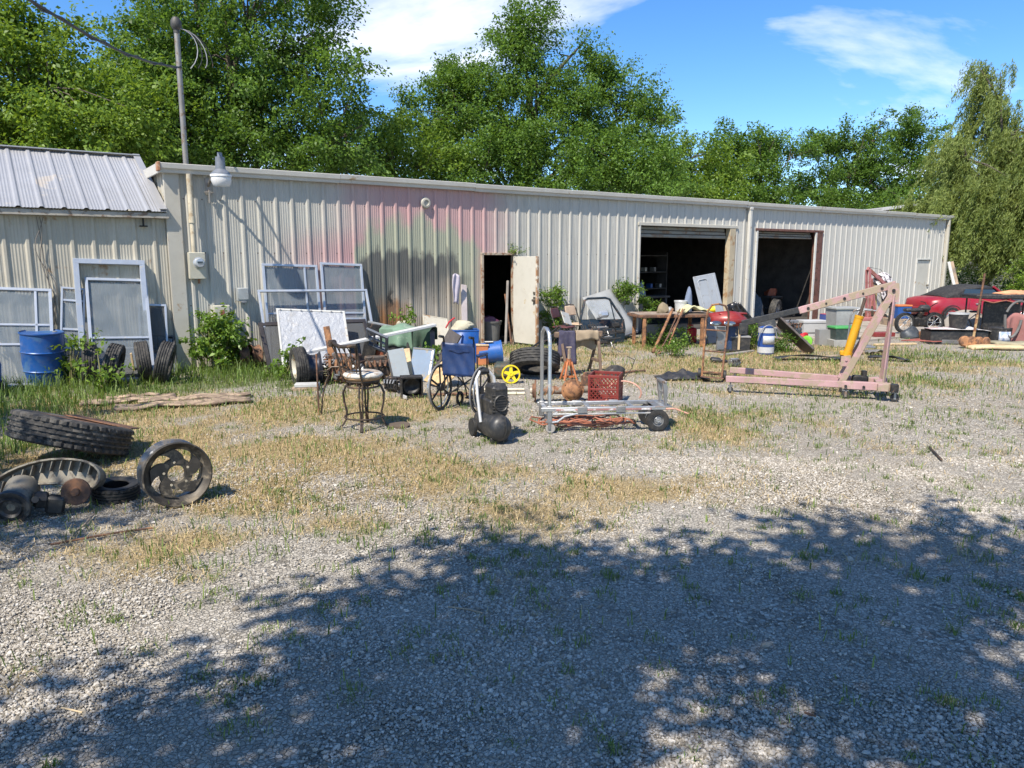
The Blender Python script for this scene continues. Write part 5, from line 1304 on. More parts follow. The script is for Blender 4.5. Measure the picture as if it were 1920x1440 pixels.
window('narrow aluminium storm window between the blue barrel and tall window', SA(120, 600), .55, .34, 1.55, bars=(.35, .55, .86), onann=True, tilt=7, fw=.03)
window('tallest aluminium window frame leaning behind the row of old tyres', SA(208, 580), .45, 1.05, 1.95, bars=(), glass=None, onann=True, tilt=2, fw=.08, depth=.08)
window('pale sash window resting in front of the tallest frame', SA(216, 590), .72, .92, 1.72, bars=(.40,), onann=True, tilt=3, depth=.07)
window('small dark pane in an aluminium frame below the tall sash', SA(218, 640), .98, .76, .98, onann=True, tilt=4, glass=SCR, fw=.05)
window('small black lattice window leaning at the end of the annex', SA(298, 630), .55, .40, .78, m=mat('black_grid', (.06, .06, .06), .5), bars=(.33, .66), vbars=(.33, .66), glass=GLZ, onann=True, tilt=6, fw=.03)
window('narrow empty aluminium frame behind the black lattice window', SA(282, 600), .35, .45, 1.2, glass=SCR, onann=True, tilt=4, fw=.035)
o = lean_panel('grey_board', 'narrow grey board leaning left of the tallest window', 'board', SA(150, 600), .1, 1.3, .30, None, tilt_in=5); o.location = BW(SA(150, 600), .15); b = MB(); b.box((0, 0, .62), (.13, .03, 1.24), .004); b.build('board', mat('grey_paint_board', (.48, .48, .46), .6), o); drop(o)
sw = lambda px, py, off=0: W(px, py, off)[0]
window('sliding aluminium window leaning left of the burnt wall', sw(545, 560, .2), .42, 1.05, 1.86, bars=(.5,), vbars=(.76,), tilt=2)
window('aluminium window with grey screens nearest the burnt wall', sw(640, 560, .2), .44, .86, 1.88, bars=(.42, .48), tilt=2.5, screen=SCR)
window('long low aluminium frame lying across the two leaning windows', sw(592, 600, .4), .86, 2.12, 1.45, glass=None, fw=.04, tilt=1, gap=.32)
DKF = mat('dark_bronze_frame', (.045, .04, .042), .5, .3)
window('dark bronze framed screen behind the white foil board', sw(590, 640, .6), 1.05, 2.05, .92, m=DKF, vbars=(.62,), glass=SCR, fw=.07, tilt=1, gap=.55)
# foil-faced board
FOIL = NT('crinkled_white_foil'); v = FOIL.coord('Object')
FOIL.base(FOIL.mix(FOIL.ramp(FOIL.noise(4, 6, .65, v, .3), .55, .75), (.40, .41, .43), (.31, .29, .26))); FOIL.p.inputs['Roughness'].default_value = .45; FOIL.p.inputs['Metallic'].default_value = .15
FOIL.bump(FOIL.noise(7, 8, .7, v, .8), .9, .035); FOIL = FOIL.m
fo = 1.42; o = thing('foil_board', 'large crinkled white foil insulation board leaning among the windows', 'insulation board', BW(sw(575, 640, .9), fo), rot=(RZ(WA-R(4)) @ RX(-R(34)) @ RY(R(5))).to_euler())
b = MB(); b.box((0, 0, .58), (1.22, .04, 1.16), .006); b.build('board', FOIL, o)
b = MB(); b.frame(-.62, .62, -.01, 1.17, .035, -.03, -.015); b.build('edge_trim', WHITE, o)
for k in range(7):
    for z_ in (.02, 1.14): b = MB(); b.cyl((-.55+k*.183, -.028, z_), (-.55+k*.183, -.038, z_), .014, n=8); b.build('nail', STEEL, o)
drop(o)
# ---- services on the wall corner
def bl(s, off, z): return Vector(BW(s, off, z))
GALV = mat('galvanised_pipe', (.28, .26, .235), .5, .6, var=.2, worn=(.16, .12, .09), amt=.25)
o = thing('service_mast', 'tall grey conduit mast with weatherhead rising through the gutter', 'electrical mast', BW(.33, .12, 0), WA)
mt = W(334, 45, .1)
b = MB(); b.tube([(0, .17, 3.5), (0, .17, 5.78)], .045, 12); b.build('upper_pipe', GALV, o)
b = MB(); b.tube([(0, 0, 2.05), (0, 0, 2.62)], .042, 12); b.tube([(0, 0, 2.6), (0, 0, 3.38)], .05, 12); b.cyl((0, 0, 2.56), (0, 0, 2.66), .058, n=14); b.build('lower_pipe', mat('beige_conduit', (.50, .44, .33), .5, worn=(.36,.28,.18), amt=.3), o)
b = MB(); b.lathe([(0, .16), (.05, .15), (.085, .09), (.09, .02), (.07, -.03), (.05, -.05), (.05, -.10)], 18, T(0, .17, 5.78)); b.build('weatherhead', mat('dark_cast_cap', (.07, .068, .065), .6, .4), o)
for k in range(4):
    b = MB(); b.tube(bez((.04, .14, 5.76), (.30+.06*k, .05, 5.73), (.38+.05*k, .0, 5.35-.05*k), (.16+.12*k, .06, 5.12+.02*k), 8), .008, 6); b.build('lead_wire', BLACKM if k % 2 else mat('grey_wire', (.30, .30, .31), .5), o)
bp = link('x', None, None); bpy.data.objects.remove(bp)
top_at = Vector(BW(.36, -.02, 5.13)); far = Vector(AT(40, -10, 7.2))
b = MB(); L0 = [top_at.lerp(far, i/14)+Vector((0, 0, -.14*math.sin(math.pi*i/14))) for i in range(15)]
b.tube(L0, .016, 7); b.tube([p+Vector((.02*math.sin(i*2.2), 0, .03*math.cos(i*2.2))) for i, p in enumerate(L0)], .010, 6); tag(b.build('service_cable', mat('black_service_cable', (.03, .03, .035), .5)), 'twisted overhead power cable running up to the left from the mast', 'cable')
m0, m1 = W(352, 475, .08), W(385, 521, .08)
o = thing('meter_box', 'beige electric meter box with round glass meter on the corner', 'electric meter', BW((m0[0]+m1[0])/2, .1, (m0[1]+m1[1])/2), WA)
MBX = mat('meter_beige', (.44, .42, .34), .5, var=.08, worn=(.3,.2,.12), amt=.1)
b = MB(); b.box((0, 0, 0), (.27, .15, .46), .01); b.build('box', MBX, o)
b = MB(); Mm = T(.02, -.075, .05) @ RX(R(90)); b.lathe([(0, .10), (.07, .095), (.08, .07), (.082, .02), (.095, .015), (.095, 0), (0, 0)], 24, Mm); b.build('meter', mat('meter_glass_grey', (.45, .48, .52), .15, .3), o)
b = MB(); b.box((.02, -.178, .06), (.09, .006, .03)); b.build('display', mat('meter_display', (.03, .05, .07), .3), o)
b = MB(); b.tube([(.02, 0, -.23), (.02, 0, -.31)], .02, 8); b.build('conduit_stub', mat('copper_stub', (.30, .14, .07), .5, .4), o)
def wallbox(label, px, py, w, h, m, name='junction_box', d=.10):
    s_, z_ = W(px, py, d); o = thing(name, label, 'junction box', BW(s_, d/2+.04, z_), WA)
    b = MB(); b.box((0, 0, 0), (w, d, h), .008); b.build('box', m, o)
    b = MB(); b.box((0, -d/2-.006, .01), (w*.9, .012, h*.85), .004); b.build('cover', m, o)
    b = MB(); b.box((0, -d/2, -h/2-.015), (w*.5, .04, .03), .004); b.build('latch', STEEL, o); return o
wallbox('small grey junction box on the wall left of the windows', 455, 552, .20, .24, mat('grey_box', (.33, .35, .35), .5))
o = wallbox('cream breaker panel low on the wall behind the bush', 416, 590, .28, .34, MBX, 'breaker_panel')
b = MB(); b.box((.0, -.066, .04), (.07, .006, .10)); b.build('warning_label', mat('red_label', (.32, .10, .06), .6), o)
# yard light on its arm
s_, z_ = W(414, 325, .72); o = thing('yard_light', 'dusk-to-dawn yard light with clear lens on an arm from the wall', 'yard light', BW(s_, .72, z_), WA)
b = MB(); b.tube([(-.05, .70, -.15), (-.03, .40, .02), (0, .02, .06)], .022, 10); b.box((-.05, .69, -.15), (.10, .03, .26), .006); b.build('arm', GALV, o)
o.scale = (1.08, 1.0, 1.12)
b = MB(); b.lathe([(0, .30), (.035, .30), (.04, .24), (.07, .235), (.075, .06), (.11, .03), (.145, -.0), (.15, -.04), (.135, -.045)], 28); b.build('lamp_housing', mat('lamp_grey', (.20, .215, .24), .45, .4, dust=.1), o)
LENS = NT('lamp_lens'); LENS.base((.80, .80, .80)); LENS.p.inputs['Roughness'].default_value = .25; LENS.p.inputs['Alpha'].default_value = .72
b = MB(); b.lathe([(.145, -.045), (.155, -.10), (.13, -.17), (.11, -.19), (.0, -.195)], 28); b.build('lens', LENS.m, o)
b = MB(); b.lathe([(.15, -.02), (.16, -.02), (.16, -.05), (.15, -.05)], 28); b.build('lens_ring', mat('lamp_white', (.70, .70, .70), .5), o)
b = MB(); b.tube([(-.05, .64, -.35), (-.05, .64, -.20)], .018, 8); b.box((-.05, .64, -.24), (.16, .03, .012), .004); b.cyl((-.05, .64, -.40), (-.05, .64, -.34), .022, n=10); b.build('wall_bracket', GALV, o)
# ---- barrel, tyres and rims at the left
bq = G(84, 722)
o = thing('steel_drum', 'bright blue steel drum leaning slightly in the weeds at left', 'barrel', bq, rot=(R(3), R(2.5), R(20)))
DRUM = mat('blue_drum_paint', (.005, .065, .24), .38, .1, var=.22, worn=(.03, .10, .22), amt=.22, scale=5, dust=.3, bump=.08)
pr = [(0, .01), (.285, .01), (.295, .0), (.30, .015), (.29, .03)]
pr += [(.288, .27), (.292, .283), (.302, .292), (.292, .302), (.288, .315), (.288, .56), (.292, .573), (.302, .582), (.292, .592), (.288, .605), (.288, .855), (.297, .86), (.302, .872), (.297, .883), (.288, .880), (.280, .868), (.10, .862), (0, .862)]
b = MB(); b.lathe(pr, 48); b.build('drum', DRUM, o, 30)
b = MB(); b.lathe([(.292, .862), (.305, .866), (.305, .880), (.292, .886)], 48); b.build('lid_ring', DRUM, o, 30)
b = MB(); b.cyl((.16, .10, .862), (.16, .10, .878), .032, n=14); b.build('bung', PLG, o); drop(o, -.06)
fe = thing('blue_tub', 'deep blue plastic shape cut off by the left edge of the picture', 'plastic tub', (G(-12, 745)[0]-.20, G(-12, 745)[1], 0), R(20))
b = MB(); b.lathe([(0, 0), (.24, 0), (.27, .05), (.30, .45), (.27, .60), (.20, .66), (.0, .67)], 30); b.build('tub', BLUEP, fe); b = MB(); b.lathe([(.2, .02), (.285, .02), (.29, .22), (.2, .24)], 24, T(.02, -.03, 0)); b.build('dark_band', RUBBERB, fe)
GRPT = 'old car tyres standing in a row by the annex'
for px, py, rz, tl, lb, Rr in ((172, 718, 118, 3, 'leftmost of the old tyres standing in the weeds', .33), (216, 724, 107, 15, 'second old tyre from the left, tilted against its neighbour', .33), (272, 716, 118, -4, 'third old tyre from the left, beside the upright post', .33), (312, 718, 106, 16, 'rightmost old tyre of the row, tilted by the grey frame', .33)):
    tyre_thing(lb, (*G(px, py)[:2], 0), face(R(rz), R(tl)), Rr, .19, .21, blocks=0, group=GRPT, n=60)
for px, py, rz, lb in ((455, 690, -55, 'left of two rusty steel rims in the grass below the windows'), (478, 688, -50, 'right of two rusty steel rims in the grass below the windows')):
    o = thing('steel_rim', lb, 'wheel rim', (*G(px, py)[:2], 0), rot=face(R(rz), R(-4)), group='rusty steel rims'); b = MB(); rim_part(b, .19, .17); b.build('rim', RUSTM, o, 30); drop(o)
o = thing('wooden_post', 'short pale upright board between the old tyres', 'board', G(252, 712), R(20)); b = MB(); b.box((0, 0, .20), (.03, .05, .44), .004, rot=(R(4), R(-4), 0)); b.build('board', WOODL, o); drop(o)
# weathered planks on the ground
rr_ = random.Random(8)
for i, (xa, ya, xb, yb, w_, lb) in enumerate(((150,762,330,748,.16,'split grey plank lying nearest the sapling'), (215,770,470,752,.20,'long cracked brown plank, nearest of the rotten boards'), (260,757,470,743,.15,'long rotten plank behind the cracked brown one'), (200,752,300,744,.10,'short grey board at the back of the rotten planks'))):
    A_, B_ = Vector(G(xa, ya)), Vector(G(xb, yb)); L_ = (B_-A_).length; b = MB(); n = 16
    def pf(u, v_): return ((u-.5)*L_, (v_-.5)*w_*1.6*(1+.22*math.sin(u*9+i))+.03*math.sin(u*23+i), .03+.010*math.sin(u*14+3*i)+.016*abs(math.sin(v_*8+u*3+i)))
    b.sheet(pf, n, 6); o = b.build('rotten_plank', mat('rotten_wood', (.36, .265, .18), .9, var=.4, worn=(.17, .12, .085), amt=.45, scale=9, bump=.9), None, 40, solid=.028); o.location = A_.lerp(B_, .5); o.rotation_euler = (0, 0, math.atan2(B_.y-A_.y, B_.x-A_.x)); tag(o, lb, 'plank', 'rotten planks on the ground')
# ------------------------------------------------------------------ junk heap left of the wheelchair
tyre_thing('tyre on a cream wheel standing under the end of the white plank', (*G(563, 722)[:2], .0), face(R(-62), R(2)), .30, .19, .20, rim=CREAM, name='mounted_wheel', n=56)
o = thing('steel_rim', 'dark blue-black steel rim beside the cream wheel', 'wheel rim', (*G(590, 719)[:2], 0), rot=face(R(-70), R(2))); b = MB(); rim_part(b, .235, .22); b.build('rim', mat('blue_black_steel', (.03, .035, .05), .4, .6, worn=(.12,.07,.05), amt=.2), o, 30); drop(o)
o = thing('block_stack', 'low stack of weathered timber blocks under the wheels', 'timber', G(574, 730), R(8))
for i, (w_, z_) in enumerate(((.40, .03), (.36, .085))): b = MB(); b.box((.02*i, 0, z_), (w_, .18, .05), .006); b.build('block', WOOD if i == 0 else mat('grey_board_end', (.45, .45, .43), .7), o)
drop(o, -.01)
A_, B_ = Vector(AT(549, 666, 11.7)), Vector(AT(815, 609, 13.2)); d_ = B_-A_
b = MB(); b.box((0, 0, 0), (d_.length, .14, .045), .006); o = b.build('white_plank', mat('bright_white_paint', (.54, .54, .53), .5, var=.05, worn=(.5,.46,.4), amt=.08)); o.location = (A_+B_)/2; o.rotation_euler = d_.to_track_quat('X', 'Z').to_euler(); tag(o, 'long white plank slanting across the junk above the cream wheel', 'plank')
o = thing('iron_post', 'rust red iron post leaning behind the bar stool', 'post', G(630, 717), rot=(R(-6), R(-8), R(10))); b = MB(); b.box((0, 0, .44), (.10, .02, .88), .004); b.box((0, .05, .44), (.02, .08, .88), .004); b.build('post', RUSTO, o)
b = MB(); b.box((0, 0, .01), (.22, .18, .02), .004); b.build('foot_plate', RUSTM, o); drop(o)
# rusty engine lump with many fittings
def engine(label, loc, rz, sc=1.0, seed=1, m1=None, m2=None, name='engine_block', n=16):
    r = random.Random(seed); o = thing(name, label, 'engine', loc, rz); o.scale = (sc, sc, sc)
    b = MB(); b.box((0, 0, .20), (.48, .34, .30), .03); b.box((0, .0, .38), (.42, .20, .10), .02); b.box((-.02, 0, .045), (.36, .22, .09), .02); b.build('block', m1 or RUSTM, o)
    b = MB()
    for i in range(4): b.tube([(-.17+.11*i, -.15, .34), (-.17+.11*i, -.24, .36), (-.15+.09*i, -.27, .26)], .024, 8)
    b.build('manifold', m2 or RUSTO, o)
    b = MB(); M_ = T(.27, -.05, .20) @ RY(R(90)); b.lathe([(0, .03), (.06, .03), (.062, .0), (.095, .0), (.095, -.03), (0, -.03)], 22, M_); b.build('pulley', STEEL, o)
    b = MB()
    for i in range(n):
        p = Vector((r.uniform(-.24, .24), r.uniform(-.22, -.15), r.uniform(.08, .42))); q = p+Vector((r.uniform(-.12, .12), r.uniform(-.10, .02), r.uniform(-.12, .10)))
        b.tube([p, p.lerp(q, .5)+Vector((0, -.03, .03)), q], r.uniform(.006, .016), 6)
        if i % 3 == 0: b.cyl(q, q+Vector((r.uniform(-.04,.04), -.04, r.uniform(-.03,.04))), r.uniform(.015, .035), n=10)
    b.build('fittings', STEEL if m2 is None else BLACKM, o); return drop(o)
engine('rusty stripped engine block behind the bar stool', G(652, 716), R(-12), 1.05, 3)
engine('greasy dark gear unit under the grey console frame', (*G(706, 712)[:2], 0), R(20), .85, 5, m1=mat('greasy_dark_iron', (.06, .05, .045), .6, .3, worn=(.20, .12, .07), amt=.35), m2=RUSTM, name='gear_unit')
r = random.Random(5)
o = thing('spring_pile', 'heap of rusty springs and chain beside the iron post', 'springs', G(606, 718), 0)
for k in range(6):
    b = MB(); x_, z_ = r.uniform(-.05, .10), .03+.07*k; b.tube([(x_+.06*math.cos(i*.7), .06*math.sin(i*.7), z_+.004*i) for i in range(26)], .009, 6, M=RX(r.uniform(-.3, .3))); b.build('spring', RUSTM, o)
drop(o)
# console frame
a_ = Vector(AT(708, 662, 12.35)); o = thing('console_frame', 'grey-blue plastic dashboard frame with square openings lying tilted', 'dashboard trim', a_, rot=(R(40), R(22), R(-12)))
GB = mat('grey_blue_plastic', (.085, .10, .125), .5, var=.15, dust=.25)
b = MB(); b.frame(-.20, .20, -.20, .22, .045, -.02, .02); b.box((0, 0, .02), (.32, .035, .03), .004); b.box((-.055, 0, .02), (.03, .034, .34), .004); b.box((.07, 0, .02), (.03, .034, .34), .004); b.build('frame', GB, o)
b = MB(); b.box((0, .04, -.22), (.40, .10, .05), .02); b.build('lip', GB, o); drop(o, .36)
# green tarp over a seat
tq = Vector(G(765, 690)); o = thing('seat_box', 'black box seat hidden under the green tarp', 'seat', (tq.x, tq.y+.25, 0), R(-8))
b = MB(); b.box((0, 0, .33), (.86, .50, .66), .04); b.build('box', PLB, o); b = MB(); b.box((.36, .2, .62), (.12, .1, .14), .03); b.build('hinge', BLACKM, o)
TARP = mat('faded_green_canvas', (.13, .215, .15), .85, var=.18, worn=(.24, .32, .24), amt=.25, dust=.12, bump=.5, scale=7)
oo = cloth(MB(), -.47, .12, .70, .0, .34, .25, th=.27, seed=11, amp=.07, nu=22, nv=20).build('green_tarp', TARP, None, 70, solid=.006); oo.location = (tq.x, tq.y+.25, 0); oo.rotation_euler = (0, 0, R(-8)); tag(oo, 'faded green canvas draped over the black seat behind the white plank', 'tarp')
oo = cloth(MB(),   .15, .46, .69, .0, .44, .2, th=.27, seed=14, amp=.06, nu=16, nv=18).build('dark_green_cloth', mat('dark_green_cloth_m', (.03, .06, .04), .9, var=.3, dust=.1), None, 70, solid=.006); oo.location = (tq.x, tq.y+.25, 0); oo.rotation_euler = (0, 0, R(-8)); tag(oo, 'dark green cloth hanging at the right of the faded canvas', 'cloth')
lump('red_cushion', 'rust red cushion standing behind the green canvas', 'cushion', (*AT(707, 620, 13.9)[:2], 0), (.14, .11, .58), mat('rust_red_vinyl', (.28, .08, .04), .7, dust=.2), 6)
o = thing('dark_cabinet', 'dark tilted cabinet beside the grey window screens', 'cabinet', (*G(680, 690)[:2], 0), rot=(0, R(12), R(4))); o.location.y += .5; b = MB(); b.box((0, 0, .38), (.24, .3, .76), .01); b.build('body', BLACKM, o); b = MB(); b.box((.30, -.1, .77), (.85, .05, .04), .006); b.build('top_bar', mat('grey_bar', (.20, .21, .22), .5), o); drop(o)
# appliance panels and speaker
def slab(name, label, cat, px, py, w, h, th, m, rot, parts=(), z=0.0, dy=0.0, group=None):
    g_ = G(px, py); o = thing(name, label, cat, (g_[0], g_[1]+dy, 0), rot=(RZ(R(rot[2])) @ RX(R(rot[0])) @ RY(R(rot[1]))).to_euler(), group=group)
    b = MB(); b.box((0, 0, h/2), (w, th, h), .005); b.build('panel', m, o)
    for nm, c_, s_, mm in parts: b = MB(); b.box(c_, s_, .003); b.build(nm, mm, o)
    return drop(o, z)
PBL = mat('pale_blue_enamel', (.20, .26, .34), .75, var=.07, worn=(.30, .27, .22), amt=.12, spec=.2)
PGR = mat('pale_grey_enamel', (.24, .27, .285), .7, var=.07, worn=(.30, .24, .19), amt=.12, spec=.2)
slab('appliance_panel', 'pale blue enamel appliance panel leaning below the green canvas', 'panel', 786, 716, .36, .56, .02, PBL, (-26, 4, -6), [('rim', (.15, -.012, .28), (.03, .006, .5), STEEL), ('rim', (0, -.012, .54), (.34, .006, .03), BLACKM)])
slab('appliance_panel', 'pale grey enamel panel left of the pale blue one', 'panel', 756, 722, .26, .58, .02, PGR, (-28, -10, 10), [('dark_edge', (-.14, .0, .28), (.03, .03, .56), BLACKM)])
slab('wood_wedge', 'narrow orange wooden strip between the two enamel panels', 'board', 770, 716, .10, .56, .02, WOODL, (-25, -8, 2))
slab('osb_board', 'straw coloured flake board lying slanted beside the wheelchair', 'board', 812, 726, .46, .50, .02, mat('flake_board', (.50, .35, .18), .85, var=.3, worn=(.34, .22, .10), amt=.4, scale=16), (-52, 16, -30))
slab('cabinet_side', 'dark brown cabinet side leaning against the heap by the wheelchair', 'panel', 812, 706, .26, .75, .05, mat('dark_brown_laminate', (.055, .045, .043), .5, dust=.3), (-14, 26, -20), dy=.25)
o = thing('speaker_box', 'broken black speaker cabinet with its front open beside the wheelchair', 'speaker', G(772, 744), R(12))
b = MB(); b.box((-.145, 0, .15), (.02, .24, .30)); b.box((.145, 0, .15), (.02, .24, .30)); b.box((0, 0, .29), (.27, .24, .02)); b.box((0, 0, .01), (.27, .24, .02)); b.box((0, .11, .15), (.27, .02, .26)); b.build('cabinet', BLACKM, o)
b = MB(); b.lathe([(.11, 0), (.12, .01), (.10, .012), (.04, -.04), (0, -.045)], 24, T(0, -.02, .16) @ RX(R(90))); b.build('speaker_cone', PLB, o)
b = MB(); b.box((-.11, -.16, .03), (.02, .14, .05), .004, rot=(0, 0, .3)); b.build('broken_trim', HW, o); drop(o)
# things leaning by the wall there
o = lean_panel('car_seat_back', 'olive grey car seat back leaning on the burnt wall', 'car seat', sw(770, 600, .3), .4, .7, .40, None); b = MB(); b.box((0, 0, .38), (.46, .12, .72), .05); b.build('cushion', mat('olive_grey_fabric', (.20, .19, .14), .9, var=.2, dust=.3), o); b = MB(); b.box((0, -.005, .72), (.40, .15, .10), .04); b.build('headrest', mat('pale_olive_fabric', (.38, .37, .30), .9), o); drop(o)
o = lean_panel('rusted_panel', 'cream metal panel with rust blooms leaning at the burnt wall', 'panel', sw(815, 615, .4), .5, .8, .55, None, tilt_in=14); b = MB(); b.box((0, 0, .38), (.56, .025, .78), .006); b.build('sheet', CREAM, o); b = MB(); b.frame(-.28, .28, 0, .77, .02, -.02, .0); b.build('edge', CREAM, o); drop(o, .08)
o = lean_panel('leaning_board', 'tall pale board leaning on the wall left of the open door', 'board', sw(866, 600, .3), .1, 1.35, .42, None, tilt_in=9); b = MB(); b.box((0, 0, .72), (.14, .02, 1.45), .004); b.build('board', mat('pinkish_grey_board', (.46, .40, .39), .7, var=.1), o); drop(o)
oo = MB().sheet(lambda u, v_: ((u-.5)*(.16+.05*math.sin(v_*5)), -.02*math.sin(u*9+v_*4), -v_*.62+.03*math.sin(u*4)), 8, 12).build('hanging_shirt', mat('lilac_grey_cloth', (.44, .40, .46), .9, var=.12, dust=.1), None, 70, solid=.012); s_, z_ = W(850, 515, .12); oo.location = BW(s_+.02, .20, z_); oo.rotation_euler = (0, 0, WA); tag(oo, 'lilac grey cloth hanging from the top of the tall pale board', 'cloth')
bq_ = G(868, 690); o = thing('blue_bin', 'blue plastic bin behind the wheelchair back', 'bin', (bq_[0], bq_[1]+.8, 0), R(8)); b = MB(); b.add([(sx*(.20+.04*z_/.62), sy*(.16+.03*z_/.62), z_) for z_ in (0, .62) for sx, sy in ((-1,-1),(1,-1),(1,1),(-1,1))], [(3,2,1,0)]+[(i, (i+1)%4, 4+(i+1)%4, 4+i) for i in range(4)]); b.build('bin', BLUEP, o, 20, solid=.012); b = MB(); b.frame(-.25, .25, -.20, .20, .025, -.02, .01, M=T(0, 0, .62) @ RX(R(90))); b.build('rim', BLUEP, o)
lump('cream_cloth', 'cream crumpled cloth heaped on the blue bin', 'cloth', (bq_[0]-.06, bq_[1]+.8, .63), (.22, .16, .12), mat('cream_cloth_m', (.42, .39, .29), .9, var=.12, dust=.1), 8)
stick('red handled tool sticking out of the heap left of the blue bin', [AT(836, 615, 13.6), AT(842, 604, 13.6), AT(852, 596, 13.7)], .016, mat('red_handle', (.45, .02, .03), .5), 'hand_tool', 'tool')
o = thing('blue_tub', 'bright blue plastic tub on its side right of the wheelchair', 'plastic tub', (*G(920, 685)[:2], 0), R(6)); b = MB(); M_ = T(0, .2, .20) @ RY(R(84)); b.lathe([(0, -.22), (.17, -.22), (.19, -.20), (.205, .20), (.215, .21), (.215, .23), (.195, .23), (.185, -.18), (0, -.18)], 32, M_); b.build('tub', mat('bright_blue_plastic', (.012, .095, .33), .4, var=.1, dust=.25), o); b = MB(); b.box((-.02, .14, .415), (.16, .10, .012), .003); b.build('paper_label', WHITE, o); drop(o)
o = thing('orange_crate', 'small orange crate behind the wheelchair armrest', 'crate', (*G(906, 690)[:2], 0), R(4)); b = MB(); b.box((0, .45, .18), (.22, .2, .36), .01); b.build('body', mat('dull_orange', (.42, .15, .06), .6, dust=.2), o); b = MB(); b.box((0, .45, .37), (.24, .22, .02), .004); b.build('lid', WOODL, o)
o = thing('rubbish_can', 'grey round rubbish can standing in the open doorway', 'rubbish bin', BW(6.74, -.30, .04), WA); b = MB(); b.lathe([(0, 0), (.21, 0), (.25, .46), (.275, .46), (.28, .50), (.255, .50), (.23, .46), (.20, .04), (0, .04)], 32); b.build('can', mat('shade_dark_grey_plastic', (.12, .12, .115), .6), o); b = MB(); b.box((-.28, 0, .42), (.03, .10, .05), .01); b.box((.28, 0, .42), (.03, .10, .05), .01); b.build('handles', PLG, o); drop(o, .04)  # can coloured darker to carry the shade of the doorway
lump('purple_bag', 'dark purple bag stuffed in the grey rubbish can', 'bag', BW(6.74, -.30, .48), (.20, .20, .16), mat('purple_plastic', (.08, .015, .05), .5, var=.3), 21)
stick('broom handle standing in the doorway rubbish can', [BW(6.62, -.30, .4), BW(6.50, -.25, 1.0)], .011, WOOD, 'broom_handle', 'broom')
for i, (s_, lb) in enumerate(((7.02, 'rusty pipe leaning in the doorway against the frame'), (7.10, 'grey timber leaning in the doorway beside the pipe'))):
    stick(lb, [BW(s_-.18*i-.05, .25-.1*i, .0), BW(s_+.02, -.12, 1.15+.3*i)], .022+.01*i, RUSTM if i == 0 else mat('grey_timber', (.25, .23, .21), .8), 'leaning_pipe' if i == 0 else 'leaning_timber', 'pipe' if i == 0 else 'timber')
# ------------------------------------------------------------------ workbench and what lies on and around it
w0 = Vector(G(1202, 652)); w1 = Vector(G(1322, 650)); an = math.atan2(w1.y-w0.y, w1.x-w0.x)
LB = 1.75; HB = .72
wb = thing('workbench', 'rusty steel framed workbench with plank top outside the first bay', 'workbench', w0, an)
for x_ in (.06, LB-.35):
    for y_ in (0, .75): b = MB(); b.box((x_, y_, HB/2-.03), (.075, .06, HB-.06), .008); b.build('leg', RUSTO, wb)
b = MB(); b.box((LB/2-.05, -.02, HB-.03), (LB+.1, .05, .06), .008); b.box((LB/2-.05, .78, HB-.03), (LB+.1, .05, .06), .008); b.box((-.08, .38, HB-.031), (.05, .75, .055), .006); b.box((LB-.02, .38, HB-.031), (.05, .75, .055), .006); b.build('rail', RUSTM, wb)
for i in range(5): b = MB(); b.box((LB/2-.05, .06+i*.16, HB+.012), (LB+.02, .15, .022), .004, rot=(R(.6*(-1)**i), 0, 0)); b.build('top_plank', mat('stained_bench_plank', (.22, .16, .12), .85, var=.3, worn=(.38, .33, .28), amt=.3, scale=7), wb)
b = MB(); b.box((LB/2-.15, .4, .30), (.95, .02, .36)); b.build('back_board', mat('grey_back_board', (.16, .16, .165), .7), wb)  # plain grey board set below the bench top
def onbench(x_, y_): v = Matrix.Rotation(an, 3, 'Z') @ Vector((x_, y_, 0)); return (w0.x+v.x, w0.y+v.y, HB+.024)
lump('camo_bundle', 'brown camouflage bundle on the left of the workbench', 'bundle', onbench(.55, .3), (.15, .12, .17), mat('brown_camo', (.24, .19, .12), .9, var=.45, scale=14), 31)
lump('tin_cluster', 'grey dented tin beside the brown bundle on the workbench', 'tin', onbench(.74, .3), (.09, .08, .10), mat('grey_tin', (.30, .30, .30), .5, .3), 32)
o = thing('white_bucket', 'white plastic bucket on the workbench behind the cream cushion', 'bucket', onbench(1.07, .5), 0); b = MB(); b.lathe([(0, 0), (.12, 0), (.14, .22), (.15, .225), (.15, .25), (.135, .25), (.12, .02), (0, .02)], 28); b.build('bucket', HW, o); b = MB(); b.lathe([(0, .245), (.15, .245), (.155, .255), (.15, .265), (0, .262)], 28); b.build('lid', HW, o)
oo = MB().sheet(lambda u, v_: ((u-.5)*.62, (v_-.5)*.46, .13*math.exp(-((u-.38)**2)/.05)+.09*math.exp(-((u-.78)**2)/.03)+.03*math.sin(v_*6+u*5)*math.sin(math.pi*u)+.015), 20, 12).build('cream_tarp', mat('cream_yellow_vinyl', (.50, .47, .27), .7, var=.12, dust=.15), None, 60, solid=.03); oo.location = onbench(1.25, .18); oo.rotation_euler = (0, 0, an); tag(oo, 'cream yellow padded sheet humped over the workbench edge', 'pad')
o = thing('yellow_funnel', 'bright yellow plastic funnel lying on the right of the workbench', 'funnel', onbench(1.62, .10), an+R(-20)); b = MB(); b.lathe([(.02, -.14), (.025, -.04), (.07, .05), (.075, .10), (.065, .10), (.06, .05), (.012, -.04)], 24, T(0, 0, .076) @ RY(R(80))); b.build('funnel', YEL, o)
lump('blue_glove', 'faded blue denim rag standing on the workbench', 'rag', onbench(1.28, .62), (.09, .09, .42), mat('faded_denim', (.16, .20, .28), .9, var=.2), 33)
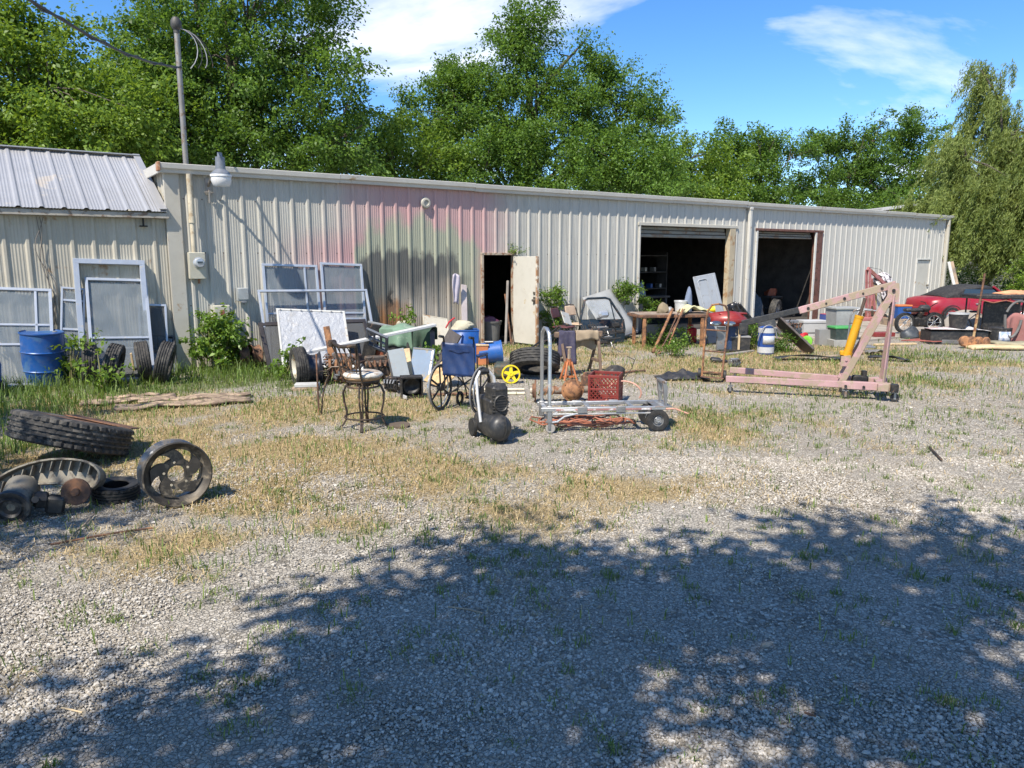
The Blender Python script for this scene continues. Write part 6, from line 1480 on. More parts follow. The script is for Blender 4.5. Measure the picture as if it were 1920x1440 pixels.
for i, (xa, ya, xb, yb, r_, m, lb) in enumerate(((1258,578,1224,662,.030,RUSTO,'thick orange pipe leaning on the workbench, leftmost'), (1271,590,1237,664,.014,RUSTM,'thin dark rod leaning on the workbench beside the thick pipe'), (1279,590,1231,668,.012,RUSTM,'long thin rod leaning on the workbench in the middle'), (1276,588,1248,660,.020,RUSTO,'rusty hooked pipe leaning on the workbench, rightmost'))):
    e_ = Vector(G(xb, yb)); s_ = Vector(AT(xa, ya, w0.y+.02+(1 if i != 3 else 1)*.10*i*.2)); s_ = Vector((s_.x, w0.y-.06+.35*(s_.x-w0.x)*math.tan(an), HB+.07)); stick(lb, [e_+Vector((0, 0, .01)), s_.lerp(e_, .5), s_, s_+(s_-e_)*.08], r_, m, 'leaning_pipe', 'pipe', 'pipes leaning on the workbench')
o = thing('red_fuel_can', 'red fuel can under the right end of the workbench', 'fuel can', (*G(1304, 648)[:2], 0), R(12)); o.location.y += .5; b = MB(); b.box((0, 0, .19), (.26, .16, .36), .03); b.build('can', mat('bright_red_plastic', (.55, .02, .03), .4, dust=.1), o); b = MB(); b.tube([(-.08, 0, .37), (-.08, 0, .43), (.05, 0, .43), (.05, 0, .37)], .014, 6); b.build('handle', mat('bright_red_plastic', (.5, .02, .03)), o); drop(o)
o = thing('blue_jug', 'small blue jug on the ground right of the red fuel can', 'jug', (*G(1322, 648)[:2], 0), R(0)); o.location.y += .2; b = MB(); b.lathe([(0, 0), (.07, 0), (.075, .14), (.03, .19), (.025, .23), (0, .23)], 18); b.build('jug', BLUEP, o)
b = MB(); b.cyl((0, 0, .23), (0, 0, .26), .028, n=12); b.build('cap', HW, o)
# white vehicle panel leaning in the bay
o = thing('hatch_panel', 'tall pale grey vehicle panel leaning on the workbench in the first bay', 'vehicle panel', (*G(1362, 650)[:2], 0), rot=(RZ(R(20)) @ RX(R(-14)) @ RY(R(-9))).to_euler()); o.location.y += .55
VP = mat('pale_grey_vehicle_paint', (.29, .31, .335), .5, var=.08, worn=(.22, .215, .21), amt=.15, dust=.12)
b = MB(); b.box((0, 0, .80), (.62, .03, 1.60), .012); b.build('skin', VP, o); b = MB(); b.tube([(-.22, -.02, .45), (-.22, -.02, 1.46), (-.18, -.02, 1.50), (.0, -.02, 1.50), (.04, -.02, 1.46), (.04, -.02, .45)], .016, 8); b.build('pressed_rib', VP, o); b = MB(); b.box((.24, -.02, .8), (.06, .03, 1.5), .01); b.build('edge_fold', VP, o); drop(o)
# ---- rusty hand truck
hq = Vector(G(1334, 714)); o = thing('hand_truck', 'tall rusty two-wheeled hand truck standing on the straw', 'hand truck', hq, rot=(R(-5), R(3), R(-14)))
for s_ in (-1, 1):
    b = MB(); b.tube([(s_*.155, 0, .04), (s_*.165, 0, .55), (s_*.175, 0, .95), (s_*.16, -.03, 1.10), (s_*.10, -.07, 1.20), (0, -.08, 1.22)], .017, 8); b.build('upright', RUSTO if s_ < 0 else RUSTM, o)
for z_ in (.12, .46, .80): b = MB(); b.tube([(-.165, 0, z_), (0, .03 if z_ < .9 else 0, z_), (.165, 0, z_)], .014, 7); b.build('cross_bar', RUSTM, o)
b = MB(); b.box((0, -.10, .045), (.36, .20, .012), .003); b.build('toe_plate', RUSTM, o); b = MB(); b.cyl((-.21, .06, .09), (.21, .06, .09), .010, n=8); b.build('axle', RUSTM, o)
for s_ in (-1, 1): b = MB(); M_ = T(s_*.20, .06, .085) @ RY(R(90)); tyre_part(b, .085, .04, .05, 28, 0, 2, .003, M_); b.lathe([(0, .02), (.04, .02), (.04, -.02), (0, -.02)], 14, M_); b.build('wheel', RUBBERB, o)
drop(o)
oo = MB().sheet(lambda u, v_: ((u-.5)*.82, (v_-.5)*.42, .02+.10*math.sin(math.pi*u)*math.sin(math.pi*v_)*(1+.5*math.sin(u*21)*math.sin(v_*7+u*3))), 34, 12).build('rubber_sheet', mat('black_rubber_sheet', (.025, .025, .027), .45, var=.3, dust=.3), None, 60, solid=.012); g_ = G(1280, 712); oo.location = (g_[0], g_[1]+.1, 0.005); oo.rotation_euler = (0, 0, R(6)); tag(oo, 'crumpled black rubber sheet on the ground by the hand truck', 'rubber sheet')
b = MB(); b.box((0, 0, .05), (.20, .14, .08), .02, rot=(.2, .1, 0)); b.box((.16, -.02, .03), (.14, .08, .05), .02, rot=(0, 0, .5)); oo = b.build('scrap_box', PLB); oo.location = G(1342, 680); tag(oo, 'small black scrap casing on the straw behind the hand truck', 'scrap')
# ---- between the bays: bumper with lamps, fenders, blue drum
o = thing('bumper_corner', 'dark red car bumper corner with clear headlamp on a stand', 'car bumper', (*G(1368, 660)[:2], 0), R(10))
RED = mat('dull_red_car_paint', (.25, .025, .022), .35, .1, var=.15, dust=.2)
b = MB(); b.sheet(lambda u, v_: (-.40+.85*u, -.10+.26*(2*u-1)**2-.10*math.sin(math.pi*v_)+.10*v_, .56+.30*v_*(1-.35*(u-.4)**2*4)), 16, 8); b.box((.05, .16, .80), (.62, .30, .03), .01); b.build('shell', RED, o, 60, solid=.02)
CLR = mat('clear_lamp_plastic', (.28, .29, .30), .12, .85, var=.4, dust=.0)
for x_ in (-.34, -.06): b = MB(); b.lathe([(0, .05), (.09, .04), (.13, 0), (.11, -.04), (0, -.05)], 20, T(x_-.05, -.17+.05*(x_ < -.2), .62) @ RX(R(78)) @ Matrix.Diagonal((1.0, .45, .6, 1))); b.build('headlamp', CLR, o)
b = MB(); b.box((.05, .1, .28), (.16, .16, .56), .01); b.build('stand', mat('navy_box', (.02, .05, .12), .5), o); b = MB(); b.box((-.18, .08, .28), (.18, .04, .50), .006); b.build('back_plate', STEEL, o); b = MB(); b.box((.17, -.06, .30), (.04, .03, .60), .003); b.build('stake', WOODL, o); b = MB(); b.box((.05, .0, .03), (.55, .3, .05), .01); b.build('base', BLACKM, o); drop(o)
GF = 'black car fenders leaning between the bays'
for i, (px, tilt, lb) in enumerate(((1408, -22, 'black curved car fender leaning between the bays, left one'), (1432, -34, 'black curved car fender leaning between the bays, right one'))):
    g_ = G(px, 652); o = thing('car_fender', lb, 'car fender', (g_[0], g_[1]+.35+.1*i, 0), rot=(RZ(R(12)) @ RX(R(-12)) @ RY(R(tilt))).to_euler(), group=GF)
    b = MB(); b.sheet(lambda u, v_: ((u-.5)*.42*(1-.45*v_), .10*math.cos((u-.5)*2.6)-.10, v_*.95), 10, 10); b.build('panel', mat('black_car_paint', (.015, .015, .017), .25, .2, dust=.3), o, 60, solid=.012); b = MB(); b.box((-.19, 0, .42), (.03, .03, .84), .008, rot=(0, R(6), 0)); b.build('edge', CHROME if i == 0 else PLB, o); drop(o)
o = thing('blue_white_canister', 'blue and white banded canister standing on the straw', 'canister', (*G(1435, 664)[:2], 0), R(8))
b = MB(); b.lathe([(0, 0), (.155, 0), (.165, .02), (.165, .50), (.15, .56), (.10, .58), (0, .58)], 32); b.build('shell', mat('canister_blue', (.015, .06, .24), .4, dust=.15), o)
for z_, h_ in ((.10, .12), (.50, .10)): b = MB(); b.lathe([(.166, z_-h_/2), (.169, z_-h_/2), (.169, z_+h_/2), (.166, z_+h_/2)], 32, closed=True); b.build('white_band', HW, o)
b = MB(); n = 12; b.sheet(lambda u, v_: (.170*math.sin((u-.5)*1.7), -.170*math.cos((u-.5)*1.7), .22+.17*v_), n, 2); b.build('label', HW, o, 60, solid=.003)
b = MB(); b.tube(bez((-.24, -.12, .30), (-.20, -.16, .70), (.12, -.16, .72), (.16, -.14, .34), 14), .013, 7); b.build('hose', mat('grey_hose', (.20, .20, .21), .5), o); drop(o)
# long dark trim panel slanting to the ground
A_, B_ = Vector(AT(1460, 603, 15.9)), Vector(G(1524, 664)); d_ = B_-A_
b = MB(); b.box((0, 0, 0), (d_.length, .34, .05), .01); o = b.build('trim_panel', mat('dark_brown_trim', (.045, .034, .03), .5, dust=.3)); o.location = (A_+B_)/2+Vector((0, .02, .02)); o.rotation_euler = (d_.to_track_quat('X', 'Z').to_matrix() @ Matrix.Rotation(R(-50), 3, 'X')).to_euler(); tag(o, 'long dark brown panel slanting down under the hoist boom', 'panel')
b = MB(); b.box((0, 0, 0), (d_.length, .03, .06), .006); o2 = b.build('pink_edge', mat('dusty_pink_wood', (.36, .20, .16), .7), o); o2.location = (0, .185, .0)
oo = MB().sheet(lambda u, v_: ((u-.5)*1.35, (v_-.5)*.34, .03+.10*math.sin(math.pi*min(1, u*1.15))*(1-.7*v_)+.01*math.sin(u*9)), 20, 8).build('black_bumper', mat('black_bumper_plastic', (.028, .029, .032), .35, dust=.25), None, 40, solid=.014); g_ = G(1522, 676); oo.location = (g_[0], g_[1]+.08, .0); oo.rotation_euler = (0, 0, R(-3)); tag(oo, 'long black car bumper lying flat on the straw', 'car bumper')
engine('small engine and carburettor parts heaped at the second bay', (*G(1478, 640)[:2], 0), R(15), .95, 8, m1=STEEL, m2=RUSTM, name='engine_parts'); bpy.data.objects['engine_parts'].location.z += .10
o = thing('parts_table', 'low rough table under the engine parts at the second bay', 'table', (*G(1478, 640)[:2], 0), R(15)); b = MB(); b.box((0, 0, .09), (.7, .45, .03), .004); b.build('top', WOOD, o)
for sx in (-1, 1): b = MB(); b.box((sx*.3, 0, .037), (.05, .4, .074), .004); b.build('bearer', WOOD, o)
lump('red_jug_bag', 'bright red plastic jug on the ground at the second bay', 'jug', (*G(1502, 646)[:2], .05), (.16, .12, .20), mat('bright_red_plastic', (.5, .02, .03)), 41)
o = thing('lime_wheel', 'lime green plastic wheel at the edge of the concrete', 'wheel', (*G(1512, 650)[:2], 0), rot=face(R(-30), R(6))); b = MB(); b.lathe([(.0, .03), (.05, .04), (.08, .05), (.12, .045), (.12, -.045), (.05, -.04), (0, -.03)], 26); b.build('wheel', mat('lime_plastic', (.20, .55, .06), .4, dust=.1), o); b = MB(); b.lathe([(0, .055), (.025, .055), (.03, .03)], 14); b.build('hub', PLG, o); drop(o)
o = thing('black_bag', 'large black rubbish bag slumped inside the second bay', 'bag', BW(16.6, -.7, .04), 0); q = lump('bag', '', '', (0, 0, 0), (.42, .35, .72), mat('shiny_black_plastic', (.02, .02, .022), .25, var=.2, bump=.8, scale=5, dust=.15), 44); q.parent = o; del q['label'], q['category']; q.name = 'bag_body'; b = MB(); b.cyl((0, 0, .82), (.03, 0, .95), .05, .09, n=10); b.build('tied_neck', _mats['shiny_black_plastic'], o)
lump('orange_tank', 'dull orange tank inside the second bay by the brown jamb', 'tank', BW(18.45, -1.3, .75), (.20, .18, .22), mat('dull_orange_red', (.30, .07, .03), .6), 46)
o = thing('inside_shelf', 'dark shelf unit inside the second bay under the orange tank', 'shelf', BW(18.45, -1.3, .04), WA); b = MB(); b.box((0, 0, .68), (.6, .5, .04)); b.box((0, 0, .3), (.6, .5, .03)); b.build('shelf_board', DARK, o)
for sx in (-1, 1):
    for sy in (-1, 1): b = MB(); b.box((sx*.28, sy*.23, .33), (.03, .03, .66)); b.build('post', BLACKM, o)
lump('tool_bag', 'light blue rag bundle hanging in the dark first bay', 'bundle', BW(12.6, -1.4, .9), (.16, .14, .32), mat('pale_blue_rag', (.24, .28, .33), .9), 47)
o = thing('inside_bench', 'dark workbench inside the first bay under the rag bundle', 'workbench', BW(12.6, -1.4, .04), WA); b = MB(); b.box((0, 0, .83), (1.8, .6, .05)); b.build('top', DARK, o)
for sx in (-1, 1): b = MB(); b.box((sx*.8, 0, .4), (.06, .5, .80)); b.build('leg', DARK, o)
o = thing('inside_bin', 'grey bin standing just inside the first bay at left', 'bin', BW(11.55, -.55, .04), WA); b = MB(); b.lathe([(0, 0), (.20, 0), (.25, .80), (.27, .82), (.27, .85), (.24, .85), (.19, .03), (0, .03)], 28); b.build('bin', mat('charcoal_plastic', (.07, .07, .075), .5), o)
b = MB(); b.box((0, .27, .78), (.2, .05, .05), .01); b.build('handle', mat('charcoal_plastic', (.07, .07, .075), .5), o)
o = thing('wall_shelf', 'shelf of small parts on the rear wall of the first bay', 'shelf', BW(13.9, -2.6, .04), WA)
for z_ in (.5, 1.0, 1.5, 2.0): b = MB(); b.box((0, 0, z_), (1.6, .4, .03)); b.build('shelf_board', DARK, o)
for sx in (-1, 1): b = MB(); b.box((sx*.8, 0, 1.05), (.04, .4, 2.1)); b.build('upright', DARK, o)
r = random.Random(4)
for k in range(12): b = MB(); b.box((-.7+.13*(k % 11), -.05, (.515, 1.015, 1.515)[k % 3]+.07), (.09, .2, r.uniform(.10, .14)), .008); b.build('parts_box', (PLG, CREAM, STEEL, BLUEP)[k % 4], o)
# ------------------------------------------------------------------ engine hoist
PNK = mat('faded_pink_paint', (.39, .235, .235), .6, var=.2, worn=(.30, .235, .165), amt=.46, scale=6.5, bump=.1, dust=.2)
def beam(b, p, q, w, h, bev=.006):
    p, q = Vector(p), Vector(q); d = q-p; M_ = T(*((p+q)/2)) @ d.to_track_quat('X', 'Z').to_matrix().to_4x4(); b.box((0, 0, 0), (d.length, w, h), bev, M=M_)
hO = Vector(G(1672, 752)); o = thing('engine_hoist', 'large faded pink engine hoist with orange jack and black boom end', 'engine hoist', (hO.x, hO.y+.22, 0), R(160))
for y0, y1, nm in ((.24, .30, 'near'), (-.24, -.66, 'far')):
    b = MB(); beam(b, (-.05, y0, .20), (.58, y0, .20), .09, .108); b.build('leg_socket', PNK, o)
    b = MB(); beam(b, (.40, y0, .205), (2.15, y1, .205), .075, .088); b.build('leg', PNK, o)
    for k, (x_, y_, r_) in enumerate(((2.08, y1, .045), (.52, y0, .055), (-.10, y0*1.1, .06))):
        cs = link('caster', None, o)
        b = MB(); M_ = T(x_, y_, r_) @ RX(R(90)); b.lathe([(0, .018), (r_*.85, .018), (r_, .010), (r_, -.010), (r_*.85, -.018), (0, -.018)], 24, M_); b.build('wheel', PLB, cs)
        b = MB(); b.box((x_, y_-.024, r_*1.35), (.03, .005, r_*1.5)); b.box((x_, y_+.024, r_*1.35), (.03, .005, r_*1.5)); b.box((x_, y_, 2*r_+.012), (.07, .06, .014)); b.cyl((x_, y_, 2*r_), (x_, y_, .16), .012, n=8); b.build('fork', STEEL, cs)
    for x_ in (-.0, .30, .53): b = MB(); b.cyl((x_, y0+.06*(1 if y0 > 0 else -1), .19), (x_, y0+.075*(1 if y0 > 0 else -1), .19), .02, n=8); b.build('bolt', BLACKM, o)
b = MB(); beam(b, (.06, -.36, .20), (.06, .36, .20), .14, .10); b.build('rear_cross_member', PNK, o)
b = MB(); b.box((-.08, .31, .20), (.10, .10, .11), .004); b.build('open_tube_end', BLACKM, o)
TPX, TPZ = .0, 1.46
for y_ in (-.07, .07):
    b = MB(); beam(b, (.58, y_*2.6, .22), (TPX+.02, y_, TPZ), .02, .092); b.build('front_brace', PNK, o)
    b = MB(); beam(b, (.04, y_*2.6, .22), (TPX-.02, y_, TPZ), .02, .07); b.build('rear_post', PNK, o)
b = MB(); b.prism([(-.075, 1.36), (.075, 1.36), (.075, 1.60), (-.06, 1.62), (-.075, 1.5)], .062, .078); b.prism([(-.075, 1.36), (.075, 1.36), (.075, 1.60), (-.06, 1.62), (-.075, 1.5)], -.078, -.062); b.build('pivot_plate', PNK, o)
b = MB(); b.cyl((0, -.10, 1.52), (0, .10, 1.52), .022, n=10); b.cyl((.01, -.10, 1.28), (.01, .10, 1.28), .018, n=10); b.build('pivot_bolt', BLACKM, o)
e0, e1, e2 = Vector((-.03, 0, 1.60)), Vector((1.20, 0, 1.21)), Vector((1.98, 0, 1.00))
b = MB(); beam(b, e0, e1, .08, .10); b.build('boom', PNK, o)
b = MB(); beam(b, e1-Vector((.2, 0, -.065)), e2, .065, .085); b.build('boom_extension', mat('black_boom_paint', (.03, .031, .033), .45, .2, dust=.25), o)
b = MB(); b.box((e2.x-.03, 0, e2.z-.08), (.13, .075, .17), .01); b.cyl((e2.x-.03, -.05, e2.z-.10), (e2.x-.03, .05, e2.z-.10), .02, n=10); b.build('hook_bracket', mat('black_boom_paint', (.03, .03, .033)), o)
for k in range(5): p = e0.lerp(e1, .14+.19*k); b = MB(); b.cyl((p.x, -.052, p.z), (p.x, .052, p.z), .014 if k % 2 else .02, n=10); b.build('boom_bolt', BLACKM, o)
JK = mat('yellow_orange_jack', (.62, .30, .012), .35, .1, var=.10, worn=(.30, .14, .05), amt=.10, dust=.15)
j0, j1 = Vector((.52, 0, .60)), Vector((.40, 0, 1.14)); jd = (j1-j0).normalized()
b = MB(); b.cyl(j0, j1, .058, n=24); b.cyl(j0-jd*.02, j0+jd*.04, .068, n=24); b.cyl(j1-jd*.02, j1+jd*.02, .062, n=24); b.build('jack_cylinder', JK, o)
b = MB(); b.cyl(j1, j1+jd*.27, .022, n=14); b.build('jack_rod', mat('dark_rod', (.12, .08, .06), .4, .5), o)
b = MB(); b.box((j0.x+.06, 0, j0.z+.02), (.08, .07, .07), .012); b.build('jack_valve', JK, o)
b = MB(); b.prism([(.44, .44), (.60, .44), (.60, .58), (.48, .60)], -.075, -.06); b.prism([(.44, .44), (.60, .44), (.60, .58), (.48, .60)], .06, .075); b.cyl((.53, -.09, .53), (.53, .09, .53), .016, n=10); b.build('jack_bracket', PNK, o)
b = MB(); b.box((.33, 0, .26), (.22, .10, .10), .02); b.cyl((.28, -.0, .30), (.28, -.0, .38), .04, n=14); b.build('chain_bin', BLACKM, o); drop(o)
# smaller second hoist by the wall
p = BW(19.7, 1.3); o = thing('engine_hoist', 'second dusty pink folded engine hoist against the far wall', 'engine hoist', p, WA+R(-10))
PN2 = mat('dusty_rose_paint', (.40, .15, .15), .6, var=.2, worn=(.26, .10, .07), amt=.4, scale=5)
for y_ in (-.06, .06): b = MB(); beam(b, (.10, y_, .12), (-.05, y_, 1.62), .03, .10); b.build('mast', PN2, o)
b = MB(); beam(b, (.45, 0, .12), (.12, 0, 1.35), .06, .06); b.build('brace', PN2, o)
b = MB(); beam(b, (-.08, 0, 1.66), (1.35, 0, .80), .07, .10); b.build('boom', PN2, o)
b = MB(); beam(b, (-.3, 0, .10), (.7, 0, .10), .36, .10); b.build('base', PN2, o)
b = MB(); b.cyl((.22, 0, .5), (.16, 0, 1.05), .045, n=16); b.build('jack', PN2, o); b = MB(); b.tube([(-.04, 0, 1.70), (.5, 0, 1.62), (.95, 0, 1.10)], .006, 5); b.build('chain', BLACKM, o); drop(o, .045)
# ------------------------------------------------------------------ things on the concrete near the far wall
def box_thing(name, label, cat, loc, rz, size, m, lid=None, lidm=None, extra=(), group=None, taper=.92, z0=0.0):
    o = thing(name, label, cat, (loc[0], loc[1], z0), rz, group); w, d, h = size; b = MB()
    b.add([(sx*w/2*(taper if z_ == 0 else 1), sy*d/2*(taper if z_ == 0 else 1), z_) for z_ in (0, h) for sx, sy in ((-1,-1),(1,-1),(1,1),(-1,1))], [(3,2,1,0), (4,5,6,7)]+[(i, (i+1) % 4, 4+(i+1) % 4, 4+i) for i in range(4)]); b.build('body', m, o)
    if lid: b = MB(); b.box((0, 0, h+lid/2), (w+.03, d+.03, lid), .012); b.build('lid', lidm or m, o)
    for nm, c_, s_, mm in extra: b = MB(); b.box(c_, s_, .004); b.build(nm, mm, o)
    return o
Z0 = .047
g_ = G(1530, 634); box_thing('cool_box', 'white picnic cool box on the concrete at the second bay', 'cool box', (g_[0], g_[1]+.2), R(6), (.72, .38, .32), HW, .07, HW, [('hinge_band', (0, -.196, .10), (.66, .01, .02), PLG)], z0=Z0)
g_ = G(1570, 622); o = box_thing('carton', 'red and blue printed carton lying beside the cool box', 'carton', (8.12, 18.85), R(14), (.62, .24, .17), mat('carton_blue', (.03, .06, .22), .6), None, None, [('red_top', (0, 0, .175), (.62, .24, .012), mat('carton_red', (.40, .02, .04), .6)), ('red_band', (-.05, -.122, .12), (.5, .006, .07), mat('carton_red', (.40, .02, .04))), ('spot', (-.2, -.127, .07), (.09, .004, .07), mat('carton_orange', (.55, .16, .04), .6)), ('spot', (.18, -.127, .10), (.07, .004, .05), mat('carton_orange', (.55, .16, .04)))], taper=1.0, z0=.40)
q = G(1585, 650); o = box_thing('storage_tote', 'dark storage tote with a green lid in front of the carton', 'storage box', (q[0], q[1]+.15), R(4), (.56, .38, .24), mat('dark_tote', (.03, .05, .045), .5), .05, mat('green_lid', (.05, .30, .08), .45), z0=.16)
o = box_thing('tote_base', 'pale split plastic tray under the green lidded tote', 'tray', (q[0], q[1]+.12), R(4), (.68, .44, .155), mat('pale_grey_tray', (.36, .355, .33), .7, var=.2, dust=.4)); b = MB(); b.box((0, -.21, .10), (.02, .03, .16)); b.build('strap', PLG, o)
g_ = G(1603, 648); o = box_thing('wheeled_bin', 'light grey plastic bin standing behind the orange jack', 'bin', (g_[0]+.08, g_[1]+.9), R(6), (.62, .50, .74), mat('light_grey_plastic', (.30, .305, .295), .6, var=.2, dust=.4), None, None, [('rim', (0, 0, .75), (.68, .56, .04), mat('light_grey_plastic', (.46, .47, .46)))], taper=.86, z0=Z0)
g_ = G(1612, 664); o = thing('tube_trolley', 'bent grey tube trolley frame behind the orange jack', 'trolley', (g_[0]+.05, g_[1]+.4, Z0), R(-10))
for y_ in (-.18, .18): b = MB(); b.tube([(-.10, y_, .0), (-.06, y_, .75), (.0, y_, .86), (.12, y_, .90), (.36, y_, .88)], .018, 8); b.build('tube', STEEL, o)
b = MB(); b.box((.15, 0, .12), (.45, .40, .03), .006); b.box((-.07, 0, .6), (.02, .36, .02)); b.build('deck', STEEL, o); drop(o, .0)
# pushchair with patterned hood
p = Vector(BW(21.0, 1.0, Z0)); o = thing('pushchair', 'pushchair with a white and black patterned hood by the far wall', 'pushchair', p, WA-R(8))
t = NT('patterned_fabric'); v = t.coord('Object'); t.base(t.mix(t.ramp(t.noise(9, 3, .6, v, .6), .50, .54), (.62, .58, .58), (.06, .05, .055))); t.p.inputs['Roughness'].default_value = .9
b = MB(); b.sheet(lambda u, v_: (.42*(u-.5), -.30*math.cos(math.pi*v_)*(.8), 1.05+.42*math.sin(math.pi*v_)*(.85+.15*math.sin(u*3))), 12, 12); b.build('hood', t.m, o, 60, solid=.02)
b = MB(); b.sheet(lambda u, v_: (.40*(u-.5), -.22+.28*v_*v_, .55+.62*v_), 8, 8); b.build('seat', t.m, o, 60, solid=.03)
for s_ in (-1, 1):
    b = MB(); b.tube([(s_*.24, -.40, .08), (s_*.23, -.05, .55), (s_*.22, .22, 1.0), (s_*.20, .38, 1.18)], .014, 7); b.tube([(s_*.24, .32, .08), (s_*.23, -.05, .55)], .014, 7); b.build('frame_tube', STEEL, o)
    for y_ in (-.40, .32): b = MB(); M_ = T(s_*.25, y_, .085) @ RY(R(90)); tyre_part(b, .085, .055, .03, 22, 0, 1, .002, M_); b.lathe([(0, .01), (.055, .01), (.055, -.01), (0, -.01)], 12, M_); b.build('wheel', RUBBERB, o)
drop(o, Z0)
p = BW(20.35, 1.15, Z0); o = thing('tan_board', 'upright tan board standing beside the grey bin', 'board', p, rot=(R(-4), R(3), WA)); b = MB(); b.box((0, 0, .52), (.40, .03, 1.04), .004); b.build('board', mat('tan_cardboard', (.44, .31, .13), .8, var=.15), o); b = MB(); b.box((.42, .02, .42), (.40, .02, .84), .004); b.build('white_side', WHITE, o); drop(o, Z0)
engine('grey motor parts piled on the concrete right of the jack', (*BW(21.2, 2.9)[:2], Z0), R(20), 1.25, 12, m1=mat('grey_cast_parts', (.20, .20, .20), .6, .4, worn=(.1,.08,.06), amt=.4), m2=STEEL, name='motor_parts', n=30); bpy.data.objects['motor_parts'].location.z += Z0
slab('red_toolbox_lid', 'flat red metal lid lying under the motor parts', 'lid', 1652, 634, .55, .10, .30, mat('red_metal', (.20, .025, .025), .5, dust=.35), (0, 0, 12), z=.047)
for i, (px, py, w_, d_, rz, lb) in enumerate(((1672, 678, .75, .22, -14, 'black broken plastic fairing lying behind the hoist mast'), (1650, 666, .45, .26, -6, 'grey buckled metal scrap behind the black fairing'))):
    oo = MB().sheet(lambda u, v_: ((u-.5)*w_, (v_-.5)*d_, .03+.08*math.sin(math.pi*u)*(1-v_*.6)+.02*math.sin(u*15+v_*6)), 14, 6).build('scrap_sheet', PLB if i == 0 else mat('dull_grey_scrap', (.16, .15, .14), .6), None, 40, solid=.012); g_ = G(px, py); oo.location = (g_[0], g_[1]+.1, .0); oo.rotation_euler = (R(4), R(4), R(rz)); tag(oo, lb, 'scrap')
# ------------------------------------------------------------------ red convertible
cq = Vector(G(1745, 617)); CX = cq.x+1.75
car = thing('red_convertible', 'red convertible car with black soft top parked by the willow', 'car', (CX, cq.y+1.1, .0), R(6)); car.scale = (.86, .86, .84)
CRED = NT('red_car_paint'); vv = CRED.coord('Object'); CRED.base(CRED.mix(CRED.math('MULTIPLY', CRED.ramp(CRED.noise(3, 6, .7, vv), .35, .75), .35), (.28, .006, .02), (.20, .09, .08))); CRED.p.inputs['Roughness'].default_value = .38; CRED.p.inputs['Coat Weight'].default_value = .25; CRED = CRED.m
st = [(-2.0, .60, .42, .72), (-1.92, .74, .30, .84), (-1.6, .82, .24, .90), (-1.0, .85, .20, .90), (-.4, .85, .18, .87), (.3, .85, .18, .84), (.9, .84, .18, .80), (1.4, .82, .20, .74), (1.8, .76, .25, .66), (2.02, .60, .32, .55)]
b = MB(); sec = []
for x_, w_, zl, zt in st:
    sec.append([(x_, -w_*.90, zl), (x_, -w_, zl+.12), (x_, -w_*1.0, (zl+zt)/2+.06), (x_, -w_*.95, zt-.05), (x_, -w_*.85, zt), (x_, -w_*.4, zt+.03), (x_, w_*.4, zt+.03), (x_, w_*.85, zt), (x_, w_*.95, zt-.05), (x_, w_, (zl+zt)/2+.06), (x_, w_, zl+.12), (x_, w_*.90, zl)])
n = len(sec[0]); vs = [p for s_ in sec for p in s_]; fs = [(i*n+j, (i+1)*n+j, (i+1)*n+(j+1) % n, i*n+(j+1) % n) for i in range(len(sec)-1) for j in range(n)]
fs += [tuple(range(n)), tuple(range((len(sec)-1)*n, len(sec)*n))[::-1]]; b.add(vs, fs); b.build('body', CRED, car, 50)
SOFT = mat('black_soft_top', (.02, .02, .021), .8, var=.3, dust=.25, bump=.3)
b = MB(); sec = []
for x_, w_, z_ in ((-1.45, .70, .92), (-1.15, .70, 1.06), (-.75, .66, 1.24), (-.30, .64, 1.30), (.22, .64, 1.27)):
    zb = .88; sec.append([(x_, -w_, z_-.10 if x_ > -1.0 else zb), (x_, -w_*.9, z_-.03), (x_, -w_*.5, z_+.02), (x_, 0, z_+.03), (x_, w_*.5, z_+.02), (x_, w_*.9, z_-.03), (x_, w_, z_-.10 if x_ > -1.0 else zb)])
n = 7; b.add([p for s_ in sec for p in s_], [(i*n+j, (i+1)*n+j, (i+1)*n+j+1, i*n+j+1) for i in range(4) for j in range(6)]); b.build('soft_top', SOFT, car, 60, solid=.025)
b = MB()
for s_ in (-1, 1): b.add([(-1.45, s_*.71, .90), (-.95, s_*.70, .90), (-.80, s_*.66, 1.16), (-1.12, s_*.70, 1.02)], [(0, 1, 2, 3)])
b.build('quarter_panel_top', SOFT, car, 0, solid=.02)
CG = NT('car_glass'); CG.base((.03, .05, .07)); CG.p.inputs['Roughness'].default_value = .06; CG = CG.m
for s_ in (-1, 1): b = MB(); b.add([(-.93, s_*.715, .88), (.62, s_*.73, .84), (.24, s_*.655, 1.17), (-.78, s_*.66, 1.19)], [(0, 1, 2, 3)]); b.build('side_window', CG, car, 0, solid=.006)
b = MB(); b.add([(.80, -.66, .84), (.80, .66, .84), (.25, .58, 1.26), (.25, -.58, 1.26)], [(0, 1, 2, 3)]); b.build('windscreen', CG, car, 0, solid=.006)
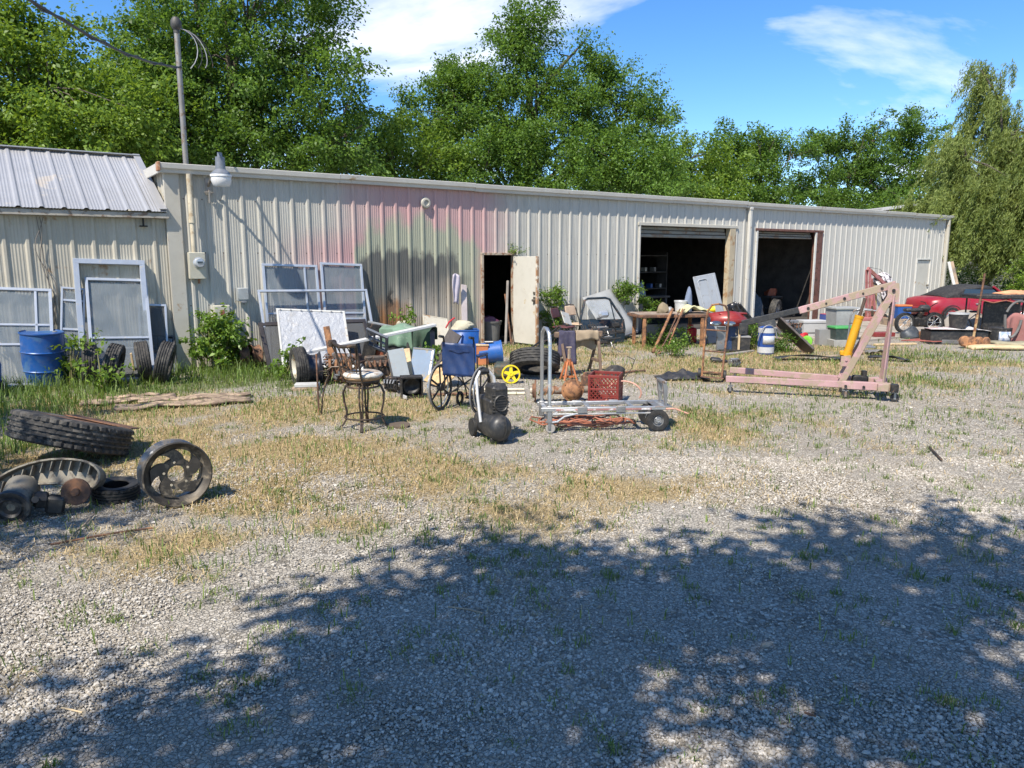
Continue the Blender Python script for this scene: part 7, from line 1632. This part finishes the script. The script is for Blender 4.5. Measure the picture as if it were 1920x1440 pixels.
for s_ in (-1, 1):
    b = MB(); b.tube([(.84, s_*.70, .83), (.52, s_*.66, 1.06), (.24, s_*.62, 1.27)], .038, 8); b.build('pillar', CRED, car)
    b = MB(); b.box((.52, s_*.86, .92), (.14, .20, .12), .04); b.build('mirror', CRED, car)
    b = MB(); b.box((-.42, s_*.862, .70), (.17, .02, .035), .008); b.build('door_handle', CHROME, car)
    b = MB(); b.tube([(-.72, s_*.855, .85), (-.74, s_*.868, .5), (-.70, s_*.85, .24)], .006, 5); b.build('door_gap', RUBBERB, car)
    for x_ in (-1.30, 1.28):
        wh = link('wheel', None, car); b = MB(); M_ = T(x_, s_*.76, .30) @ RX(R(90)*(1 if s_ < 0 else -1)); tyre_part(b, .30, .20, .20, 44, 0, 4, .006, M_); b.build('tyre', RUBBERB, wh)
        b = MB(); rim_part(b, .195, .18, 26, .05, 5, M_); b.build('rim', ALU, wh)
        b = MB(); M_ = T(x_, s_*.80, .30) @ RX(R(90)); b.lathe([(.345, -.055), (.36, -.055), (.36, .055), (.345, .055)], 40, M_, closed=True); b.build('wheel_arch', RUBBERB, car)
b = MB(); b.box((2.02, 0, .42), (.08, 1.2, .16), .03); b.box((-2.02, 0, .50), (.08, 1.2, .16), .03); b.build('bumper', CRED, car)
drop(car, .045)
oo = MB().sheet(lambda u, v_: ((u-.5)*1.5, (v_-.5)*1.0, .10*math.sin(math.pi*u)*math.sin(math.pi*v_)+.03*math.sin(u*13+v_*8)), 16, 10).build('black_cover', mat('shiny_black_sheet', (.03, .03, .033), .3, dust=.2), None, 60, solid=.01); oo.location = (CX+1.35, cq.y+1.25, .70); oo.rotation_euler = (0, R(8), R(6)); tag(oo, 'shiny black plastic sheet over the bonnet of the red car', 'cover')
# ------------------------------------------------------------------ clutter in front of the car
g_ = G(1718, 618); box_thing('blue_tote', 'blue tote with an orange lid behind the black bike parts', 'storage box', (g_[0], g_[1]+.9), R(4), (.42, .36, .34), BLUEP, .05, mat('orange_lid', (.52, .16, .05), .5), z0=.25)
b = box_thing('low_pallet', 'old wooden pallet under the blue tote', 'pallet', (g_[0], g_[1]+.9), R(4), (.8, .7, .24), WOOD, taper=1.0)
o = thing('motorcycle', 'stripped black motorcycle lying in parts before the red car', 'motorcycle', (*G(1722, 628)[:2], 0), R(8))
for x_ in (-.42, .40):
    wh = link('wheel', None, o); M_ = T(x_, .0, .27) @ RX(R(90)); b = MB(); tyre_part(b, .27, .20, .09, 36, 0, 2, .006, M_); b.build('tyre', RUBBERB, wh)
    b = MB(); b.lathe([(.20, -.03), (.20, .03), (.185, .03), (.185, -.03)], 32, M_, closed=True)
    for k in range(8): a = k*math.pi/4; b.tube([(0, 0, 0), (.19*math.cos(a), .19*math.sin(a), 0)], .006, 5, M=M_)
    b.lathe([(0, .04), (.03, .04), (.03, -.04), (0, -.04)], 14, M_); b.build('rim', CHROME, wh)
b = MB(); b.box((.0, 0, .30), (.36, .22, .26), .05); b.cyl((-.05, -.02, .38), (-.02, -.08, .56), .07, n=14); b.build('engine', BLACKM, o)
b = MB(); b.tube([(-.42, .06, .27), (0, .06, .52), (.22, .05, .62), (.40, .05, .27)], .02, 8); b.tube([(.20, 0, .64), (.26, -.2, .78), (.22, -.32, .80)], .012, 7); b.tube([(.20, 0, .64), (.26, .2, .78), (.22, .32, .80)], .012, 7); b.build('frame', BLACKM, o)
b = MB(); b.box((-.22, 0, .60), (.46, .22, .09), .035); b.box((.10, 0, .64), (.30, .24, .18), .07); b.build('seat_and_tank', PLB, o); drop(o, .045)
lump('grey_drum_lump', 'dark blue-grey round casing on the ground below the motorcycle', 'casing', (*G(1708, 634)[:2], 0), (.26, .20, .22), mat('blue_grey_casing', (.06, .07, .08), .5, .3, var=.4), 61)
lump('rusty_casing', 'rusty brown casing right of the blue-grey one', 'casing', (*G(1732, 634)[:2], 0), (.22, .18, .18), RUSTO, 62)
lump('rusty_lump', 'rusty curved guard lying before the rear wheel of the red car', 'scrap', (*G(1758, 632)[:2], 0), (.30, .16, .17), RUSTM, 63)
b = MB(); r = random.Random(2)
for k in range(5): b.tube(gpath([(1690+4*k, 640+k), (1720+5*k, 637+2*k), (1750, 640+1.5*k), (1775+3*k, 641+k)], .02+.012*k), .013, 6)
tag(b.build('red_hoses', mat('faded_red_hose', (.30, .09, .07), .6, dust=.3)), 'bundle of faded red hoses lying along the concrete edge', 'hose')
g_ = G(1800, 646); o = box_thing('black_case', 'wide black case with papers on top at the concrete edge', 'case', (g_[0], g_[1]+.28), R(-6), (1.25, .55, .30), PLB, None, None, [('label_plate', (-.1, -.28, .06), (.55, .01, .09), STEEL)], taper=1.0)
oo = MB().sheet(lambda u, v_: ((u-.5)*1.4, (v_-.5)*.66, .02+.03*math.sin(u*7)*math.sin(v_*5)-.14*max(0, u-.8)*2), 16, 8).build('paper_sheet', mat('printed_paper', (.60, .57, .55), .7, worn=(.36, .16, .16), amt=.28, scale=3), None, 60, solid=.006); oo.location = (g_[0]+.05, g_[1]+.28, .33); oo.rotation_euler = (0, 0, R(-6)); tag(oo, 'curling printed sheet laid over the wide black case', 'sheet')
o = thing('black_pot', 'black bucket with a pale rim standing on the printed sheet', 'bucket', (g_[0]+.12, g_[1]+.36, .36), 0); b = MB(); b.lathe([(0, 0), (.17, 0), (.21, .32), (.195, .32), (.16, .02), (0, .02)], 26); b.build('bucket', PLB, o); b = MB(); b.lathe([(.20, .31), (.22, .315), (.22, .345), (.20, .345)], 26, closed=True); b.build('rim', HW, o)
g_ = Vector(G(1822, 652)); o = thing('fence_post_tool', 'rusty upright steel pole with a cast roller base', 'pole', g_, rot=(R(2), R(3), 0)); b = MB(); b.tube([(0, 0, .08), (0, 0, .72)], .028, 10); b.build('lower_pole', mat('pale_rust_pole', (.40, .27, .13), .8, worn=RUST, amt=.5), o); b = MB(); b.tube([(0, 0, .72), (0, 0, 1.62)], .022, 10); b.build('upper_pole', RUSTM, o)
for k in range(4): b = MB(); b.lathe([(0, .05), (.10, .05), (.12, .03), (.12, -.03), (.10, -.05), (0, -.05)], 22, T(-.20+.16*k, -.03, .12) @ RX(R(80)) @ RY(R(12*k))); b.build('roller', RUSTO, o)
drop(o)
# bmx bicycle under a beige cover
g_ = G(1848, 632); o = thing('bicycle', 'small bicycle leaning in a beige cloth in front of the red car', 'bicycle', (g_[0], g_[1]+.25, 0), R(-14))
for x_ in (-.45, .45):
    wh = link('wheel', None, o); M_ = T(x_, 0, .25) @ RX(R(86)); b = MB(); tyre_part(b, .25, .21, .05, 36, 0, 2, .004, M_); b.build('tyre', mat('brown_grey_tyre', (.13, .11, .09), .8), wh); b = MB(); b.lathe([(.205, -.012), (.205, .012), (.19, .012), (.19, -.012)], 30, M_, closed=True)
    for k in range(12): a = k*math.pi/6; b.tube([(0, 0, 0), (.2*math.cos(a), .2*math.sin(a), 0)], .003, 4, M=M_)
    b.build('rim', CHROME, wh)
b = MB(); b.tube([(-.45, 0, .25), (-.08, 0, .22), (.30, 0, .52), (-.14, 0, .55), (-.08, 0, .22)], .018, 8); b.tube([(-.45, 0, .25), (-.14, 0, .55)], .012, 6); b.tube([(.45, 0, .25), (.32, 0, .52), (.28, 0, .70)], .018, 8); b.build('frame', mat('steel_blue_frame', (.10, .13, .18), .4, .4), o)
b = MB(); b.tube([(.22, -.28, .76), (.26, -.1, .72), (.26, .1, .72), (.22, .28, .76)], .013, 7); b.build('handlebar', BLACKM, o); b = MB(); b.box((-.16, 0, .62), (.24, .13, .05), .02); b.build('saddle', PLB, o); drop(o)
oo = MB().sheet(lambda u, v_: ((u-.5)*1.3, .05+.25*v_+.06*math.sin(u*8), .62*math.sin(math.pi*min(1, .12+u*.95))**.6*v_+.02), 18, 10).build('beige_cover', mat('beige_canvas', (.27, .245, .215), .9, var=.15, dust=.15), None, 60, solid=.01); oo.location = (g_[0]-.05, g_[1]+.38, 0); oo.rotation_euler = (0, 0, R(-14)); tag(oo, 'beige canvas cover bunched behind the small bicycle', 'cover')
# black table at right edge
g_ = G(1900, 640); tb = thing('folding_table', 'black topped table loaded with junk at the right edge', 'table', (g_[0]+.1, g_[1]+.7, 0), R(-2))
b = MB(); b.box((0, 0, 1.04), (1.7, .75, .10), .02); b.build('top', PLB, tb)
for sx in (-1, 1):
    for sy in (-1, 1): b = MB(); b.tube([(sx*.7, sy*.3, 0), (sx*.7, sy*.3, 1.0)], .02, 7); b.build('leg', BLACKM, tb)
b = MB(); b.box((.05, .1, .55), (.9, .06, .7), .02); b.build('back_panel', BLACKM, tb)
lump('orange_jacket', 'orange cloth lying on the black topped table', 'cloth', (g_[0]+.35, g_[1]+.7, 1.09), (.45, .25, .08), mat('pale_orange_cloth', (.55, .27, .14), .9), 71)
stick('orange wire hanging under the black topped table', [(g_[0]-.7, g_[1]+.30, .97), (g_[0]-.4, g_[1]+.28, .90), (g_[0]-.1, g_[1]+.28, .96), (g_[0]+.2, g_[1]+.28, .88)], .014, HOSE, 'orange_wire', 'wire')
o = thing('black_drum', 'short black drum with a blue and white label under the table', 'drum', (*G(1880, 648)[:2], 0), R(10)); b = MB(); b.lathe([(0, 0), (.22, 0), (.23, .05), (.23, .36), (.24, .37), (.24, .40), (.0, .40)], 30); b.build('drum', PLB, o); b = MB(); b.sheet(lambda u, v_: (.234*math.sin((u-.5)*1.2-.2), -.234*math.cos((u-.5)*1.2-.2), .08+.24*v_), 8, 2); b.build('label', mat('blue_white_label', (.20, .27, .42), .5, worn=(.65, .65, .65), amt=.5), o, 60, solid=.003); o.location.y += .15
oo = MB().sheet(lambda u, v_: ((u-.5)*.7, .1*math.sin(u*7), .02+.72*v_*(.8+.2*math.sin(u*5))), 14, 8).build('rolled_carpet', mat('dusty_red_carpet', (.28, .12, .11), .95, var=.2), None, 60, solid=.06); g2 = G(1925, 650); oo.location = (g2[0], g2[1]+.2, 0); tag(oo, 'dusty red carpet piece standing at the right edge', 'carpet')
b = MB(); b.tube(bez(AT(1885, 590, 16.8), AT(1880, 650, 16.8), AT(1905, 640, 16.8), AT(1915, 600, 16.8), 14), .03, 8); b.tube(bez(AT(1888, 585, 16.8), AT(1900, 560, 16.8), AT(1920, 560, 16.8), AT(1930, 575, 16.8), 10), .025, 8); tag(b.build('thick_hose', mat('grey_rubber_hose', (.12, .115, .11), .6, dust=.3)), 'thick grey hose looping beside the red carpet at the right edge', 'hose')
for i, (px, py, w_, lb) in enumerate(((1872, 656, 1.1, 'pale slab of timber on the ground at the right edge'), (1912, 656, .7, 'darker slab of timber behind the pale one at the right edge'))):
    g2 = G(px, py); b = MB(); b.sheet(lambda u, v_: ((u-.5)*w_, (v_-.5)*.42+.03*math.sin(u*9), .05+.05*i+.02*math.sin(u*5+i)), 12, 4); oo = b.build('timber_slab', WOODL if i == 0 else mat('olive_timber', (.30, .27, .18), .85), None, 40, solid=.07); oo.location = (g2[0], g2[1]+.1+.25*i, 0); oo.rotation_euler = (0, R(-3), R(-8)); tag(oo, lb, 'timber', 'timber slabs at the right edge')
o = thing('leaning_plank', 'white edged plank leaning up behind the red car', 'plank', AT(1805, 545, 27), rot=(R(-8), R(-14), 0)); o.location.z = 0; b = MB(); b.box((0, 0, .95), (.10, .05, 1.9), .004); b.build('white_edge', WHITE, o); b = MB(); b.box((.12, .03, .95), (.13, .03, 1.86), .004); b.build('wood_face', WOOD, o); drop(o)
# ------------------------------------------------------------------ shrubs, vines, saplings
def shrub(name, label, cat, loc, size, nclump, per, leaf, seed, mat_=LEAF_V, stems=8, group=None, aspect=.5, spread=.11):
    o = thing(name, label, cat, loc, 0, group); w, d, h = size
    lobes = [(0, 0, h*.5, w*.5, d*.5, h*.5), (w*.15, 0, h*.72, w*.3, d*.4, h*.30), (-w*.2, 0, h*.4, w*.32, d*.4, h*.36)]
    me, C = crown_mesh(lobes, nclump, per, leaf, seed, spread=spread, aspect=aspect, shell=.35, droop=.1); co = np.empty(len(me.vertices)*3, np.float32); me.vertices.foreach_get('co', co); co = co.reshape(-1, 3); co[:, 2] = np.maximum(co[:, 2], .01); me.vertices.foreach_set('co', co.ravel()); me.materials.append(mat_); link('foliage', me, o)
    r = random.Random(seed); b = MB()
    for k in range(stems): c_ = Vector(C[r.randrange(len(C))]); c_.z = max(c_.z, .12); s_ = Vector((r.uniform(-.05, .05)*w*2, r.uniform(-.05, .05), 0)); b.tube([s_, s_.lerp(c_, .5)+Vector((0, 0, .06*h)), c_], [.010, .008, .003], 5)
    b.build('stems', mat('green_stem', (.16, .15, .06), .8), o); return o
shrub('leafy_shrub', 'leafy shrub crowding the left edge behind the blue drum', 'shrub', (*G(38, 708)[:2], 0), (1.0, .8, 1.25), 120, 26, .085, 81)
shrub('leafy_shrub', 'tall thin shrub shoot in front of the far left window', 'shrub', (*G(40, 700)[:2], 0), (.36, .3, 1.75), 36, 18, .085, 82, stems=4)
shrub('leafy_shrub', 'dense bush growing at the wall under the breaker panel', 'shrub', (*G(408, 692)[:2], 0), (1.35, .9, 1.10), 150, 26, .09, 83)
shrub('leafy_shrub', 'light green sapling growing between the barrel and tyres', 'shrub', (*G(132, 722)[:2], 0), (.65, .4, .98), 26, 12, .10, 84, LEAF_B, stems=5)
shrub('leafy_shrub', 'young yellow-green sapling beside the standing tyres', 'shrub', (*G(190, 735)[:2], 0), (.55, .4, .85), 20, 12, .085, 85, LEAF_B, stems=5)
shrub('wall_vine', 'bright vine climbing the wall right of the open door', 'vine', BW(8.15, .25), (.55, .4, 1.45), 80, 26, .075, 86)
shrub('wall_vine', 'bright vine over the top of the grey leaning sheet', 'vine', BW(10.5, .25, .80), (.55, .32, .62), 60, 26, .075, 87)
shrub('wall_vine', 'thin vine beside the left jamb of the first bay', 'vine', BW(11.05, .30), (.35, .3, 1.1), 36, 22, .07, 88)
shrub('weed_clump', 'dark weeds growing under the workbench', 'weeds', (*G(1245, 648)[:2], 0), (1.3, .7, .42), 70, 22, .06, 89, LEAF_C)
shrub('weed_clump', 'green weeds by the blue and white canister', 'weeds', (*G(1405, 655)[:2], 0), (.6, .4, .48), 46, 22, .06, 90)
shrub('weed_clump', 'dark weeds under the slanting brown panel', 'weeds', (*G(1470, 660)[:2], 0), (.7, .5, .40), 46, 22, .06, 91, LEAF_C)
shrub('weed_clump', 'green weed behind the flake board beside the wheelchair', 'weeds', (*G(808, 700)[:2], 0), (.4, .3, .55), 20, 18, .08, 92)
shrub('weed_clump', 'tall weed poking up behind the green canvas', 'weeds', (*G(765, 672)[:2], 0), (.30, .3, 1.0), 18, 14, .085, 93)
shrub('weed_clump', 'little green weed below the left end of the white plank', 'weeds', (*G(537, 712)[:2], 0), (.30, .25, .55), 16, 14, .08, 94)
shrub('weed_clump', 'low green weed by the leaning pipes', 'weeds', (*G(1262, 668)[:2], 0), (.7, .4, .36), 40, 18, .06, 95)
shrub('weed_clump', 'tuft of weed over the top of the entry door frame', 'weeds', BW(7.15, .05, 2.05), (.22, .12, .14), 8, 12, .05, 96)
shrub('leafy_shrub', 'dark undergrowth beneath the willow beside the shed', 'shrub', (AT(1850, 545, 33)[0], 33, 0), (4.2, 1.5, 1.9), 140, 30, .13, 97, LEAF_C, spread=.25)
shrub('leafy_shrub', 'bright bush at the right edge behind the red car', 'shrub', (AT(1915, 560, 27.5)[0], 27.5, 0), (1.6, 1.2, 1.9), 90, 28, .11, 98, LEAF_B, spread=.2)
# ------------------------------------------------------------------ more of the clutter along the wall
def crate_box(name, label, cat, px, py, dy, rz, size, m, lidm=None, z=0.0):
    g_ = G(px, py); o = box_thing(name, label, cat, (g_[0], g_[1]+dy), R(rz), size, m, .03 if lidm else None, lidm, taper=.96); o.location.z = z; return o
CARD = mat('brown_cardboard', (.30, .20, .11), .85, var=.2, worn=(.2, .13, .07), amt=.3)
crate_box('cardboard_box', 'brown cardboard box in the shade under the workbench', 'box', 1232, 650, .55, 14, (.42, .34, .34), CARD)
crate_box('black_crate', 'black plastic crate beside the red bumper corner', 'crate', 1394, 662, .35, -8, (.42, .34, .30), PLB, PLG)
crate_box('metal_toolbox', 'dull green metal toolbox on the ground by the second bay', 'toolbox', 1456, 640, .5, 10, (.50, .26, .24), mat('dull_green_metal', (.05, .09, .06), .5, .2, worn=RUST, amt=.3), STEEL)
crate_box('wooden_crate', 'small wooden crate behind the blue and white canister', 'crate', 1442, 648, .5, -12, (.40, .34, .36), WOOD)
crate_box('grey_case', 'flat grey instrument case leaning low against the light grey bin', 'case', 1566, 652, .5, 6, (.46, .20, .36), PLG)
box_thing('grey_crate', 'grey plastic crate holding up the red and blue carton', 'crate', (8.12, 18.85), R(10), (.46, .34, .345), PLG, taper=.94, z0=Z0)
tyre_thing('tyre lying flat in the shade beneath the workbench', (*G(1276, 650)[:2], 0), (R(3), R(2), 0), .31, .19, .20, name='scrap_tyre', n=48).location.y += .4
tyre_thing('tyre lying flat on the concrete left of the motor parts', (*BW(20.3, 2.6)[:2], Z0), (R(2), R(-3), 0), .31, .19, .20, rim=STEEL, name='mounted_wheel', n=48).location.z += Z0
tyre_thing('upright tyre leaning just inside the second bay', (*BW(17.6, -.5)[:2], .04), face(WA+R(20), R(8)), .33, .2, .21, rim=STEEL, name='mounted_wheel', n=48).location.z += .04
GP = 'scrap timbers on the straw by the bays'
for i, (xa, ya, xb, yb, w_, lb) in enumerate(((1352, 668, 1412, 660, .09, 'grey scrap timber lying in front of the red bumper corner'), (1546, 672, 1640, 660, .10, 'brown scrap timber lying behind the black car bumper'), (1640, 648, 1716, 646, .12, 'pale scrap board lying along the concrete edge'))):
    A_, B_ = Vector(G(xa, ya)), Vector(G(xb, yb)); d_ = B_-A_; b = MB(); b.box((0, 0, .022), (d_.length, w_, .04), .006); o = b.build('scrap_timber', (mat('grey_timber', (.25, .23, .21), .8), WOOD, WOODL)[i]); o.location = (A_+B_)/2; o.rotation_euler = (0, 0, math.atan2(d_.y, d_.x)); tag(o, lb, 'timber', GP)
lump('dark_tarp_heap', 'dark tarp heaped at the foot of the jamb between the bays', 'tarp', (*BW(15.4, .75)[:2], 0), (.42, .30, .26), mat('dark_tarp', (.03, .034, .036), .55, var=.3, bump=.5, dust=.3), 101)
lump('grey_rag_heap', 'grey rags heaped on the low parts table', 'rags', (*G(1492, 640)[:2], .105), (.16, .12, .12), mat('grey_rags', (.28, .26, .25), .95, var=.3), 102)
lump('black_sack', 'black sack slumped between the green canvas and the flake board', 'sack', (*G(800, 712)[:2], 0), (.20, .16, .24), PLB, 103)
lump('brown_rag', 'brown rag on the ground right of the bar stool', 'rag', (*G(748, 800)[:2], 0), (.13, .09, .05), mat('dirty_brown_cloth', (.10, .075, .055), .95, var=.3), 104)
engine('rusty gear casing on the ground beside the rear axle', (*G(1108, 726)[:2], 0), R(30), .55, 21, m1=RUSTM, m2=RUSTO, name='gear_casing', n=8)
engine('black alternator and brackets on the ground left of the speaker', (*G(738, 734)[:2], 0), R(-20), .5, 22, m1=BLACKM, m2=STEEL, name='alternator', n=10)
engine('small dirty carburettor parts on the straw behind the hand truck', (*G(1376, 688)[:2], 0), R(10), .38, 23, m1=STEEL, m2=BLACKM, name='carburettor', n=8)
for i, (px, py, L_, rz, lb) in enumerate(((860, 742, .9, 8, 'rusty exhaust pipe on the ground under the wheelchair'), (1005, 700, .9, -20, 'rusty pipe lying in the grass behind the large tyre'), (1180, 700, .7, 35, 'thin rusty bar on the gravel right of the crate'))):
    g_ = G(px, py); b = MB(); b.tube([(-L_/2, 0, .022), (-.1, .03, .024), (.1, .02, .022), (L_/2, -.03, .022)], .02, 8); o = b.build('rusty_pipe', RUSTM); o.location = g_; o.rotation_euler = (0, 0, R(rz)); tag(o, lb, 'pipe', 'rusty pipes on the ground')
o = thing('step_stool', 'grey metal step stool beside the wall vine and folding chairs', 'stool', BW(8.55, 1.5), WA+R(-10))
for z_, y_ in ((.22, -.12), (.42, .05)): b = MB(); b.box((0, y_, z_), (.34, .2, .025), .006); b.build('step', STEEL, o)
for sx in (-1, 1):
    b = MB(); b.tube([(sx*.17, -.22, 0), (sx*.16, .06, .44)], .012, 6); b.tube([(sx*.17, .22, 0), (sx*.16, .06, .44)], .012, 6); b.build('leg', STEEL, o)
drop(o)
